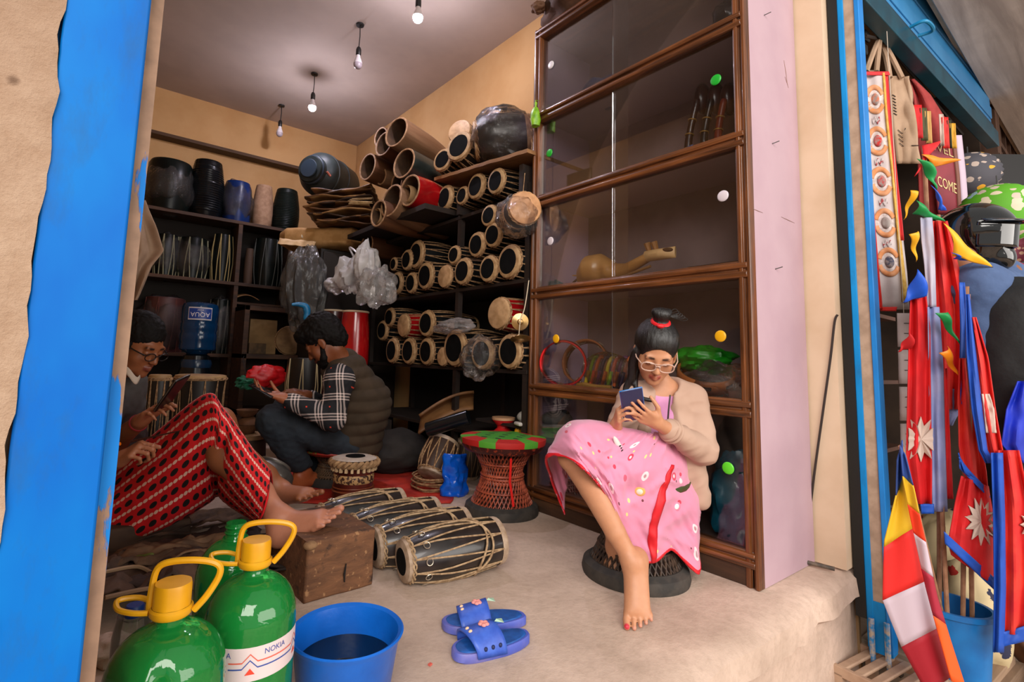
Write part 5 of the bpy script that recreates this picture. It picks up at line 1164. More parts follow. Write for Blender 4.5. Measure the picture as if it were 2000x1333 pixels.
# ================================================================== people: one smooth surface per body
def _a(p): return np.array(p, dtype=np.float32)
def field_mesh(prims, vox, smooth=2, pad=.02):
    """prims: (kind, k, ...) kinds: c p0 p1 r0 r1 | e c (rx,ry,rz) R ; kind prefixed with '-' carves"""
    lo = np.array([1e9] * 3); hi = -lo
    for p in prims:
        if p[0][0] == '-': continue
        if p[0] == 'c':
            for q, r in ((p[2], p[4]), (p[3], p[5])): lo = np.minimum(lo, _a(q) - r); hi = np.maximum(hi, _a(q) + r)
        else:
            m = max(p[3]); lo = np.minimum(lo, _a(p[2]) - m); hi = np.maximum(hi, _a(p[2]) + m)
    lo -= pad; hi += pad
    n = np.ceil((hi - lo) / vox).astype(int) + 1
    Fd = np.full(n, .08, np.float32)
    gx, gy, gz = [(lo[i] + vox * np.arange(n[i])).astype(np.float32) for i in range(3)]
    for p in prims:
        kind = p[0]; neg = kind[0] == '-'; kind = kind[-1]; k = p[1]
        if kind == 'c': a, b, r0, r1 = _a(p[2]), _a(p[3]), p[4], p[5]; m = max(r0, r1) + k + .03; l = np.minimum(a, b) - m; h = np.maximum(a, b) + m
        else: c, rad = _a(p[2]), _a(p[3]); m = float(max(rad)) + k + .03; l = c - m; h = c + m
        i0 = np.clip(np.floor((l - lo) / vox).astype(int), 0, n - 1); i1 = np.clip(np.ceil((h - lo) / vox).astype(int) + 1, 1, n)
        if (i1 <= i0).any(): continue
        s = tuple(slice(i0[i], i1[i]) for i in range(3))
        X = gx[s[0]][:, None, None]; Y = gy[s[1]][None, :, None]; Z = gz[s[2]][None, None, :]
        if kind == 'c':
            ab = b - a; L2 = float(ab @ ab) + 1e-12
            t = np.clip(((X - a[0]) * ab[0] + (Y - a[1]) * ab[1] + (Z - a[2]) * ab[2]) / L2, 0, 1)
            d = np.sqrt((X - a[0] - t * ab[0]) ** 2 + (Y - a[1] - t * ab[1]) ** 2 + (Z - a[2] - t * ab[2]) ** 2) - (r0 + (r1 - r0) * t)
        else:
            R = np.array(p[4]) if len(p) > 4 and p[4] is not None else np.eye(3)   # columns = axes
            dx, dy, dz = X - c[0], Y - c[1], Z - c[2]
            q = [(dx * R[0, i] + dy * R[1, i] + dz * R[2, i]) for i in range(3)]
            k0 = np.sqrt(sum((q[i] / rad[i]) ** 2 for i in range(3))); k1 = np.sqrt(sum((q[i] / rad[i] ** 2) ** 2 for i in range(3))) + 1e-6
            d = k0 * (k0 - 1) / k1
        A = Fd[s]
        if neg:
            d = -d; hh = np.clip(.5 - .5 * (d - A) / k, 0, 1) if False else np.clip(.5 + .5 * (d - A) / k, 0, 1)
            Fd[s] = A + (d - A) * hh + k * hh * (1 - hh)
        else:
            hh = np.clip(.5 + .5 * (A - d) / k, 0, 1)
            Fd[s] = A + (d - A) * hh - k * hh * (1 - hh)
    ins = Fd < 0
    c = np.zeros(n - 1, np.int8)
    for i in (0, 1):
        for j in (0, 1):
            for k in (0, 1): c += ins[i:n[0] - 1 + i, j:n[1] - 1 + j, k:n[2] - 1 + k]
    act = (c > 0) & (c < 8); idx = -np.ones(n - 1, np.int64); ids = np.argwhere(act); idx[act] = np.arange(len(ids))
    acc = np.zeros((len(ids), 3)); cnt = np.zeros(len(ids))
    offs = [(i, j, k) for i in (0, 1) for j in (0, 1) for k in (0, 1)]
    for ax in range(3):
        for o in offs:
            if o[ax]: continue
            o2 = list(o); o2[ax] = 1
            va = Fd[ids[:, 0] + o[0], ids[:, 1] + o[1], ids[:, 2] + o[2]]; vb = Fd[ids[:, 0] + o2[0], ids[:, 1] + o2[1], ids[:, 2] + o2[2]]
            m = (va < 0) != (vb < 0); t = va[m] / (va[m] - vb[m])
            pt = np.tile(np.array(o, float), (m.sum(), 1)); pt[:, ax] = t; acc[m] += pt; cnt[m] += 1
    V = lo + vox * (ids + acc / cnt[:, None])
    faces = []
    for ax in range(3):
        u, v = (ax + 1) % 3, (ax + 2) % 3
        sl0 = [slice(None)] * 3; sl1 = [slice(None)] * 3; sl0[ax] = slice(0, n[ax] - 1); sl1[ax] = slice(1, n[ax])
        ch = ins[tuple(sl0)] != ins[tuple(sl1)]; e = np.argwhere(ch)
        e = e[(e[:, u] > 0) & (e[:, v] > 0) & (e[:, u] < n[u] - 1) & (e[:, v] < n[v] - 1)]
        flip = ins[e[:, 0], e[:, 1], e[:, 2]]
        q = []
        for du, dv in ((-1, -1), (0, -1), (0, 0), (-1, 0)):
            w = e.copy(); w[:, u] += du; w[:, v] += dv; q.append(idx[w[:, 0], w[:, 1], w[:, 2]])
        q = np.stack(q, 1); q[~flip] = q[~flip][:, ::-1]; faces.append(q)
    Q = np.concatenate(faces); Q = Q[(Q >= 0).all(1)]
    for _ in range(smooth):
        S = np.zeros_like(V); N = np.zeros(len(V))
        for i in range(4):
            a, b = Q[:, i], Q[:, (i + 1) % 4]
            np.add.at(S, a, V[b]); np.add.at(N, a, 1); np.add.at(S, b, V[a]); np.add.at(N, b, 1)
        V = V * .5 + .5 * S / np.maximum(N, 1)[:, None]
    return V, Q
def fobj(name, prims, vox, mat, parent, smooth=2, paint=None, disp=None):
    V, Q = field_mesh(prims, vox, smooth)
    if disp is not None:
        N = np.zeros_like(V); fn = np.cross(V[Q[:, 2]] - V[Q[:, 0]], V[Q[:, 3]] - V[Q[:, 1]])
        for i in range(4): np.add.at(N, Q[:, i], fn)
        N /= np.linalg.norm(N, axis=1)[:, None] + 1e-9
        V = V + N * np.array([disp(Vector(p)) for p in V])[:, None]
    inv = np.array(wm(parent).inverted()) if parent else np.eye(4)
    VL = V @ inv[:3, :3].T + inv[:3, 3]
    me = bpy.data.meshes.new(name); me.vertices.add(len(VL)); me.vertices.foreach_set('co', VL.ravel().astype(np.float32))
    me.loops.add(Q.size); me.loops.foreach_set('vertex_index', Q.ravel().astype(np.int32)); me.polygons.add(len(Q))
    me.polygons.foreach_set('loop_start', np.arange(0, Q.size, 4, dtype=np.int32)); me.polygons.foreach_set('loop_total', np.full(len(Q), 4, np.int32))
    me.update(calc_edges=True); me.validate(); me.polygons.foreach_set('use_smooth', np.ones(len(me.polygons), bool))
    me.materials.append(mat)
    if paint is not None:
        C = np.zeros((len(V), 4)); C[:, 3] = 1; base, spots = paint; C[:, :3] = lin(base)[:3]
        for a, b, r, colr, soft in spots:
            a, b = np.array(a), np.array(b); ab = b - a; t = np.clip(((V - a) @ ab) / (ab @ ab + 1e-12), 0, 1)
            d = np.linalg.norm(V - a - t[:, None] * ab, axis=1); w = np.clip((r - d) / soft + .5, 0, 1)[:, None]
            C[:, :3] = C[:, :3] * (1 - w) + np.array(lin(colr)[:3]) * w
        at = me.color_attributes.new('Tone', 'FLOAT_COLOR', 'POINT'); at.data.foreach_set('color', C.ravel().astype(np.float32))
    o = bpy.data.objects.new(name, me); COL.objects.link(o)
    if parent: o.parent = parent; WM[o.name] = wm(parent).copy()
    return o
def skinmat(name):
    t = NT(name); a = t.node('ShaderNodeAttribute'); a.attribute_name = 'Tone'
    n = t.noise(t.coord('Object'), 60, 4)
    t.set(Base_Color=t.mix(t.math('MULTIPLY', n, .25), a.outputs[0], lin('#8a4a30'), 'MULTIPLY'), Roughness=.5)
    t.b.inputs['Subsurface Weight'].default_value = .12; t.b.inputs['Subsurface Radius'].default_value = (.01, .004, .002); t.b.inputs['Subsurface Scale'].default_value = .6
    t.bump(t.noise(t.coord('Object'), 220, 3), .08, .002); return t.m
SKIN = skinmat('skin')
def frame(fwd, up):
    f = Vector(fwd).normalized(); u = Vector(up); u = (u - f * u.dot(f)).normalized(); x = f.cross(u)  # x = person's right? f x u
    return f, u, -x    # forward, up, person's left
class Head:
    def __init__(s, c, fwd, up, k): s.c = Vector(c); s.f, s.u, s.l = frame(fwd, up); s.k = k; s.R = np.array([[s.l[i], s.f[i], s.u[i]] for i in range(3)])
    def __call__(s, x, y, z): return s.c + (s.l * x + s.f * y + s.u * z) * s.k
    def E(s, kk, x, y, z, a, b, c, neg=False): return ('-e' if neg else 'e', kk, s(x, y, z), (a * s.k, b * s.k, c * s.k), s.R)
    def C(s, kk, p, q, r0, r1): return ('c', kk, s(*p), s(*q), r0 * s.k, r1 * s.k)
    def prims(s, child=False):
        P = [s.E(.02, 0, -.012, .035, .076, .094, .086), s.E(.03, 0, .03, -.035, .060, .060, .080), s.E(.02, 0, .044, -.082, .042 if child else .047, .042, .034),
             s.E(.014, 0, .074, -.103, .021, .016, .015)]
        for x in (-1, 1): P += [s.E(.02, x * .038, .056, -.035, .024, .022, .028)]
        P += [s.C(.012, (-.040, .080, .018), (.040, .080, .018), .010, .010)]
        for x in (-1, 1): P += [s.E(.008, x * .032, .099, -.002, .018, .012, .010, True), s.E(.004, x * .032, .0795, -.004, .0155, .0125, .0115)]
        P += [s.C(.010, (0, .086, .008), (0, .106, -.034), .007, .0115), s.E(.006, -.011, .098, -.037, .008, .008, .007), s.E(.006, .011, .098, -.037, .008, .008, .007)]
        P += [s.C(.005, (-.019, .087, -.064), (0, .0965, -.061), .004, .006), s.C(.005, (.019, .087, -.064), (0, .0965, -.061), .004, .006),
              s.C(.005, (-.016, .087, -.071), (0, .095, -.073), .004, .007), s.C(.005, (.016, .087, -.071), (0, .095, -.073), .004, .007)]
        for x in (-1, 1): P += [s.E(.006, x * .078, -.004, -.012, .009, .020, .031), s.E(.004, x * .088, .004, -.010, .006, .010, .018, True), s.E(.004, x * .074, .006, -.038, .009, .008, .010)]
        return P
    def paint(s, base, lip, brow):
        k = s.k; sp = []
        for x in (-1, 1):
            sp += [(s(x * .0, .094, -.0625), s(x * .016, .089, -.0645), .008 * k, lip, .004), (s(x * .0, .094, -.073), s(x * .014, .089, -.0715), .008 * k, lip, .004)]
            sp += [(s(x * .018, .094, .018), s(x * .045, .080, .020), .0055 * k, brow, .003)]
            sp += [(s(x * .021, .091, -.009), s(x * .044, .084, -.009), .0032 * k, '#1c100c', .002)]
            sp += [(s(x * .0095, .104, -.044), s(x * .012, .1, -.044), .004 * k, '#5a2a1c', .003)]
        sp += [(s(-.017, .092, -.068), s(.017, .092, -.068), .0025 * k, '#6a2620', .002)]
        return (base, sp)
def hand(wrist, f, n, sc, curls, spread=.16, thumb=(.5, .2), side=1, tw=.0):
    """f: wrist to knuckles, n: out of the palm; side=+1 puts the thumb on f x n"""
    f = Vector(f).normalized(); n = Vector(n); n = (n - f * n.dot(f)).normalized(); t = f.cross(n) * side; w = Vector(wrist); P = []; S = sc; tips = []
    kn = [w + (f * y + t * x) * S for x, y in ((.030, .082), (.010, .088), (-.010, .084), (-.029, .074))]
    for i, q in enumerate(kn): P.append(('c', .012 * S, w + t * ((.016 - .011 * i) * S), q, .0155 * S, .0105 * S))
    P.append(('c', .012 * S, w + t * .012 * S + n * .006 * S, w + (f * .05 + t * .026) * S + n * .008 * S, .016 * S, .014 * S))
    P.append(('c', .012 * S, w - f * .02 * S, w + f * .02 * S, .021 * S, .021 * S))
    LN = ((.040, .025, .020), (.045, .029, .021), (.041, .027, .021), (.032, .020, .018))
    for i, q in enumerate(kn):
        a = 0; p = q; base = (f + t * (spread * (1.2 - .85 * i))).normalized(); r = (.0088, .0088, .0084, .0076)[i]
        for j in range(3):
            c = curls[i] if not isinstance(curls[i], (tuple, list)) else curls[i][j]
            a += c; d = base * math.cos(a) + n * math.sin(a); e = p + d * LN[i][j] * S
            P.append(('c', .0035 * S, p, e, r * S, (r - .0009) * S)); p = e; r -= .0009
        tips.append(p)
    b = w + (f * .022 + t * .030) * S + n * .006 * S; d = (f * .62 + t * .70 + n * thumb[1]).normalized()
    m1 = b + d * .040 * S; d2 = (f * .85 + t * (.45 - thumb[0] * .6) + n * (thumb[1] + thumb[0])).normalized(); m2 = m1 + d2 * .030 * S; d3 = (d2 + n * thumb[0] * .5 - t * .1).normalized(); m3 = m2 + d3 * .024 * S
    P += [('c', .010 * S, w + t * .012 * S, b, .016 * S, .0145 * S), ('c', .006 * S, b, m1, .0145 * S, .0105 * S), ('c', .003 * S, m1, m2, .0102 * S, .0092 * S), ('c', .003 * S, m2, m3, .0092 * S, .008 * S)]
    tips.append(m3); return P, tips
def foot(ankle, heel, ball, n_up, sc, toe_dir=None, side=1, curl=0):
    """heel and ball are points on the sole; side +1 = big toe on the (dir x up) side"""
    A, Hh, B = Vector(ankle), Vector(heel), Vector(ball); d = (B - Hh).normalized(); u = Vector(n_up); u = (u - d * u.dot(d)).normalized(); t = d.cross(u) * side; P = []; S = sc; tips = []
    P += [('c', .03 * S, A + u * .01, Hh + u * .030 * S, .036 * S, .030 * S), ('c', .03 * S, Hh + u * .028 * S, Hh + u * .026 * S - d * .012 * S, .030 * S, .026 * S)]
    for x, r in ((.026, .021), (.0, .020), (-.026, .018)):
        P.append(('c', .02 * S, Hh + u * .032 * S + t * x * .35 * S, B + u * (.020 + .004 * (x > 0)) * S + t * x * S, .028 * S, r * S))
    P.append(('c', .03 * S, A, B + u * .026 * S - d * .02 * S + t * .006 * S, .034 * S, .020 * S))
    td = (Vector(toe_dir).normalized() if toe_dir else d)
    for i, (x, L, r) in enumerate(((.036, .054, .0125), (.0135, .054, .0088), (-.005, .048, .0082), (-.0225, .042, .0078), (-.039, .034, .0074))):
        p = B + t * x * S + u * (r + .004) * S + d * (.002 - .012 * (i > 1) * (i - 1) * .5) * S
        e = p + (td * L * .55 + u * .006 * (i > 0)) * S + t * x * .1 * S; g = e + (td * L * .5 - u * (.006 * (i > 0))) * S
        P += [('c', .006 * S, p, e, r * S, r * .95 * S), ('c', .003 * S, e, g, r * .98 * S, r * .92 * S)]; tips.append((g + u * r * .5 * S, td, u, r * S))
    return P, tips
def limb(pts, rad, k=.02): return [('c', k, pts[i], pts[i + 1], rad[i], rad[i + 1]) for i in range(len(pts) - 1)]
def fold(amp, fr, ax=(1, 1, 1)):
    def fn(p):
        q = Vector((p.x * ax[0], p.y * ax[1], p.z * ax[2])) * fr
        return amp * (1.3 * (.5 - abs(nz(q))) - .35 + .5 * nz(q * 2.3))
    return fn
def drape(cols, nu, nv, fz=None):
    """cols: control columns of world points; smooth surface through them -> S(u, v)"""
    C = [[Vector(p) for p in c] for c in cols]
    def cr(P, t):
        n = len(P) - 1; x = min(max(t, 0), 1) * n; i = min(int(x), n - 1); f = x - i
        a, b, c, d = P[max(i - 1, 0)], P[i], P[i + 1], P[min(i + 2, n)]
        return .5 * ((2 * b) + (c - a) * f + (2 * a - 5 * b + 4 * c - d) * f * f + (3 * b - a - 3 * c + d) * f ** 3)
    def S(u, v):
        p = cr([cr(c, v) for c in C], u)
        return p + (fz(u, v) if fz else Vector())
    return S
def hairmat(c='#0b0a0a', c2='#1c1816', axis=(30, 30, 3), rough=.32):
    t = NT('hair'); n = t.noise(t.coord('Object', axis), 14, 4, .6); t.set(Base_Color=t.mix(n, lin(c), lin(c2)), Roughness=rough); t.b.inputs['Specular IOR Level'].default_value = .5 if rough < .5 else .12; t.bump(n, .5, .004); return t.m
HAIR = hairmat(); HAIRM = hairmat('#090808', '#191513', (22, 22, 22), .6)
# ------------------------------------------------------------------ the girl
gk = thing('person', 'girl in a pink dress and beige jacket on a cane stool looking at a phone', 'person', (GSTOOL.x, GSTOOL.y, 0))
hd = Head(W(1280, 686, 1.80), -FW * .80 - RT * .20 - UP * .42, UP * .95 - FW * .35 + RT * .03, .86)
GP = hd.prims(True)
nb = W(1300, 772, 1.88); ch = W(1298, 815, 1.90); pv = W(1283, 893, 1.915)
GP += [('c', .02, hd(0, -.035, -.075), nb, .036, .038)]
shL, shR = W(1349, 782, 1.875), W(1240, 775, 1.86)
elL, wrL = W(1372, 880, 1.80), W(1283, 826, 1.66)
elR, wrR = W(1198, 868, 1.84), W(1203, 832, 1.70)
GP += limb([nb, ch, pv], [.05, .082, .092], .04) + [('c', .04, shL, shR, .045, .045)]
GP += limb([shL, elL, wrL], [.040, .032, .021]) + limb([shR, elR, wrR], [.040, .032, .021])
knA, anA, heA, baA = W(1117, 892, 1.615), W(1236, 1100, 1.555), W(1262, 1128, 1.56), W(1250, 1188, 1.50)
knB, anB, heB, baB = W(1160, 888, 1.74), W(1203, 1072, 1.80), W(1212, 1090, 1.83), W(1190, 1118, 1.735)
hipA, hipB = W(1270, 900, 1.86), W(1290, 905, 1.95)
baA = F(1245, 1200, .026); baB = F(1190, 1122, .022); heB = F(1212, 1100, .05)
def leg(h, kn, an, r=1.0):
    cf = kn.lerp(an, .32) + FW * .012 + RT * .008
    m2 = kn.lerp(an, .72); return limb([h, kn], [.068 * r, .046 * r], .012) + [('c', .006, kn, cf, .042 * r, .041 * r)] + limb([cf, m2, an], [.041 * r, .031 * r, .024 * r], .006)
GP += leg(hipA, knA, anA) + leg(hipB, knB, anB, .95)
heA = anA + (anA - baA).normalized() * .0 + FW * .035 + RT * .022 - UP * .012
fA, tA = foot(anA, heA, baA, -FW * .9 + UP * .2 - RT * .25, .82, (baA - heA) + Vector((-.12, -.10, -.02)), 1)
fB, tB = foot(anB, heB, baB, UP, .80, (baB - heB) + Vector((0, 0, -.02)), -1)
GP += fA + fB
# hands round the phone
phc = W(1236, 791, 1.64); phu = (UP * .80 - FW * .55 - RT * .28).normalized(); phx = (RT - phu * RT.dot(phu)).normalized(); phn = phx.cross(phu)  # screen normal
if phn.dot(FW) < 0: phn = -phn
hL, tipL = hand(wrL, (W(1236, 802, 1.615) - wrL), phn, .74, [(.25, .35, .3), (.3, .3, .3), (.3, .35, .3), (.35, .4, .4)], .10, (.35, .35), 1)
if (tipL[4] - wrL).dot(UP) < (tipL[1] - wrL).dot(UP): hL, tipL = hand(wrL, (W(1236, 802, 1.615) - wrL), phn, .74, [(.25, .35, .3), (.3, .3, .3), (.3, .35, .3), (.35, .4, .4)], .10, (.35, .35), -1)
hR, tipR = hand(wrR, (W(1213, 796, 1.63) - wrR), (RT * .8 + UP * .1 - FW * .2), .72, [(.5, .8, .5), (.6, .9, .6), (.7, .9, .6), (.7, .9, .7)], .05, (.4, .3), 1)
if (tipR[4] - wrR).dot(-FW) < 0: hR, tipR = hand(wrR, (W(1213, 796, 1.63) - wrR), (RT * .8 + UP * .1 - FW * .2), .72, [(.5, .8, .5), (.6, .9, .6), (.7, .9, .6), (.7, .9, .7)], .05, (.4, .3), -1)
GP += hL + hR
pt = hd.paint('#c48c68', '#a8503f', '#3a2218')
nails = [(g, g, r * .75, '#c98a74' if i else '#c2203a', .003) for i, (g, td, u, r) in enumerate(tA)] + [(g, g, r * .75, '#c98a74', .003) for g, td, u, r in tB]
fobj('body', GP, .0034, SKIN, gk, 2, (pt[0], pt[1] + nails))
# hair: cap with a straight fringe line swept up to a top bun
HP = [hd.E(.01, 0, -.016, .040, .086, .104, .096), hd.E(.02, 0, -.055, -.02, .074, .055, .075)]
HP += [hd.E(.006, 0, .112, -.012, .070, .075, .074, True), hd.E(.006, 0, .085, -.10, .085, .12, .085, True)]
for x in (-1, 1): HP += [hd.E(.004, x * .088, .0, -.018, .022, .026, .034, True)]
bun = hd(.0, -.02, .158)
HP += [hd.C(.012, (0, -.01, .115), (0, -.02, .145), .03, .022), ('e', .01, bun, (.030, .030, .026)), ('e', .008, bun + RT * .02 + UP * .008, (.016, .016, .014)), ('e', .008, bun - RT * .018 + UP * .01, (.017, .017, .015))]
for x, pts in ((-1, [(-.078, .025, .01), (-.088, .03, -.05), (-.085, .045, -.11), (-.10, .06, -.16), (-.085, .09, -.19)]),):
    q = bez([hd(*p) for p in pts], 6); rr = [.0105 * (1 - .6 * i / len(q)) for i in range(len(q))]
    for dx in (0, .009): HP += [('c', .008, q[i] + RT * dx, q[i + 1] + RT * dx, rr[i], rr[i + 1]) for i in range(len(q) - 1)]
q = bez([hd(-.05, -.03, -.08), hd(-.06, .05, -.14), hd(-.04, .10, -.165), hd(.01, .115, -.165)], 6); HP += [('c', .006, q[i], q[i + 1], .010 * (1 - .5 * i / len(q)) , .009 * (1 - .5 * i / len(q))) for i in range(len(q) - 1)]
ho = fobj('hair', HP, .0042, HAIR, gk, 2, None, lambda p: .0016 * nz(Vector((hd.l.dot(p) * 130, hd.f.dot(p) * 25, hd.u.dot(p) * 25))))
mb = MB()
for i in range(5):
    a0 = rnd.uniform(0, 6.28); mb.tube(bez([bun + RT * .01, bun + RT * (.045 + .01 * i) + UP * (.02 - .008 * i), bun + RT * (.055 + .004 * i) + UP * (.004 - .006 * i), bun + RT * .02 - UP * .004], 5), .0013, 5)
obj('loose_strands', mb, HAIR, ho)
obj('hair_tie', MB().torus(axisM(hd(0, -.012, .128), hd.u), .026, .0075, 24, 8).ball(hd(-.002, .02, .128), (.020, .012, .009), None, 0, 12, 8), M('#c8121c', .5), ho)
# glasses
GLS = NT('clear_frame'); GLS.set(Base_Color=lin('#d8b7a6'), Roughness=.15); GLS.b.inputs['Transmission Weight'].default_value = .3
gl = MB()
for x in (-1, 1):
    pts = []
    for i in range(24):
        a_ = 2 * PI * i / 24; cx_, cz_ = math.cos(a_), math.sin(a_)
        px_ = math.copysign(abs(cx_) ** .8, cx_) * .027; pz_ = math.copysign(abs(cz_) ** .8, cz_) * .019
        pts.append(hd(x * .034 + px_, .106 - .25 * abs(x * .034 + px_) ** 1 * .35, -.012 + pz_))
    gl.tube(pts, .0022, 6, closed=True)
    gl.tube([hd(x * .062, .099, -.004), hd(x * .078, .06, -.002), hd(x * .083, .0, .002)], .0022, 6)
gl.tube([hd(-.008, .107, -.006), hd(0, .110, -.003), hd(.008, .107, -.006)], .0022, 6)
gl.tube([hd(-.03, .106, .004), hd(0, .110, .006), hd(.03, .106, .004)], .0014, 6)
go = obj('glasses', gl, GLS.m, gk)
for x in (-1, 1):
    mb = MB(); mb.grid(lambda u, v: hd(x * .034 + .026 * v * math.cos(2 * PI * u), .1035 - .012 * abs(1), -.012 + .018 * v * math.sin(2 * PI * u)) + hd.f * .010, 20, 3, cu=True)
    obj('lens', mb, glassmat((.93, .9, .88), .6, .03, .02), go)
# dress bodice, jacket
DRS = NT('dress'); v = DRS.coord('UV', (1, 1, 1))
def dots(t, v, sc, thr, colr, base, seed=0.0, pick=.5):
    mp = t.n.new('ShaderNodeMapping'); t.link(v, mp.inputs[0]); mp.inputs['Location'].default_value = (seed, seed * .7, 0)
    vo = t.node('ShaderNodeTexVoronoi'); vo.inputs['Scale'].default_value = sc; vo.inputs['Randomness'].default_value = .8; t.t.links.new(mp.outputs[0], vo.inputs['Vector'])
    sp = t.n.new('ShaderNodeSeparateColor'); t.t.links.new(vo.outputs['Color'], sp.inputs[0])
    m = t.math('MULTIPLY', t.math('LESS_THAN', vo.outputs['Distance'], thr), t.math('GREATER_THAN', sp.outputs[0], pick)); return t.mix(m, base, lin(colr))
base_ = DRS.mix(DRS.noise(v, 3, 3), lin('#cf7c9a'), lin('#d68ba8'))
for sc, th, cc, sd, pk_ in ((11, .26, '#c4304c', 0, .62), (11, .12, '#f0c0c8', 0, .62), (14, .16, '#e0cc80', 3.3, .6), (8, .24, '#ecd0d4', 6.1, .6), (8, .12, '#b08088', 6.1, .6), (15, .13, '#6a2a36', 9.7, .74), (7, .16, '#c0506a', 12.3, .6)):
    base_ = dots(DRS, v, sc, th, cc, base_, sd, pk_)
DRS.set(Base_Color=base_, Roughness=.75); DRS.b.inputs['Sheen Weight'].default_value = .2; DRS.bump(DRS.noise(DRS.coord('Object'), 22, 4), .25, .008); DRSM = DRS.m
fobj('dress_bodice', limb([nb - UP * .015, ch, pv], [.056, .093, .104], .04) + [('c', .04, shL.lerp(shR, .25), shL.lerp(shR, .75), .046, .046), ('-c', .012, nb + UP * .02, nb + UP * .10 - FW * .03, .045, .06)], .005, M('#cf8fb8', .7, '#c582b0', 8, .25, 25), gk, 3)
gw = [[W(*p) for p in c] for c in (
    [(1225, 850, 1.90), (1160, 860, 1.92), (1120, 900, 1.90), (1105, 950, 1.88), (1100, 1000, 1.86)],
    [(1218, 838, 1.85), (1150, 830, 1.86), (1105, 843, 1.82), (1082, 885, 1.79), (1076, 935, 1.77)],
    [(1222, 838, 1.80), (1150, 820, 1.78), (1103, 830, 1.71), (1078, 863, 1.66), (1067, 893, 1.63)],
    [(1236, 838, 1.75), (1165, 828, 1.66), (1125, 836, 1.575), (1113, 868, 1.525), (1120, 902, 1.52)],
    [(1252, 842, 1.73), (1192, 862, 1.62), (1160, 880, 1.555), (1152, 910, 1.525), (1160, 938, 1.535)],
    [(1265, 845, 1.72), (1215, 885, 1.61), (1192, 920, 1.575), (1187, 955, 1.57), (1196, 990, 1.585)],
    [(1280, 846, 1.72), (1243, 900, 1.62), (1222, 960, 1.60), (1215, 1020, 1.61), (1224, 1082, 1.64)],
    [(1300, 848, 1.74), (1282, 910, 1.655), (1266, 975, 1.64), (1260, 1040, 1.65), (1270, 1098, 1.66)],
    [(1320, 852, 1.78), (1316, 915, 1.715), (1310, 975, 1.69), (1304, 1030, 1.705), (1308, 1074, 1.73)],
    [(1338, 862, 1.84), (1345, 925, 1.80), (1350, 990, 1.775), (1352, 1050, 1.775), (1357, 1116, 1.79)],
    [(1345, 880, 1.89), (1362, 940, 1.87), (1366, 1000, 1.865), (1366, 1050, 1.865), (1366, 1090, 1.87)])]
def gfold(u, v):
    return -FW * (.013 * v * math.sin(u * 34 + 2 * v) * (.25 + v) + .014 * nz((u * 7, v * 4, 3)) + .030 * (.3 - abs(nz((u * 9 + v * 4, v * 4 - u * 5, 7)))) + .014 * (.3 - abs(nz((u * 19 - v * 6, v * 6, 2)))))
SK = drape(gw, 0, 0, gfold)
obj('skirt', MB().grid(SK, 110, 60, uv=lambda u, v: (u * 1.9, v * .75)), DRSM, gk, solid=.003)
REDT = M('#c9101f', .6)
obj('hem_trim', MB().grid(lambda u, v: SK(u, .955 + .047 * v), 110, 3), REDT, gk, solid=.007)
obj('wrap_trim', MB().grid(lambda u, v: SK(.78 - .075 * u ** .8 + (v - .5) * (.016 + .02 * math.sin(PI * u)), .22 + .79 * u) - FW * .004, 40, 3), REDT, gk, solid=.003)
# flower-like round patches on the skirt
for (u_, v_, nm, cc, c2) in ((.66, .46, 'round_patch', '#d9a85c', '#e6d6c6'), (.83, .55, 'round_patch', '#d87f9a', '#f0e2dc')):
    c_ = SK(u_, v_) - FW * .004; n_ = (SK(u_ + .01, v_) - SK(u_, v_)).cross(SK(u_, v_ + .01) - SK(u_, v_)); n_ = -n_ if n_.dot(FW) > 0 else n_
    po = obj(nm, MB().lathe([(.017, 0), (.014, .002), (.0005, .0025)], axisM(c_, n_), 20, cap=False), M(cc, .7), gk)
    obj('patch_centre', MB().lathe([(.010, .002), (.008, .0035), (.0005, .004)], axisM(c_ - RT * .001, n_), 16, cap=False), M(c2, .7), po)
c_ = SK(.43, .22); n_ = -FW * .8 - RT * .3 + UP * .3
po = obj('zebra_patch', MB().ball(c_ - FW * .006, (.009, .006, .028), np_ if False else axisM((0, 0, 0), UP * .85 - RT * .45).to_3x3()), M('#cfc5c0', .7), gk)
for i in range(3): obj('dark_stripe', MB().ball(c_ - FW * .0115 + (RT * .40 - UP * .85) * (.006 + .008 * i) + RT * .002, (.006, .003, .0022), axisM((0, 0, 0), UP * .85 - RT * .45).to_3x3(), 0, 10, 6), M('#1a1614', .7), po)
JK = M('#b39481', .75, '#aa8a77', 5, .12, 16)
opn = (hd.f * .2 - FW).normalized()
shp = [('c', .04, ch - UP * .02, pv, .114, .118), ('c', .03, nb - UP * .01, ch, .080, .112), ('c', .035, shL, shR, .060, .058)]
shp += [('c', .03, W(1343, 880, 1.85), W(1366, 975, 1.86), .052, .040), ('c', .02, W(1330, 905, 1.84), W(1352, 985, 1.85), .025, .014)]
shp += [('c', .03, nb + FW * .05 - RT * .05, nb + FW * .05 + RT * .06, .045, .045), ('c', .02, nb + RT * .06 + FW * .02, nb + RT * .03 - FW * .03 - UP * .03, .030, .016)]
shp += [('-c', .010, nb + UP * .10 - FW * .02 - RT * .012, nb - FW * .035 - RT * .02, .056, .044), ('-c', .010, nb - FW * .105 - RT * .045 + UP * .01, pv - FW * .17 - RT * .04 - UP * .02, .045, .105), ('-c', .02, W(1255, 985, 1.72), W(1300, 985, 1.74), .09, .08), ('-c', .02, W(1215, 930, 1.86), W(1320, 960, 1.99), .05, .05)]
shp += limb([shL, elL, elL.lerp(wrL, .72)], [.056, .050, .036], .010) + limb([shR, elR, elR.lerp(wrR, .55)], [.055, .048, .036], .012)
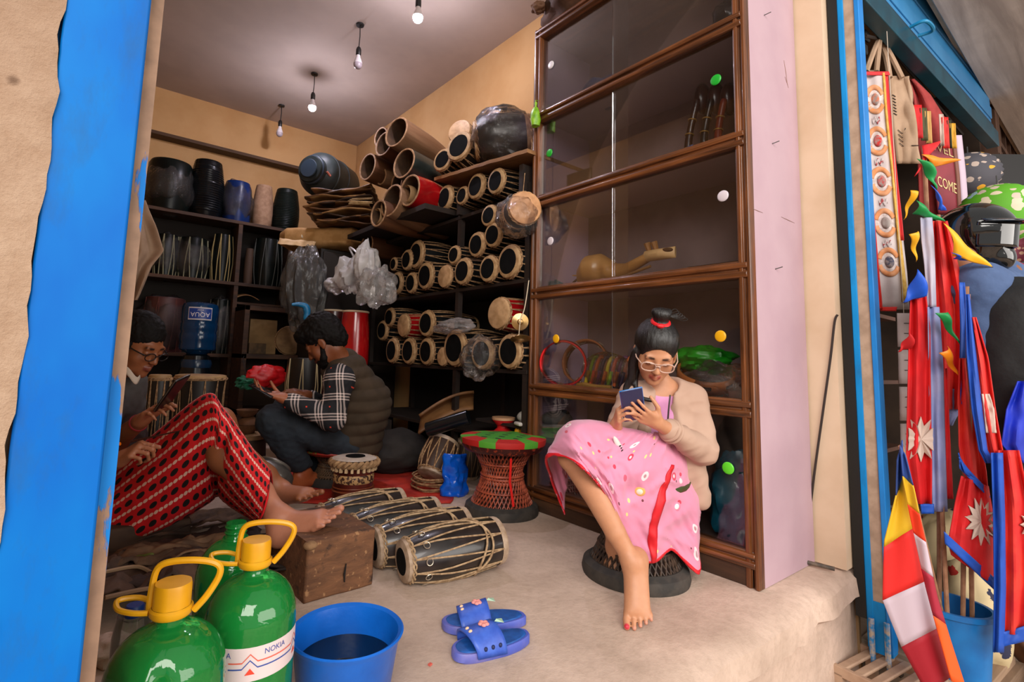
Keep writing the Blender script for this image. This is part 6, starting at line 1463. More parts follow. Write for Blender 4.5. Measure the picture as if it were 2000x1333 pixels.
def fl(p):
    q = Vector((RT.dot(p) * 9 + UP.dot(p) * 7, FW.dot(p) * 9, UP.dot(p) * 20 - RT.dot(p) * 9)); return .013 * (.26 - abs(nz(q))) + .004 * nz(p * 12)
fobj('jacket', shp, .0045, JK, gk, 2, None, fl)
e0, e1 = elL.lerp(wrL, .68), elL.lerp(wrL, .74); cuff = MB().torus(axisM(e1, wrL - elL), .034, .006, 28, 8).torus(axisM(e0, wrL - elL), .036, .005, 28, 8)
obj('cuff', cuff, JK, gk)
zp_ = [W(1309, 772, 1.775), W(1306, 800, 1.765), W(1303, 842, 1.765)]
obj('zip', MB().tube(bez(zp_, 6), .0028, 6), M('#2b1f1a', .5), gk)
ph = thing('phone', 'dark blue phone held in both hands by the girl', 'phone', phc)
def pbox(name, w, l, t_, m, off=0, bev=.004, par=None):
    B_ = Matrix((phx, phu, phn)).transposed(); return obj(name, MB().box(phc + phn * off, (w, l, t_), B_), m, par or ph, bevel=bev)
pbox('case', .070, .142, .009, M('#1b2350', .25, coat=.4)); pbox('edge_band', .0715, .1435, .004, M('#1d6fb8', .3)); pbox('screen', .064, .134, .0012, M('#0c0d10', .08), .0048, .0005)
# ------------------------------------------------------------------ man in the red lungi (left)
mk = thing('person', 'man with glasses in a grey shirt and red patterned wrap skirt holding a phone', 'person', (.15, 2.4, 0))
hm = Head(W(272, 672, 2.12), RT * .86 - FW * .22 - UP * .42, UP * .9 + RT * .42, 1.0)
P_ = hm.prims()
nbm = W(232, 742, 2.18); chm = W(205, 850, 2.2); pvm = W(178, 945, 2.2)
shr, shl = W(196, 800, 2.02), W(240, 775, 2.36)
P_ += [('c', .025, hm(0, -.03, -.07), nbm, .052, .058)] + limb([nbm, chm, pvm], [.08, .12, .13], .05) + [('c', .05, shr, shl, .06, .06)]
elr, wrr = W(160, 930, 1.92), W(236, 897, 1.80)
ell, wrl = W(205, 880, 2.14), W(276, 822, 1.96)
P_ += limb([shr, elr, elr.lerp(wrr, .35), wrr], [.052, .044, .042, .028]) + limb([shl, ell, ell.lerp(wrl, .35), wrl], [.052, .044, .042, .028])
phc2 = W(336, 768, 1.90); pu2 = (W(370, 722, 1.86) - W(306, 812, 1.93)).normalized(); pn2 = (-RT * .85 + UP * .45 + FW * .10); pn2 = (pn2 - pu2 * pn2.dot(pu2)).normalized(); px2 = pu2.cross(pn2)
h1, t1 = hand(wrl, W(306, 790, 1.915) - wrl, pn2 * -1 if False else (RT * .7 - UP * .1 - FW * .2), 1.0, [(.3, .5, .4), (.35, .6, .4), (.4, .6, .45), (.45, .7, .5)], .10, (.15, .15), 1)
if (t1[4] - wrl).dot(UP) < (t1[3] - wrl).dot(UP): h1, t1 = hand(wrl, W(306, 790, 1.915) - wrl, (RT * .7 - UP * .1 - FW * .2), 1.0, [(.3, .5, .4), (.35, .6, .4), (.4, .6, .45), (.45, .7, .5)], .10, (.15, .15), -1)
h2, t2 = hand(wrr, W(280, 868, 1.77) - wrr, (RT * .25 - UP * .75 + FW * .4), 1.0, [(1.0, 1.3, .9)] * 4, .02, (.5, .4), 1)
if (t2[4] - wrr).dot(FW) < (t2[1] - wrr).dot(FW): h2, t2 = hand(wrr, W(280, 868, 1.77) - wrr, (RT * .25 - UP * .75 + FW * .4), 1.0, [(1.0, 1.3, .9)] * 4, .02, (.5, .4), -1)
P_ += h1 + h2
knr, anr = W(405, 815, 1.93), W(548, 1018, 1.72)
knl, anl = W(430, 825, 2.16), W(550, 962, 2.22)
def mleg(h, kn, an, bk):
    cf = kn.lerp(an, .35) + bk; return limb([h, kn], [.085, .058], .03) + [('c', .03, kn, cf, .052, .054)] + limb([cf, kn.lerp(an, .75), an], [.054, .040, .035], .02)
P_ += mleg(W(195, 985, 2.12), knr, anr, Vector((-.02, .0, -.02))) + mleg(W(185, 985, 2.3), knl, anl, Vector((-.02, 0, -.02)))
her = bl + bx * -.075 + by * .11 + Vector((0, 0, .110)); 
fr_b = bl + bx * .095 + by * .10 + Vector((0, 0, hb + .008))
her = W(556, 1062, 1.70)
f1, ft1 = foot(anr, her, fr_b, UP * .95 - RT * .25, 1.05, None, -1)
fl_b = W(598, 978, 2.12); f2, ft2 = foot(anl, W(555, 985, 2.2), fl_b, UP, 1.0, None, -1)
P_ += f1 + f2
ptm = hm.paint('#8f5634', '#7d3f30', '#1d120d')
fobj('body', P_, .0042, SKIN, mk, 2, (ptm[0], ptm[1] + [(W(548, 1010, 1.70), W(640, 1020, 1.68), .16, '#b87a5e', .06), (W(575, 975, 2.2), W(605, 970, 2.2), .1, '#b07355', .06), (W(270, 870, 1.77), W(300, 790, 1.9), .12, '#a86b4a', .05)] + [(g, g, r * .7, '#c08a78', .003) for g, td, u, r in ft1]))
HM = [hm.E(.01, 0, -.020, .045, .084, .102, .092), hm.E(.02, 0, -.06, -.01, .074, .05, .06), hm.E(.008, 0, .10, -.02, .08, .055, .07, True), hm.E(.006, 0, .08, -.10, .09, .12, .075, True)]
for x in (-1, 1): HM += [hm.E(.004, x * .088, .004, -.018, .03, .024, .032, True), hm.C(.004, (x * .076, .028, .01), (x * .074, .030, -.02), .008, .006)]
fobj('hair', HM, .0045, HAIRM, mk, 1, None, lambda p: .0035 * nz(p * 110) + .003 * nz(p * 45))
gl = MB()
for x in (-1, 1):
    gl.tube([hm(x * .034 + .025 * math.cos(a_), .108 - .08 * abs(x * .034 + .025 * math.cos(a_)), -.010 + .016 * math.sin(a_)) for a_ in [2 * PI * i / 20 for i in range(20)]], .0022, 6, closed=True)
    gl.tube([hm(x * .06, .1, -.004), hm(x * .078, .06, 0), hm(x * .082, -.01, .002)], .0028, 6)
gl.tube([hm(-.009, .107, -.006), hm(.009, .107, -.006)], .0022, 6)
go = obj('glasses', gl, M('#16110f', .35), mk)
GREY = M('#4c4744', .85, '#433f3c', 10, .3, 40)
sp_ = limb([nbm - UP * .02, chm, pvm], [.105, .145, .155], .05) + [('c', .05, shr, shl, .078, .078)] + limb([shr, shr.lerp(elr, .75)], [.075, .065], .03) + limb([shl, shl.lerp(ell, .6)], [.075, .068], .03)
sp_ += [('-c', .015, nbm + UP * .03 + RT * .02, nbm + UP * .14 + RT * .09, .062, .075), ('-c', .01, nbm + RT * .13 + UP * .05, nbm + RT * .13 - UP * .02, .03, .01)]
fm = fold(.006, 16)
fobj('shirt', sp_, .006, GREY, mk, 2, None, fm)
cl_ = bez([W(236, 712, 2.07), W(252, 728, 2.06), W(268, 745, 2.07), W(280, 722, 2.12)], 6)
obj('collar', MB().grid(lambda u, v: cl_[int(u * (len(cl_) - 1))] + Vector((0, 0, -.012 + .028 * v)) - FW * (.006 * (1 - v)), len(cl_) - 1, 3), M('#c9b8a6', .8), mk, solid=.004)
obj('bracelet', MB().torus(axisM(wrl - (wrl - ell).normalized() * .025, wrl - ell), .031, .0035, 28, 6), M('#8e1620', .6), mk)
# lungi
LU = NT('lungi'); tc = LU.n.new('ShaderNodeTexCoord'); sx = LU.n.new('ShaderNodeSeparateXYZ'); LU.t.links.new(tc.outputs['UV'], sx.inputs[0])
U_, V_ = sx.outputs[0], sx.outputs[1]   # U across the stripes, V along
per = LU.math('FRACT', U_); al = V_
def near(x, c, w): return LU.math('LESS_THAN', LU.math('ABSOLUTE', LU.math('SUBTRACT', x, c)), w)
def dist2(x, y): return LU.math('SQRT', LU.math('ADD', LU.math('MULTIPLY', x, x), LU.math('MULTIPLY', y, y)))
fv = LU.math('SUBTRACT', LU.math('FRACT', LU.math('MULTIPLY', al, 1.0)), .5); du = LU.math('MULTIPLY', LU.math('SUBTRACT', per, .27), 2.1)
blk_ = LU.math('LESS_THAN', dist2(fv, du), .35)
fw_ = LU.math('SUBTRACT', LU.math('FRACT', LU.math('MULTIPLY', al, 2.2)), .5); dw = LU.math('MULTIPLY', LU.math('SUBTRACT', per, .77), 4.6)
wht = LU.math('LESS_THAN', dist2(fw_, dw), .45)
redc = LU.mix(LU.noise(LU.coord('Object'), 9, 3), lin('#d80b14'), lin('#c20810'))
LU.set(Base_Color=LU.mix(wht, LU.mix(blk_, redc, lin('#0e0606')), lin('#e6b9a4')), Roughness=.8); LU.bump(LU.noise(LU.coord('Object'), 18, 4), .3, .01)
lw = [[W(*p) for p in c] for c in (
    [(215, 940, 2.30), (300, 860, 2.30), (395, 800, 2.28), (450, 840, 2.24), (505, 905, 2.14), (532, 950, 2.05)],
    [(214, 930, 2.14), (315, 840, 2.10), (400, 778, 2.06), (445, 812, 2.02), (500, 890, 1.94), (530, 932, 1.88)],
    [(212, 928, 2.03), (320, 836, 1.98), (404, 772, 1.92), (440, 802, 1.88), (496, 882, 1.81), (528, 922, 1.78)],
    [(210, 965, 1.94), (312, 885, 1.88), (408, 812, 1.82), (436, 840, 1.79), (486, 915, 1.73), (526, 962, 1.70)],
    [(208, 1005, 1.90), (310, 935, 1.85), (406, 868, 1.81), (424, 885, 1.80), (472, 950, 1.72), (514, 1005, 1.695)],
    [(205, 1048, 1.90), (310, 988, 1.87), (402, 926, 1.86), (414, 922, 1.88), (455, 970, 1.80), (505, 1018, 1.74)],
    [(203, 1088, 1.92), (310, 1036, 1.92), (408, 976, 1.96), (418, 962, 2.0), (445, 985, 1.96), (490, 1015, 1.90)],
    [(200, 1095, 2.15), (310, 1042, 2.15), (405, 985, 2.16), (425, 970, 2.16), (450, 985, 2.14), (490, 1010, 2.08)])]
def lfold(u, v): return -FW * (.010 * nz((u * 5, v * 4, 11)) + .014 * math.exp(-((v - .52) / .05) ** 2) * math.sin(u * 9 + .5) * .5 - .022 * math.exp(-((v - .6 - .05 * u) / .03) ** 2) * max(0, min(1, (u - .25) * 4)) + .007 * (.4 - abs(nz((u * 9, v * 16, 5)))))
LS0 = drape(lw, 0, 0, lfold)
def LS(u, v):
    p = LS0(u, v); p.z = max(p.z, .012 + .02 * u); return p
obj('wrap_skirt', MB().grid(LS, 70, 110, uv=lambda u, v: (u * 10.5, v * 25)), LU.m, mk, solid=.004)
o = obj('skirt_hem', MB().grid(lambda u, v: LS(u, .985 + .018 * v), 60, 2), LU.m, mk, solid=.006)
ph = thing('phone', 'black phone held up by the man in the red wrap skirt', 'phone', phc2)
B_ = Matrix((px2, pu2, pn2)).transposed()
obj('case', MB().box(phc2, (.074, .168, .011), B_), M('#0d0c0c', .3), ph, bevel=.004)
obj('screen', MB().box(phc2 + pn2 * .0058, (.068, .158, .001), B_), M('#0a0b0d', .08), ph)
obj('metal_edge', MB().box(phc2, (.0752, .1692, .004), B_), M('#6a625c', .3, metal=.6), ph, bevel=.0018)
q0, q1 = W(214, 872, 1.80), W(352, 842, 1.78)
ph = thing('pencil', 'thin dark brush held in the fist over the red wrap skirt', 'pencil', q1)
obj('shaft', MB().tube([q0.lerp(q1, .30), q1], [.004, .002], 8), M('#3a120c', .5), ph)
obj('orange_end', MB().tube([q0 - RT * .02, q0.lerp(q1, .15)], .006, 8), M('#d86a14', .4), ph)
# low seat under him
tag(obj('low_seat', MB().bx(.0, .42, 2.28, 2.72, 0, .10), M('#4a3526', .8, '#33241a', 10), bevel=.01), 'low plank seat under the man in the red wrap skirt', 'seat')
# ------------------------------------------------------------------ man in the plaid shirt
bk = thing('person', 'man in a plaid shirt, olive vest and jeans bent over his phone', 'person', (BSTOOL.x, BSTOOL.y, 0))
hb_ = Head(W(630, 668, 2.84), -RT * .78 - FW * .12 - UP * .62, UP * .8 - RT * .6, 1.0)
P_ = hb_.prims()
nbb = W(672, 722, 2.92); chb = W(705, 790, 2.98); pvb = W(690, 862, 3.0)
sl, sr = W(662, 742, 2.76), W(690, 735, 3.12)
P_ += [('c', .025, hb_(0, -.03, -.07), nbb, .054, .06)] + limb([nbb, chb, pvb], [.09, .125, .13], .05) + [('c', .05, sl, sr, .065, .065)]
eb, wb = W(650, 818, 2.70), W(553, 778, 2.60); eb2, wb2 = W(660, 810, 3.1), W(600, 772, 2.88)
P_ += limb([sl, eb, wb], [.05, .042, .027]) + limb([sr, eb2, wb2], [.05, .042, .027])
h1, t1 = hand(wb, W(522, 770, 2.58) - wb, UP * .8 + RT * -.2, 1.0, [(.35, .4, .3)] * 4, .08, (.3, .4), 1)
if (t1[4] - wb).dot(FW) < (t1[1] - wb).dot(FW): h1, t1 = hand(wb, W(522, 770, 2.58) - wb, UP * .8 + RT * -.2, 1.0, [(.35, .4, .3)] * 4, .08, (.3, .4), -1)
h2, t2 = hand(wb2, W(570, 762, 2.82) - wb2, -UP * .8 - RT * .2, 1.0, [(.4, .5, .4)] * 4, .08, (.3, .3), 1)
P_ += h1 + h2
kb, ab = W(533, 822, 2.72), W(592, 925, 2.86); kb2, ab2 = W(560, 800, 2.98), W(610, 905, 3.1)
P_ += mleg(W(680, 868, 2.93), kb, ab, Vector((.02, 0, 0))) + mleg(W(695, 865, 3.08), kb2, ab2, Vector((.02, 0, 0)))
fb_ = F(562, 962, .012); f1, _ = foot(ab, F(610, 948, .01), fb_, UP, 1.0, None, 1); P_ += f1
ptb = hb_.paint('#7d4526', '#5f2c20', '#140c09')
fobj('body', P_, .0055, SKIN, bk, 2, (ptb[0], ptb[1] + [(W(592, 935, 2.86), W(575, 950, 2.8), .10, '#a8562e', .05), (W(540, 775, 2.6), W(520, 770, 2.58), .08, '#a5603c', .03)]))
HB = [hb_.E(.02, 0, -.03, .055, .098, .112, .105), hb_.E(.03, 0, -.075, -.01, .085, .065, .085), hb_.E(.02, 0, .05, .09, .07, .06, .05), hb_.E(.008, 0, .12, -.03, .075, .060, .07, True)]
for x in (-1, 1): HB += [hb_.E(.004, x * .098, .002, -.02, .03, .022, .034, True)]
fobj('hair', HB, .0055, HAIRM, bk, 1, None, lambda p: .005 * nz(p * 90) + .007 * nz(p * 35))
fobj('beard', [hb_.E(.01, 0, .058, -.088, .046, .040, .036), hb_.C(.012, (-.062, .012, -.03), (-.046, .042, -.078), .012, .018), hb_.C(.012, (.062, .012, -.03), (.046, .042, -.078), .012, .018), hb_.C(.012, (-.046, .042, -.078), (.0, .07, -.105), .018, .024), hb_.C(.012, (.046, .042, -.078), (0, .07, -.105), .018, .024), hb_.C(.006, (-.02, .088, -.053), (.02, .088, -.053), .007, .007), hb_.E(.005, 0, .105, -.068, .016, .014, .008, True)], .005, HAIRM, bk, 1, None, lambda p: .003 * nz(p * 120))
PL = NT('plaid'); v = PL.coord('Object', (1, 1, 1)); 
def plaid_axis(vec):
    n = PL.n.new('ShaderNodeVectorMath'); n.operation = 'DOT_PRODUCT'; PL.t.links.new(v, n.inputs[0]); n.inputs[1].default_value = vec; return n.outputs['Value']
a1 = plaid_axis((.05, .2, 1)); a2 = plaid_axis((.80, -.58, .1))
def bandm(x, p_, w, o_): return PL.math('LESS_THAN', PL.math('ABSOLUTE', PL.math('SUBTRACT', PL.math('FRACT', PL.math('ADD', PL.math('DIVIDE', x, p_), o_)), .5)), w)
def tri(x, p_): return PL.math('ADD', PL.math('ADD', bandm(x, p_, .035, .0), bandm(x, p_, .035, .14)), bandm(x, p_, .035, .28))
wh = PL.math('MULTIPLY', PL.math('ADD', tri(a1, .105), tri(a2, .105)), .48); rd = PL.math('MULTIPLY', bandm(a1, .105, .035, .64), bandm(a2, .105, .035, .64))
c = PL.mix(wh, lin('#0d0e14'), lin('#d9c6be')); c = PL.mix(PL.math('MULTIPLY', rd, .95), c, lin('#d8402a'))
PL.set(Base_Color=c, Roughness=.85); PL.bump(PL.noise(PL.coord('Object'), 20, 4), .3, .01)
fobj('shirt', limb([nbb - UP * .02, chb, pvb], [.105, .138, .14], .05) + [('c', .05, sl, sr, .078, .078)] + limb([sl, eb, eb.lerp(wb, .86)], [.078, .064, .042], .03) + limb([sr, eb2, eb2.lerp(wb2, .86)], [.078, .06, .042], .03) + [('-c', .015, nbb + UP * .05 - RT * .03, nbb + UP * .14 - RT * .12, .06, .07)], .006, PL.m, bk, 2, None, fold(.007, 18))
VEST = M('#3f3020', .9, '#332617', 8, .4, 30)
vb = limb([nbb - UP * .01, chb + FW * .01, pvb], [.125, .165, .168], .05) + [('c', .05, sl.lerp(sr, .12), sl.lerp(sr, .9), .088, .088), ('c', .04, nbb + FW * .02, nbb - UP * .02 + RT * .02, .10, .10), ('-c', .02, sl - FW * .10 - UP * .01, sl - FW * .02 - UP * .07, .06, .065), ('-c', .015, nbb + UP * .06 - RT * .05, nbb + UP * .14 - RT * .15, .072, .085), ('-c', .03, chb - RT * .19, pvb - RT * .2, .07, .08)]
def quilt(p):
    z = (p - pvb).dot(UP); return .010 * abs(math.sin(z * 2 * PI / .13)) - .006 + .004 * nz(p * 18)
fobj('vest', vb, .006, VEST, bk, 2, None, quilt)
JE = M('#222a33', .85, '#151b22', 9, .35, 60)
fj = fold(.007, 16)
fobj('jeans', limb([W(682, 868, 2.93), kb, ab + UP * .02], [.105, .078, .060], .03) + [('c', .03, kb, kb.lerp(ab, .5), .077, .070)] + limb([W(700, 868, 3.08), kb2, ab2], [.105, .078, .060], .03) + [('c', .06, pvb - UP * .01, pvb - UP * .06, .135, .12)] + [('-c', .006, ab - UP * .02, ab - UP * .12, .08, .08)], .006, JE, bk, 2, None, fj)
ph = thing('phone', 'small dark phone in the hand of the plaid shirt man', 'phone', W(512, 762, 2.57))
q = W(513, 763, 2.565); B_ = axisM((0, 0, 0), UP * .8 + RT * .45, RT).to_3x3()
obj('case', MB().box(q, (.13, .07, .009), B_), M('#0d0d0d', .3), ph, bevel=.003)
obj('screen', MB().box(q + (B_ @ Vector((0, 0, .0052))), (.12, .064, .001), B_), M('#15161a', .08), ph)
# ================================================================== the neighbouring shop and its street goods
struct('wall_neighbor', MB().bx(XW + .10, XW + .12, YF + .01, 3.2, -.45, 3.2), M('#8a6b48', .85))
struct('wall_neighbor_back', MB().bx(XW + .1, 9, 3.2, 3.3, -.45, 3.2), M('#8f6f4a', .85, '#7a5c3c', 4))
struct('wall_neighbor_side', MB().bx(5.3, 5.36, .66, 3.2, -.45, 3.2), M('#3a2a1e', .85, '#2a1d14', 4))
struct('ceiling_neighbor', MB().bx(XW + .1, 9, .74, 3.3, 2.95, 3.05), M('#96775a', .85))
struct('floor_neighbor', MB().bx(XW + .12, 9, .75, 3.3, -.45, -.30), M('#8d7a6a', .85, '#7a6858', 8))
struct('wall_front_right', MB().bx(5.35, 12, .66, .9, ZS, 4.2), PLASTER)
A_, B_ = W(1690, 12, 2.36), W(1938, 281, 3.70); zb_ = (A_.z + B_.z) / 2; A_.z = B_.z = zb_
dx_ = (B_ - A_).normalized(); dy_ = Vector((dx_.y, -dx_.x, 0))
if dy_.y > 0: dy_ = -dy_
k = thing('rolling_shutter', 'half raised blue rolling shutter over the neighbouring stall', 'shutter', A_)
TEAL = M('#0d4a5c', .4, '#0a3d4e', 8); SBL = M('#2f7fb8', .4, '#3d8cc4', 3, .05, 40)
def sbox(x0, x1, y0, y1, z0, z1):
    Bm = Matrix((dx_, dy_, Vector((0, 0, 1)))).transposed()
    return A_ + dx_ * ((x0 + x1) / 2) + dy_ * ((y0 + y1) / 2) + Vector((0, 0, (z0 + z1) / 2)), (x1 - x0, y1 - y0, z1 - z0), Bm
LS_ = (B_ - A_).length
obj('bottom_bar', MB().box(*sbox(-.2, LS_, -.03, .035, -.035, .075)), TEAL, k, bevel=.004)
mb = MB()
for i in range(5): mb.box(*sbox(-.2, LS_ - .05, -.02 + .006 * (i % 2), .012 + .006 * (i % 2), .075 + .088 * i, .160 + .088 * i))
obj('slats', mb, SBL, k, bevel=.004)
obj('seam_rail', MB().box(*sbox(-.2, LS_ - .05, .0, .022, .10, .112)), M('#143a50', .5), k)
hq = W(1822, 138, 2.83); hz = Vector((0, 0, 0))
c_, _, Bm = sbox(.50, .62, .05, .06, .08, .1)
obj('pull_handle', MB().tube(bez([c_ - dx_ * .06 + dy_ * -.02, c_ - dx_ * .06 + dy_ * .04, c_ + dx_ * .06 + dy_ * .04, c_ + dx_ * .06 - dy_ * .02], 6), .009, 8), M('#1d86b8', .35), k)
for x in (.12, .16): obj('latch', MB().box(*sbox(x - .015, x + .045, -.06, -.045, -.15 + 2 * (x - .12), -.10 + 2 * (x - .12))), M('#101010', .5), k, bevel=.01)
obj('hood', MB().box(*sbox(-.2, LS_ + .05, -.05, .06, .50, .62)), M('#0f5a86', .4), k, bevel=.004)
struct('canopy_slab', MB().bx(2.95, 9.5, -.05, .60, 2.78, 2.9), M('#d9b898', .85, '#c7a585', 5))
tag(obj('canopy_board', MB().bx(3.0, 9.4, .10, .57, 2.735, 2.778), wood('#d9cbc0', '#a99b92', 0, 14, .8), bevel=.004), 'pale weathered board fixed under the stall canopy', 'board')
# lattice window in the wall beyond
k = thing('lattice_window', 'brown wooden lattice window in the wall beyond the stall', 'window', (6.5, .62, 2.9))
LWD = wood('#6a4630', '#3a2417', 2, 20, .7)
x0, x1, z0, z1 = 5.35, 9.0, 2.35, 3.9
for x in (x0 + .06, x1): obj('frame_post', MB().bx(x - .09, x + .09, .57, .66, z0, z1), LWD, k)
for z in (z0, z1): obj('frame_rail', MB().bx(x0, x1, .57, .66, z - .06, z + .06), LWD, k)
for i in range(14): obj('lattice_bar', MB().bx(x0 + .25 * i + .2, x0 + .25 * i + .24, .60, .63, z0, z1), LWD, k)
for i in range(5): obj('lattice_bar', MB().bx(x0, x1, .585, .60, z0 + .28 * i + .2, z0 + .28 * i + .24), LWD, k)
obj('dark_backing', MB().bx(x0, x1, .645, .655, z0, z1), M('#2a1a12', .8), k)
# ---- cloth panels between left and right edges given down the picture
def strip(rows, d, folds=0, amp=.01, nu=14, nv=24, seed=0, dd=0):
    ys = [r[2] for r in rows]; d = d if isinstance(d, (list, tuple)) else [d] * len(rows)
    def fn(u, v):
        y = ys[0] + (ys[-1] - ys[0]) * v
        xl = np.interp(y, ys, [r[0] for r in rows]); xr = np.interp(y, ys, [r[1] for r in rows]); e = np.interp(y, ys, d)
        tl = np.interp(y, ys, [r[3] if len(r) > 3 else 0 for r in rows])
        return W(xl + (xr - xl) * u, y + tl * (u - .5), e + amp * math.sin(folds * PI * u + seed + 1.3 * v) + .6 * amp * nz((u * 3, v * 5, seed)) + dd * u)
    return fn
def cloth(name, rows, d, m, par=None, folds=3, amp=.012, dd=0, solid=.003, nu=16, nv=26, seed=0, off=0):
    if not isinstance(d, (list, tuple)): d = [d + off] * len(rows)
    f_ = strip(rows, d, folds, amp, nu, nv, seed, dd)
    return obj(name, MB().grid(f_, nu, nv), m, par, solid=solid), f_
CR = M('#d0141a', .7, '#b90f16', 6, .2, 30); CR2 = M('#c81b1c', .65, '#d83224', 8, .2, 30); CBL = M('#1250b8', .6, '#0f46a4', 8, .2, 30); CLV = M('#8f96bf', .7, '#7c86b6', 8, .2, 30); CW = M('#cdb9ad', .8, '#bfa99c', 10, .2, 30)
CG = M('#0c9a4c', .5, '#0a8440', 8); CO = M('#ef9013', .5, '#e5850f', 8); CYL = M('#efb417', .5, '#e3a712', 8); CBB = M('#0d58d2', .5, '#0b4cbc', 8)
def sun(fn, u, v, ru, rv, par, m, pts=12, off=.006, inner=.58):
    mb = MB(); vs = [fn(u, v)]
    for i in range(pts * 2):
        a_ = PI * i / pts; q = 1 if i % 2 == 0 else inner
        vs.append(fn(min(.999, max(0.001, u + ru * q * math.cos(a_))), min(.999, max(0.001, v + rv * q * math.sin(a_)))))
    vs = [p - FW * off for p in vs] + [p - FW * (off + .002) for p in vs]; n = pts * 2
    fs = [(0, i + 1, (i + 1) % n + 1) for i in range(n)] + [(n + 1, n + 1 + (i + 1) % n + 1, n + 1 + i + 1) for i in range(n)]
    return obj('sun_emblem', mb.add(vs, fs), m, par, smooth=False)
# printed banner
k = thing('printed_banner', 'long printed cloth banner with orange deity roundels and red edging beside the blue guide', 'banner', W(1720, 400, 2.42))
bn_rows = [(1686, 1732, 142), (1688, 1736, 200), (1692, 1746, 300), (1702, 1757, 400), (1708, 1764, 470), (1714, 1772, 540), (1720, 1776, 605)]
o, bf = cloth('cloth', bn_rows, 2.42, M('#c9bcbb', .8, '#bdb0b0', 12), k, 2, .010)
cloth('yellow_edge', [(l + (r - l) * .72, r - 4, y) for l, r, y in bn_rows[:-1]] + [(1756, 1774, 590)], 2.412, M('#d9b25a', .8, '#c7973a', 40), k, 2, .010)
cloth('red_edge', [(r - 5, r + 2, y) for l, r, y in bn_rows[:5]], 2.408, M('#cc2b30', .7), k, 1, .004, nu=3)
cloth('red_edge', [(l - 2, l + 4, y) for l, r, y in bn_rows[3:]], 2.408, M('#dd2a22', .7), k, 1, .004, nu=3)
cloth('red_edge', [(1688, 1736, 140), (1690, 1738, 147)], 2.408, M('#cc2b30', .7), k, 1, .004, nv=3)
cloth('red_edge', [(1718, 1752, 600), (1720, 1750, 608)], 2.408, M('#dd2a22', .7), k, 1, .004, nv=3)
for i, v_ in enumerate((.115, .29, .46, .635, .80)):
    mb = MB(); n = 20
    def ring(r0, r1, a0, a1, m_, nm, par, off):
        mb = MB(); mb.grid(lambda u, w: bf(.40 + (r0 + (r1 - r0) * w) * math.cos(a0 + (a1 - a0) * u) * 1.0, v_ + (r0 + (r1 - r0) * w) * .155 * math.sin(a0 + (a1 - a0) * u)) - FW * off, 22, 2); return obj(nm, mb, m_, par, solid=.002)
    po = ring(.0, .40, 0, 2 * PI, M('#d9cac6', .8, '#b9aaa6', 60), 'roundel', k, .004)
    ring(.26, .40, .4, 2.9, M('#d99a70', .8, '#cc8452', 30), 'roundel_arc', po, .006); ring(.26, .40, -2.9, -.4, M('#d99a70', .8, '#cc8452', 30), 'roundel_arc', po, .006)
    ring(.0, .16, 0, 2 * PI, M(('#cf6a38', '#c9302a', '#c22a28', '#a09590', '#4a4a5e')[i], .8, '#9a8a86', 60), 'roundel_figure', po, .008)
    if i < 4: mb = MB(); mb.grid(lambda u, w: bf(.25 + .3 * u, v_ + .088 + .018 * (w - .5) + .008 * math.sin(u * 12)) - FW * .005, 12, 2); obj('small_motif', mb, M('#a8484a', .8, '#c9bcbb', 45, lo=.46, hi=.5), k, solid=.002)
# tote bags
TOTE = M('#b0937a', .85, '#a3866c', 9, .2, 60)
k = thing('tote_bag', 'plain beige canvas tote bag with printed black leaf lines', 'bag', W(1765, 250, 2.58))
o, tf = cloth('bag_body', [(1736, 1775, 150), (1742, 1788, 240), (1752, 1796, 320)], 2.58, TOTE, k, 1, .02, solid=.02)
for xa, xb in ((1700, 1716), (1718, 1730)): pass
obj('strap', MB().tube(bez([W(1738, 152, 2.57), W(1730, 110, 2.6), W(1716, 78, 2.62)], 6), .012, 6), TOTE, k)
obj('strap', MB().tube(bez([W(1762, 152, 2.57), W(1740, 108, 2.6), W(1720, 76, 2.62)], 6), .012, 6), TOTE, k)
mb = MB()
for i in range(4): mb.tube(bez([tf(.12, .62 + .05 * i) - FW * .014, tf(.3, .66 + .05 * i) - FW * .014, tf(.45 - .03 * i, .60 + .05 * i) - FW * .014], 5), .0018, 4)
mb.tube([tf(.62, .80) - FW * .014, tf(.95, .80) - FW * .014], .0022, 4)
for i in range(7): mb.tube([tf(.02, .22 + .035 * i) - FW * .013, tf(.14, .24 + .035 * i) - FW * .013], .0026, 4)
obj('printed_lines', mb, M('#40342c', .8), k)
k = thing('tote_bag', 'beige tote bag straps hanging above the printed banner', 'bag', W(1705, 130, 2.5))
obj('strap', MB().tube(bez([W(1692, 140, 2.48), W(1708, 95, 2.52), W(1716, 78, 2.55)], 6), .012, 6), TOTE, k)
obj('strap', MB().tube(bez([W(1712, 140, 2.48), W(1716, 100, 2.52), W(1718, 78, 2.55)], 6), .011, 6), TOTE, k)
cloth('bag_body', [(1690, 1716, 138), (1696, 1728, 190), (1698, 1730, 240)], 2.52, TOTE, k, 1, .01, solid=.01)
k = thing('hanging_rail', 'dark rail carrying the tote bags and bunting', 'rail', W(1717, 76, 2.6))
obj('rod', MB().tube([W(1690, 70, 2.45), W(1725, 78, 2.6), W(1880, 262, 3.5)], .008, 6), M('#2a201a', .6), k)
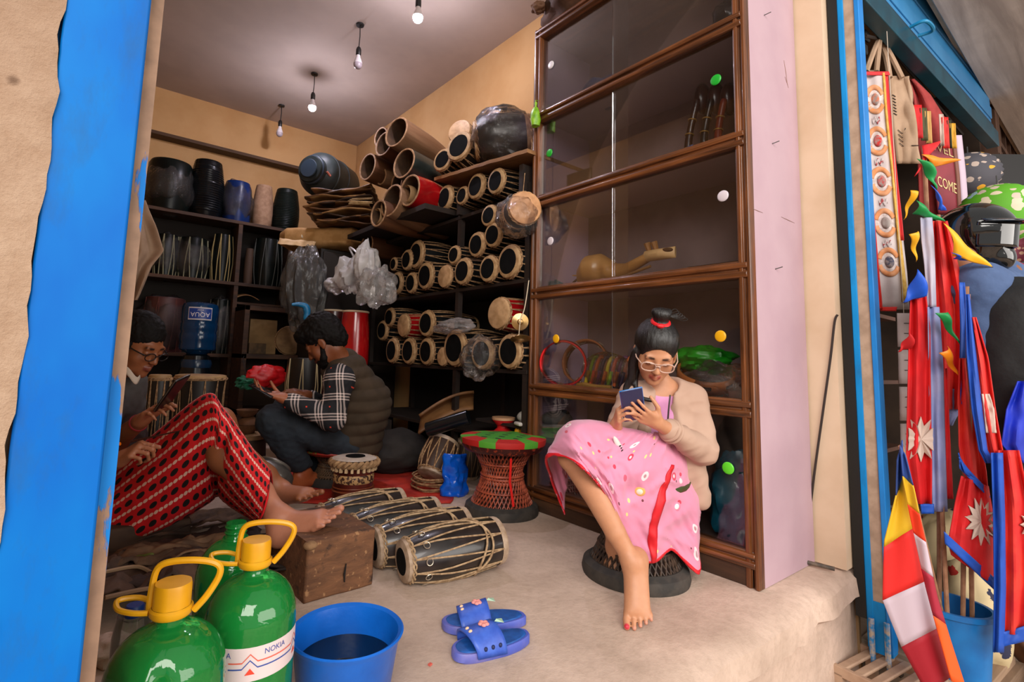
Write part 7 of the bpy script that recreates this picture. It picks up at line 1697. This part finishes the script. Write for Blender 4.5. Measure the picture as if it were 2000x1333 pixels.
# red cloth bag behind and flag bunting
k = thing('red_bag', 'faded red cloth bag behind the beige tote bag', 'bag', W(1815, 210, 2.8))
cloth('bag_body', [(1776, 1784, 155), (1784, 1815, 185), (1790, 1850, 240), (1794, 1862, 330), (1796, 1864, 420)], 2.85, M('#a83c3a', .8, '#93302f', 9, .2, 40), k, 2, .02, solid=.01)
k = thing('bunting', 'striped strip of coloured bunting over the welcome sign', 'bunting', W(1845, 260, 2.72))
for i, (xl, xr, m_) in enumerate(((1785, 1800, CR), (1797, 1810, M('#4a4a28', .7)), (1806, 1818, M('#c79a5a', .7)), (1834, 1842, CW), (1839, 1852, CR2), (1850, 1857, M('#3a3f2a', .7)), (1855, 1866, M('#d09a2a', .7)))):
    cloth('bunting_strip', [(xl, xr, 205 + 6 * i), (xl + 3, xr + 3, 270 + 5 * min(i, 4))], 2.72, m_, k, 1, .006, nu=6, nv=8)
# sign
k = thing('welcome_sign', 'maroon welcome sign with cream letters in a pale frame', 'sign', W(1840, 350, 2.78))
o, sf = cloth('board', [(1812, 1860, 280), (1824, 1866, 340), (1832, 1872, 418)], 2.78, M('#8c2a38', .6, '#7a2230', 6), k, 0, .0, solid=.012)
cloth('frame_edge', [(1858, 1864, 275), (1866, 1872, 345), (1870, 1876, 420)], 2.775, M('#7a4a3a', .6), k, 0, 0, nu=3, solid=.016)
cloth('frame_edge', [(1864, 1876, 265), (1872, 1884, 340), (1878, 1890, 418)], 2.785, M('#c9b4c6', .6), k, 0, 0, nu=3, solid=.016)
for s_, v_, h in (('WEL', .10, .20), ('COME', .60, .26)):
    vs, fs = textmesh(s_, 1.0); wd_ = max(p.x for p in vs) - min(p.x for p in vs)
    obj('sign_lettering', MB().add([sf(.5 + p.x / wd_ * .86, v_ - p.y * h * .8 + .12 * p.x / wd_) - FW * .009 for p in vs], fs), M('#dfc488', .6), k, smooth=False)
# lanterns
def lantern(label, px, py, rpx, d, base, spots, dark=False):
    c = W(px, py, d); r = rpx * d / FPX
    t = NT('paper_lantern'); v = t.coord('Object'); b_ = lin(base)
    col = b_
    for cc, sc, th, sd in spots:
        mp = t.n.new('ShaderNodeMapping'); t.link(v, mp.inputs[0]); mp.inputs['Location'].default_value = (sd, sd, sd)
        vo = t.node('ShaderNodeTexVoronoi'); vo.inputs['Scale'].default_value = sc; t.t.links.new(mp.outputs[0], vo.inputs['Vector'])
        sp = t.n.new('ShaderNodeSeparateColor'); t.t.links.new(vo.outputs['Color'], sp.inputs[0])
        col = t.mix(t.math('MULTIPLY', t.math('LESS_THAN', vo.outputs['Distance'], th), t.math('GREATER_THAN', sp.outputs[0], .35)), col, lin(cc))
    t.set(Base_Color=col, Roughness=.7)
    k = thing('paper_lantern', label, 'lantern', c, None, 'round paper lanterns')
    n = 15; pr = []
    for i in range(n * 2 + 1):
        b = -PI / 2 + PI * i / (2 * n); pr.append((max(.0006, r * math.cos(b) * (1.03 if i % 2 else .965)), r * .93 * math.sin(b)))
    obj('paper_shade', MB().lathe(pr, Matrix.Translation(c), 32, cap=False), t.m, k, ang=80)
    obj('hanging_wire', MB().tube([c + Vector((0, 0, r * .9)), c + Vector((0, 0, r * 1.25))], .003, 5), M('#3a3a3a', .5), k)
lantern('green and cream spotted paper lantern on the right', 1952, 418, 62, 2.55, '#5aa51f', [('#d9c9ae', 14, .42, 0), ('#cdb9a8', 20, .35, 3), ('#9fc3cf', 11, .26, 6)])
lantern('dark striped paper lantern with yellow dots behind the sign', 1893, 342, 46, 3.05, '#4b4a52', [('#b9a79c', 18, .3, 1), ('#e0a42c', 15, .3, 4)])
# dark display wall and pink textiles
tag(obj('dark_board', MB().box(W(1975, 420, 3.1), (.9, .03, .75), rotZ(-.7)), M('#141212', .6)), 'black display board behind the green lantern', 'board')
PT = NT('pink_textile'); v = PT.coord('Object'); vo = PT.node('ShaderNodeTexVoronoi'); vo.inputs['Scale'].default_value = 28; PT.link(v, vo.inputs['Vector'])
PT.set(Base_Color=PT.mix(PT.ramp(vo.outputs['Distance'], [(.25, (0, 0, 0)), (.3, (1, 1, 1))]), lin('#e0a8a0'), PT.mix(PT.noise(v, 12, 4), lin('#c22a52'), lin('#8a2038'))), Roughness=.8)
k = thing('pink_textile', 'pink patterned textile hanging behind the helmeted person', 'textile', W(1970, 570, 2.75))
cloth('cloth', [(1915, 2010, 500, 40), (1925, 2010, 560, 30), (1935, 2010, 690, 20)], 2.75, PT.m, k, 3, .02)
k = thing('maroon_textile', 'maroon and brown patterned textile above the pink one', 'textile', W(1970, 490, 2.7))
P2 = NT('maroon_textile'); v = P2.coord('Object'); vo = P2.node('ShaderNodeTexVoronoi'); vo.inputs['Scale'].default_value = 40; P2.link(v, vo.inputs['Vector'])
P2.set(Base_Color=P2.mix(P2.ramp(vo.outputs['Distance'], [(.3, (0, 0, 0)), (.4, (1, 1, 1))]), lin('#b08a72'), lin('#6a2436')), Roughness=.8)
cloth('cloth', [(1905, 2010, 462, -20), (1915, 2010, 515, -10)], 2.7, P2.m, k, 3, .02)
# cards on strings and stall shelves behind the flags
k = thing('card_strip', 'hanging strip of white printed cards beside the banner', 'cards', W(1765, 700, 2.3))
for i in range(4):
    y = 612 + 72 * i
    o, cf = cloth('card', [(1752 + 2 * i, 1782, y), (1753 + 2 * i, 1784, y + 66)], 2.3, M('#d8c4c2', .7), k, 0, 0, nu=4, nv=4)
    mb = MB()
    for j in range(2): mb.tube([cf(.4, .3 + .3 * j) - FW * .004, cf(.9, .3 + .3 * j) - FW * .004], .0016, 4)
    obj('card_line', mb, M('#3a3030', .7), o)
obj('hanging_string', MB().tube([W(1765, 612, 2.3), W(1765, 612, 2.3) + Vector((0, 0, 1.35))], .0015, 4), M('#c9bcae', .8), k)
k = thing('stall_shelf', 'narrow brown display shelf standing just inside the neighbouring stall', 'shelves', W(1740, 800, 2.6))
pS = W(1738, 800, 2.62); sB = lambda w, l, h, dz, dx=0: (pS + Vector((dx, 0, dz)), (w, l, h), None)
for x in (-.03, .32): obj('upright', MB().box((pS.x + x, pS.y + .15, .45), (.03, .04, 1.5)), M('#4a2a1a', .6), k)
for z in (.0, .35, .7, 1.05): obj('board', MB().box((pS.x + .15, pS.y + .18, z), (.34, .3, .02)), M('#5a3421', .6), k)
obj('back', MB().box((pS.x + .15, pS.y + .34, .45), (.4, .02, 1.5)), M('#1d120d', .8), k)
for i, (z, cc, lab) in enumerate(((.75, '#9a2a4a', 'pink box on the stall shelf'), (.40, '#2a4a7a', 'blue box on the stall shelf'), (.05, '#8a2a20', 'red framed picture low on the stall shelf'))):
    tag(obj('small_box', MB().box((pS.x + .08, pS.y + .12, z + .07), (.09, .08, .12)), M(cc, .5), bevel=.004), lab, 'box')
tag(obj('glass_jars', MB().bx(pS.x + .05, pS.x + .3, pS.y + .1, pS.y + .25, 1.061, 1.20), M('#a5958c', .4, '#5a4a44', 40, lo=.45, hi=.5)), 'pale packets on the top board of the stall shelf', 'packets')
# ---- helmeted person with backpack
k = thing('person', 'person in a black helmet and blue shirt with a black backpack seen from behind', 'person', (2.9, .4, ZS))
dP = 2.0
hc = W(1903, 462, dP); nk = W(1882, 515, dP); sh = W(1912, 560, dP - .10); sh2 = W(2025, 565, dP + .28); el = W(1922, 690, dP - .12); wr_ = W(1935, 800, dP - .02); pel = W(1992, 840, dP + .14); che = W(1992, 650, dP + .16)
pr = limb([hc, nk, W(1925, 545, dP + .06)], [.08, .062, .07], .03) + limb([W(1930, 560, dP + .08), che, pel], [.12, .14, .14], .05) + limb([sh, el, wr_], [.055, .046, .03]) + [('c', .05, sh, sh2, .06, .06)]
el2, wr2 = W(2035, 700, dP + .22), W(2030, 800, dP + .08); pr += limb([sh2, el2, wr2], [.055, .046, .03])
hdir = (wr_ - el).normalized(); hh, _ = hand(wr_, hdir, -RT, 1.0, [(.4, .5, .4)] * 4); pr += hh
g1, g2 = Vector((pel.x - .08, pel.y - .05, ZS + .08)), Vector((pel.x + .10, pel.y + .10, ZS + .08))
pr += limb([pel - RT * .05, g1 + Vector((0, 0, .42)), g1], [.10, .07, .045], .03) + limb([pel + RT * .08, g2 + Vector((0, 0, .42)), g2], [.10, .07, .045], .03)
pr += [('c', .03, g1, g1 + Vector((-.16, -.1, -.045)), .04, .03), ('c', .03, g2, g2 + Vector((-.16, -.1, -.045)), .04, .03)]
fobj('body', pr, .007, SKIN, k, 1, ('#8f5a3a', []))
DEN = M('#4a6088', .85, '#3f557c', 10, .3, 60)
fs_ = fold(.006, 15)
fobj('shirt', limb([W(1950, 560, dP + .10), che, pel], [.10, .15, .16], .05) + limb([sh, el, el.lerp(wr_, .8)], [.076, .062, .052], .03) + limb([sh2, el2, el2.lerp(wr2, .8)], [.083, .07, .055], .03) + [('c', .05, sh, sh2, .083, .085), ('c', .03, W(1893, 528, dP), W(1940, 540, dP + .07), .055, .085)], .006, DEN, k, 2, None, fs_)
fobj('trousers', limb([pel - RT * .05, g1 + Vector((0, 0, .42)), g1], [.13, .09, .07], .03) + limb([pel + RT * .08, g2 + Vector((0, 0, .42)), g2], [.13, .09, .07], .03) + [('c', .05, pel, pel - UP * .05, .172, .16)], .008, M('#121214', .8), k, 1)
BPK = M('#16181a', .75, '#101113', 12, .3, 50); o_ = che + RT * .10 - FW * .10
fobj('backpack', [('e', .04, W(1998, 690, dP - .16), (.13, .15, .25)), ('c', .05, W(1994, 605, dP - .16), W(1996, 800, dP - .16), .115, .13), ('c', .03, W(1960, 790, dP - .1), W(1990, 800, dP - .08), .09, .08)], .007, BPK, k, 2, None, lambda p: .004 * nz(p * 20))
obj('shoulder_strap', MB().tube(bez([W(1884, 545, dP - .06), W(1900, 527, dP - .08), W(1930, 535, dP - .09), W(1946, 580, dP - .13), W(1950, 640, dP - .15)], 6), .020, 8), BPK, k)
obj('shoulder_strap', MB().tube(bez([W(1946, 580, dP - .15), W(1940, 680, dP - .17), W(1926, 735, dP - .15)], 6), .017, 8), BPK, k)
for y in (590, 705, 760): obj('zip_pull', MB().box(W(1968 + (y - 590) * .1, y, dP - .15), (.012, .012, .03)), M('#b8a898', .3, metal=.6), k, bevel=.002)
hm_ = thing('helmet', 'glossy black motorcycle helmet with dark visor', 'helmet', hc)
hu = Head(hc, -FW * .8 + RT * .45 - UP * .05, UP, .86)
fobj('shell', [hu.E(.02, 0, 0, .02, .122, .14, .13), hu.C(.03, (0, .05, -.09), (0, .08, -.10), .09, .06), hu.E(.015, 0, .17, -.005, .10, .07, .055, True), hu.E(.02, 0, 0, -.19, .09, .1, .08, True)], .006, M('#0b0c0d', .1, coat=.8), hm_, 2)
obj('visor', MB().grid(lambda u, v: hu(.118 * math.sin((u - .5) * 2.6), .138 * math.cos((u - .5) * 2.6), .055 - .11 * v), 24, 8), M('#08090b', .05, coat=1), hm_, solid=.004)
obj('visor_peak', MB().grid(lambda u, v: hu(.125 * math.sin((u - .5) * 2.4), (.14 + .05 * v) * math.cos((u - .5) * 2.4), .065 - .01 * v), 20, 4), M('#1a2a38', .08, coat=1), hm_, solid=.006)
# royal blue cloth at the right edge
k = thing('blue_cloth', 'royal blue cloth hanging over the backpack side at the picture edge', 'cloth', W(1985, 840, 1.75))
cloth('cloth', [(1988, 2012, 745), (1966, 2012, 800), (1956, 2012, 868), (1985, 2012, 905)], 1.72, M('#0d2fc0', .6, '#0b29a8', 8, .2, 30), k, 2, .01)
# ---- flags in the blue bucket
bkt = W(1866, 1285, 1.86); bkt.z = max(bkt.z, ZS + .0); kb_ = thing('bucket', 'blue plastic bucket holding the flag poles', 'bucket', (bkt.x, bkt.y, ZS)); T = Matrix.Translation((bkt.x - .03, bkt.y, ZS))
rimz = W(1870, 1180, 1.86).z - ZS
BKM = M('#1670b4', .35, '#125fa0', 8)
obj('wall', MB().lathe([(.0005, .004), (.085, .004), (.112, rimz - .02), (.120, rimz - .018), (.120, rimz), (.108, rimz), (.083, .012), (.0005, .012)], T, 40, cap=False), BKM, kb_)
obj('handle', MB().tube(bez([T @ Vector((.0, -.12, rimz - .03)), T @ Vector((.06, -.13, rimz - .10)), T @ Vector((.12, -.02, rimz - .13)), T @ Vector((.11, .05, rimz - .03))], 6), .003, 6), M('#c9c4c0', .4), kb_)
obj('sand', MB().lathe([(.0005, rimz - .07), (.104, rimz - .075)], T, 28, cap=False), M('#8a7460', .9), kb_)
foot_ = Vector((bkt.x - .03, bkt.y, ZS + rimz - .08))
POLE = M('#a5795a', .7, '#8d6246', 20)
def flag(label, top, d, base_off, m=POLE):
    k = thing('flag', label, 'flag', foot_ + Vector(base_off))
    obj('pole', MB().tube([foot_ + Vector(base_off), W(top[0] + 4, top[1], d + .05)], .007, 8), m, k); return k
# flag 1: left red flag with big pale sun, wrapped on its pole
k = flag('tall red national flag with pale sun and lavender border, leftmost of the bundle', (1800, 285), 1.86, (-.05, .0, 0))
o, ff = cloth('red_field', [(1780, 1806, 560), (1776, 1816, 640), (1772, 1818, 800), (1770, 1820, 900), (1786, 1820, 985)], 1.85, CR, k, 3, .012)
sun(ff, .5, .70, .85, .105, k, CW)
cloth('lavender_border', [(1812, 1834, 600), (1814, 1842, 720), (1817, 1846, 880), (1822, 1850, 1000)], 1.845, CLV, k, 2, .008)
cloth('lavender_border', [(1798, 1820, 425), (1800, 1824, 470), (1806, 1826, 520), (1812, 1828, 600)], 1.85, M('#b4aebc', .7, '#9fa0b6', 8), k, 2, .006)
cloth('blue_edge', [(1798, 1824, 985), (1800, 1824, 1004)], 1.84, CBL, k, 1, .004, nv=4)
cloth('red_edge', [(1842, 1850, 720), (1847, 1856, 860), (1850, 1862, 975)], 1.85, CR, k, 1, .005, nu=5)
# flag 2: plain red, upper middle
k = flag('plain red upright flag between the lavender border and the blue shirt', (1828, 420), 1.90, (-.01, .03, 0))
cloth('red_field', [(1822, 1850, 432), (1824, 1874, 530), (1828, 1888, 600), (1830, 1890, 690), (1832, 1886, 740), (1843, 1878, 800)], 1.90, CR2, k, 4, .014)
cloth('lavender_hem', [(1838, 1868, 760), (1848, 1872, 810), (1850, 1860, 832)], 1.905, CLV, k, 1, .006)
# flag 3: big red flag with sun and blue border, centre
k = flag('large red national flag with pale sun and blue border in the middle of the bundle', (1884, 560), 1.80, (.0, -.03, 0))
cloth('red_field', [(1874, 1892, 700), (1872, 1905, 780), (1873, 1918, 870), (1880, 1926, 920), (1900, 1930, 960)], 1.79, CR2, k, 3, .012)
o, ff = cloth('red_field', [(1878, 1930, 940, 20), (1866, 1938, 990, 18), (1852, 1942, 1075, 30), (1858, 1942, 1115, 60)], 1.77, CR, k, 4, .010)
sun(ff, .66, .42, .42, .27, k, CW)
cloth('blue_border', [(1874, 1884, 552), (1876, 1890, 640), (1874, 1886, 740), (1876, 1880, 790)], 1.80, CBL, k, 1, .005, nu=5)
cloth('blue_border', [(1872, 1884, 905, 40), (1874, 1932, 930, 60), (1874, 1934, 946, 60)], 1.765, CBL, k, 2, .006)
cloth('blue_border', [(1844, 1942, 1084, 90), (1846, 1942, 1108, 90)], 1.76, CBL, k, 3, .006, nv=5)
# flag 4: red and blue flag on the right
k = flag('red national flag with a long blue border hanging at the right edge', (1886, 575), 1.72, (.03, -.05, 0))
cloth('red_field', [(1894, 1906, 620), (1900, 1930, 700), (1912, 1944, 800), (1930, 1958, 880), (1952, 1975, 950)], 1.73, CR2, k, 3, .012)
cloth('pale_patch', [(1918, 1932, 770), (1922, 1942, 800), (1926, 1946, 846)], 1.718, CW, k, 1, .006, nu=6)
cloth('blue_border', [(1886, 1893, 575), (1888, 1906, 690), (1898, 1918, 800), (1912, 1928, 880), (1925, 1944, 905)], 1.72, CBL, k, 2, .006, nu=6)
o, ff = cloth('red_field', [(1950, 1990, 880), (1958, 2010, 980), (1960, 2014, 1120), (1958, 2014, 1240)], 1.70, CR2, k, 3, .012)
sun(ff, .98, .40, .42, .10, k, CW)
cloth('blue_border', [(1936, 1958, 885), (1940, 1962, 1000), (1942, 1964, 1150), (1940, 1960, 1275)], 1.69, CBL, k, 2, .008)
cloth('blue_border', [(1958, 2014, 1228, -16), (1950, 2014, 1258, -16)], 1.69, CBL, k, 2, .006, nv=5)
# buddhist style striped flag
k = thing('flag', 'multicoloured striped flag sweeping down in front of the bucket', 'flag', WP(1875, 1350, 'Z', ZS))
obj('pole', MB().tube([WP(1875, 1350, 'Z', ZS), W(1760, 872, 1.70)], .008, 8), POLE, k)
cs = ['#2a4a92', '#d9b01c', '#d81f1a', '#c4b2be', '#a01426', '#ee6a12']
def sw(u, v):   # v along the length, u across the left half
    xl = np.interp(v, [0, .15, .35, .6, .8, 1], [1752, 1750, 1727, 1724, 1760, 1810]); xm = np.interp(v, [0, .15, .35, .6, .8, 1], [1762, 1766, 1786, 1812, 1836, 1868]); y = 880 + 455 * v
    return W(xl + (xm - xl) * u, y + 25 * (u - .5) * -1.6, 1.66 + .02 * math.sin(4 * u + 3 * v) + .02 * u)
def se(u, v):
    xl = np.interp(v, [0, .15, .35, .6, .8, 1], [1758, 1764, 1782, 1808, 1832, 1858]); xr = np.interp(v, [0, .15, .35, .6, .8, 1], [1768, 1786, 1806, 1830, 1858, 1888]); y = 880 + 460 * v
    return W(xl + (xr - xl) * u, y + 18 * (u - .5), 1.63 + .012 * math.sin(3 * u + 5 * v))
for nm, fn, br in (('stripe', sw, [0, .15, .37, .60, .80, 1.0]), ('front_stripe', se, [0, .13, .25, .37, .52, .72, 1.0])):
    seq = cs[:5] if nm == 'stripe' else ['#2a4a92', '#d9b01c', '#ee3a12', '#c4b2be', '#a01a34', '#ee5a14']
    for i in range(len(br) - 1): obj(nm, MB().grid(lambda u, v: fn(u, br[i] + (br[i + 1] - br[i]) * v), 10, 8), M(seq[i], .7, None), k, solid=.003)
# pennants
PN = [([(1800, 318, 1835, 274, 1782, 340), (1833, 276)], CR, 'red pennant at the top of the flag bundle', 1.84)]
def pennant(label, tri_, m, d, mid=None):
    a, b, c = [W(x, y, d + .02 * i) for i, (x, y) in enumerate(tri_)]
    k = thing('pennant', label, 'pennant', a, None, 'coloured plastic pennants')
    obj('pennant_sheet', MB().grid(lambda u, v: (a.lerp(b, u)).lerp(c, v) - FW * (.018 * math.sin(PI * u) * (1 - v) + .006 * math.sin(9 * v)), 12, 12), m, k, solid=.002)
pennant('red pennant curling at the top of the flag bundle', [(1786, 345), (1800, 285), (1836, 276)], CR, 1.84)
pennant('orange pennant pointing right over the welcome sign', [(1800, 302), (1812, 330), (1876, 313)], CO, 1.83)
pennant('bright green pennant folded under the orange one', [(1790, 310), (1826, 330), (1828, 372)], CG, 1.82)
pennant('green pennant lower on the left pole', [(1790, 392), (1782, 418), (1846, 434)], CG, 1.82)
pennant('yellow pennant hanging left of the lower green one', [(1778, 372), (1790, 380), (1764, 430)], CYL, 1.83)
pennant('small blue pennant left of the welcome sign lettering', [(1818, 362), (1832, 410), (1846, 412)], CBB, 1.84)
pennant('large yellow pennant reaching over the helmet', [(1843, 436), (1860, 500), (1938, 523)], CYL, 1.80)
pennant('small blue pennant under the large yellow one', [(1858, 494), (1862, 506), (1890, 510)], CBB, 1.81)
pennant('blue pennant drooping beside the red flag with the pale sun', [(1792, 526), (1810, 578), (1762, 592)], CBB, 1.80)
pennant('small yellow pennant above the drooping blue one', [(1775, 458), (1792, 452), (1788, 512)], CYL, 1.83)
pennant('green pennant across the plain red flag', [(1826, 612), (1850, 610), (1874, 676)], CG, 1.78)
pennant('orange pennant below the green one on the red flag', [(1834, 690), (1850, 676), (1876, 742)], CO, 1.78)
pennant('dark red pennant left of the tall flag', [(1776, 650), (1780, 680), (1752, 688)], CR, 1.84)
# ---- goods on the ground
FL = NT('floral_bag'); v = FL.coord('Object'); b0 = lin('#cdb98f')
vo = FL.node('ShaderNodeTexVoronoi'); vo.inputs['Scale'].default_value = 11; FL.link(v, vo.inputs['Vector']); sp = FL.n.new('ShaderNodeSeparateColor'); FL.t.links.new(vo.outputs['Color'], sp.inputs[0])
nn = FL.noise(v, 45, 2)
m1 = FL.math('MULTIPLY', FL.math('LESS_THAN', FL.math('ADD', vo.outputs['Distance'], FL.math('MULTIPLY', nn, .5)), .55), FL.math('GREATER_THAN', sp.outputs[0], .45))
FL.set(Base_Color=FL.mix(m1, b0, FL.mix(FL.math('GREATER_THAN', sp.outputs[1], .5), lin('#2a2a44'), lin('#b52a22'))), Roughness=.85)
p = W(1900, 1200, 2.05)
tag(obj('floral_bag', bagmesh((p.x, p.y, ZS + .22), .17, .12, .215, 51, .10), FL.m), 'cream cloth bag with dark and red flowers behind the bucket', 'bag')
p = W(1852, 1090, 2.35)
tag(obj('floral_sack', bagmesh((p.x, p.y, ZS + .28), .16, .14, .275, 53, .10), FL.m), 'cream floral sack half hidden behind the flag poles', 'sack')
tag(obj('stall_step', MB().bx(2.56, 4.4, .50, .76, ZS, -.29), M('#a08e7c', .9, '#8d7b69', 8, .3, 40), bevel=.006), 'low pale ledge under the neighbouring stall', 'step')
a_, b_ = W(1850, 1333, 1.72), W(1945, 1235, 2.05)
k = thing('wooden_box', 'weathered wooden plank box at the lower right corner', 'box', (a_.x, a_.y, ZS))
ddx = Vector((b_.x - a_.x, b_.y - a_.y, 0)); Bm = Matrix((ddx.normalized(), Vector((-ddx.normalized().y, ddx.normalized().x, 0)), Vector((0, 0, 1)))).transposed()
cc_ = Vector(((a_.x + b_.x) / 2, (a_.y + b_.y) / 2, ZS + .05))
obj('plank', MB().box(cc_ + Vector((0, 0, .02)), (ddx.length, .10, .03), Bm), wood('#a5876c', '#7b6350', 0, 16, .8), k, bevel=.003)
obj('plank', MB().box(cc_ + Vector((.06, -.06, -.02)), (ddx.length * .9, .03, .06), Bm), wood('#8a6f58', '#5f4a3a', 0, 16, .8), k, bevel=.003)
# slatted drain board at the foot of the platform
k = thing('slatted_crate', 'tan slatted plastic crate at the foot of the platform', 'crate', W(1730, 1320, 1.75))
c0 = W(1735, 1308, 1.80); ux = (W(1800, 1340, 1.72) - c0); ux.z = 0; ux.normalize(); uy = Vector((-ux.y, ux.x, 0)); Bm = Matrix((ux, uy, Vector((0, 0, 1)))).transposed()
SLT = M('#b3947b', .7, '#a08069', 12)
zc = c0.z - .01
for i in range(6): obj('slat', MB().box(Vector((c0.x, c0.y, zc)) + ux * (-.09 + .05 * i), (.030, .26, .012), Bm), SLT, k, bevel=.004)
obj('rim', MB().box(Vector((c0.x, c0.y, zc - .012)) + uy * .125 + ux * .03, (.36, .02, .035), Bm), SLT, k, bevel=.004)
obj('rim', MB().box(Vector((c0.x, c0.y, zc - .012)) - uy * .125 + ux * .03, (.36, .02, .035), Bm), SLT, k, bevel=.004)
for sx_ in (-.10, .17):
    for sy_ in (-.12, .12): obj('leg', MB().box(Vector((c0.x, c0.y, (zc + ZS) / 2 - .01)) + ux * sx_ + uy * sy_, (.03, .03, zc - ZS - .02), Bm), SLT, k)
tag(obj('street_stones', bagmesh(W(1760, 1270, 2.0) + Vector((0, 0, -.04)), .12, .08, .07, 57, .2), M('#6a5c50', .9, '#54483e', 10, .4, 40)), 'dark rubble at the corner below the shutter guide', 'stone')
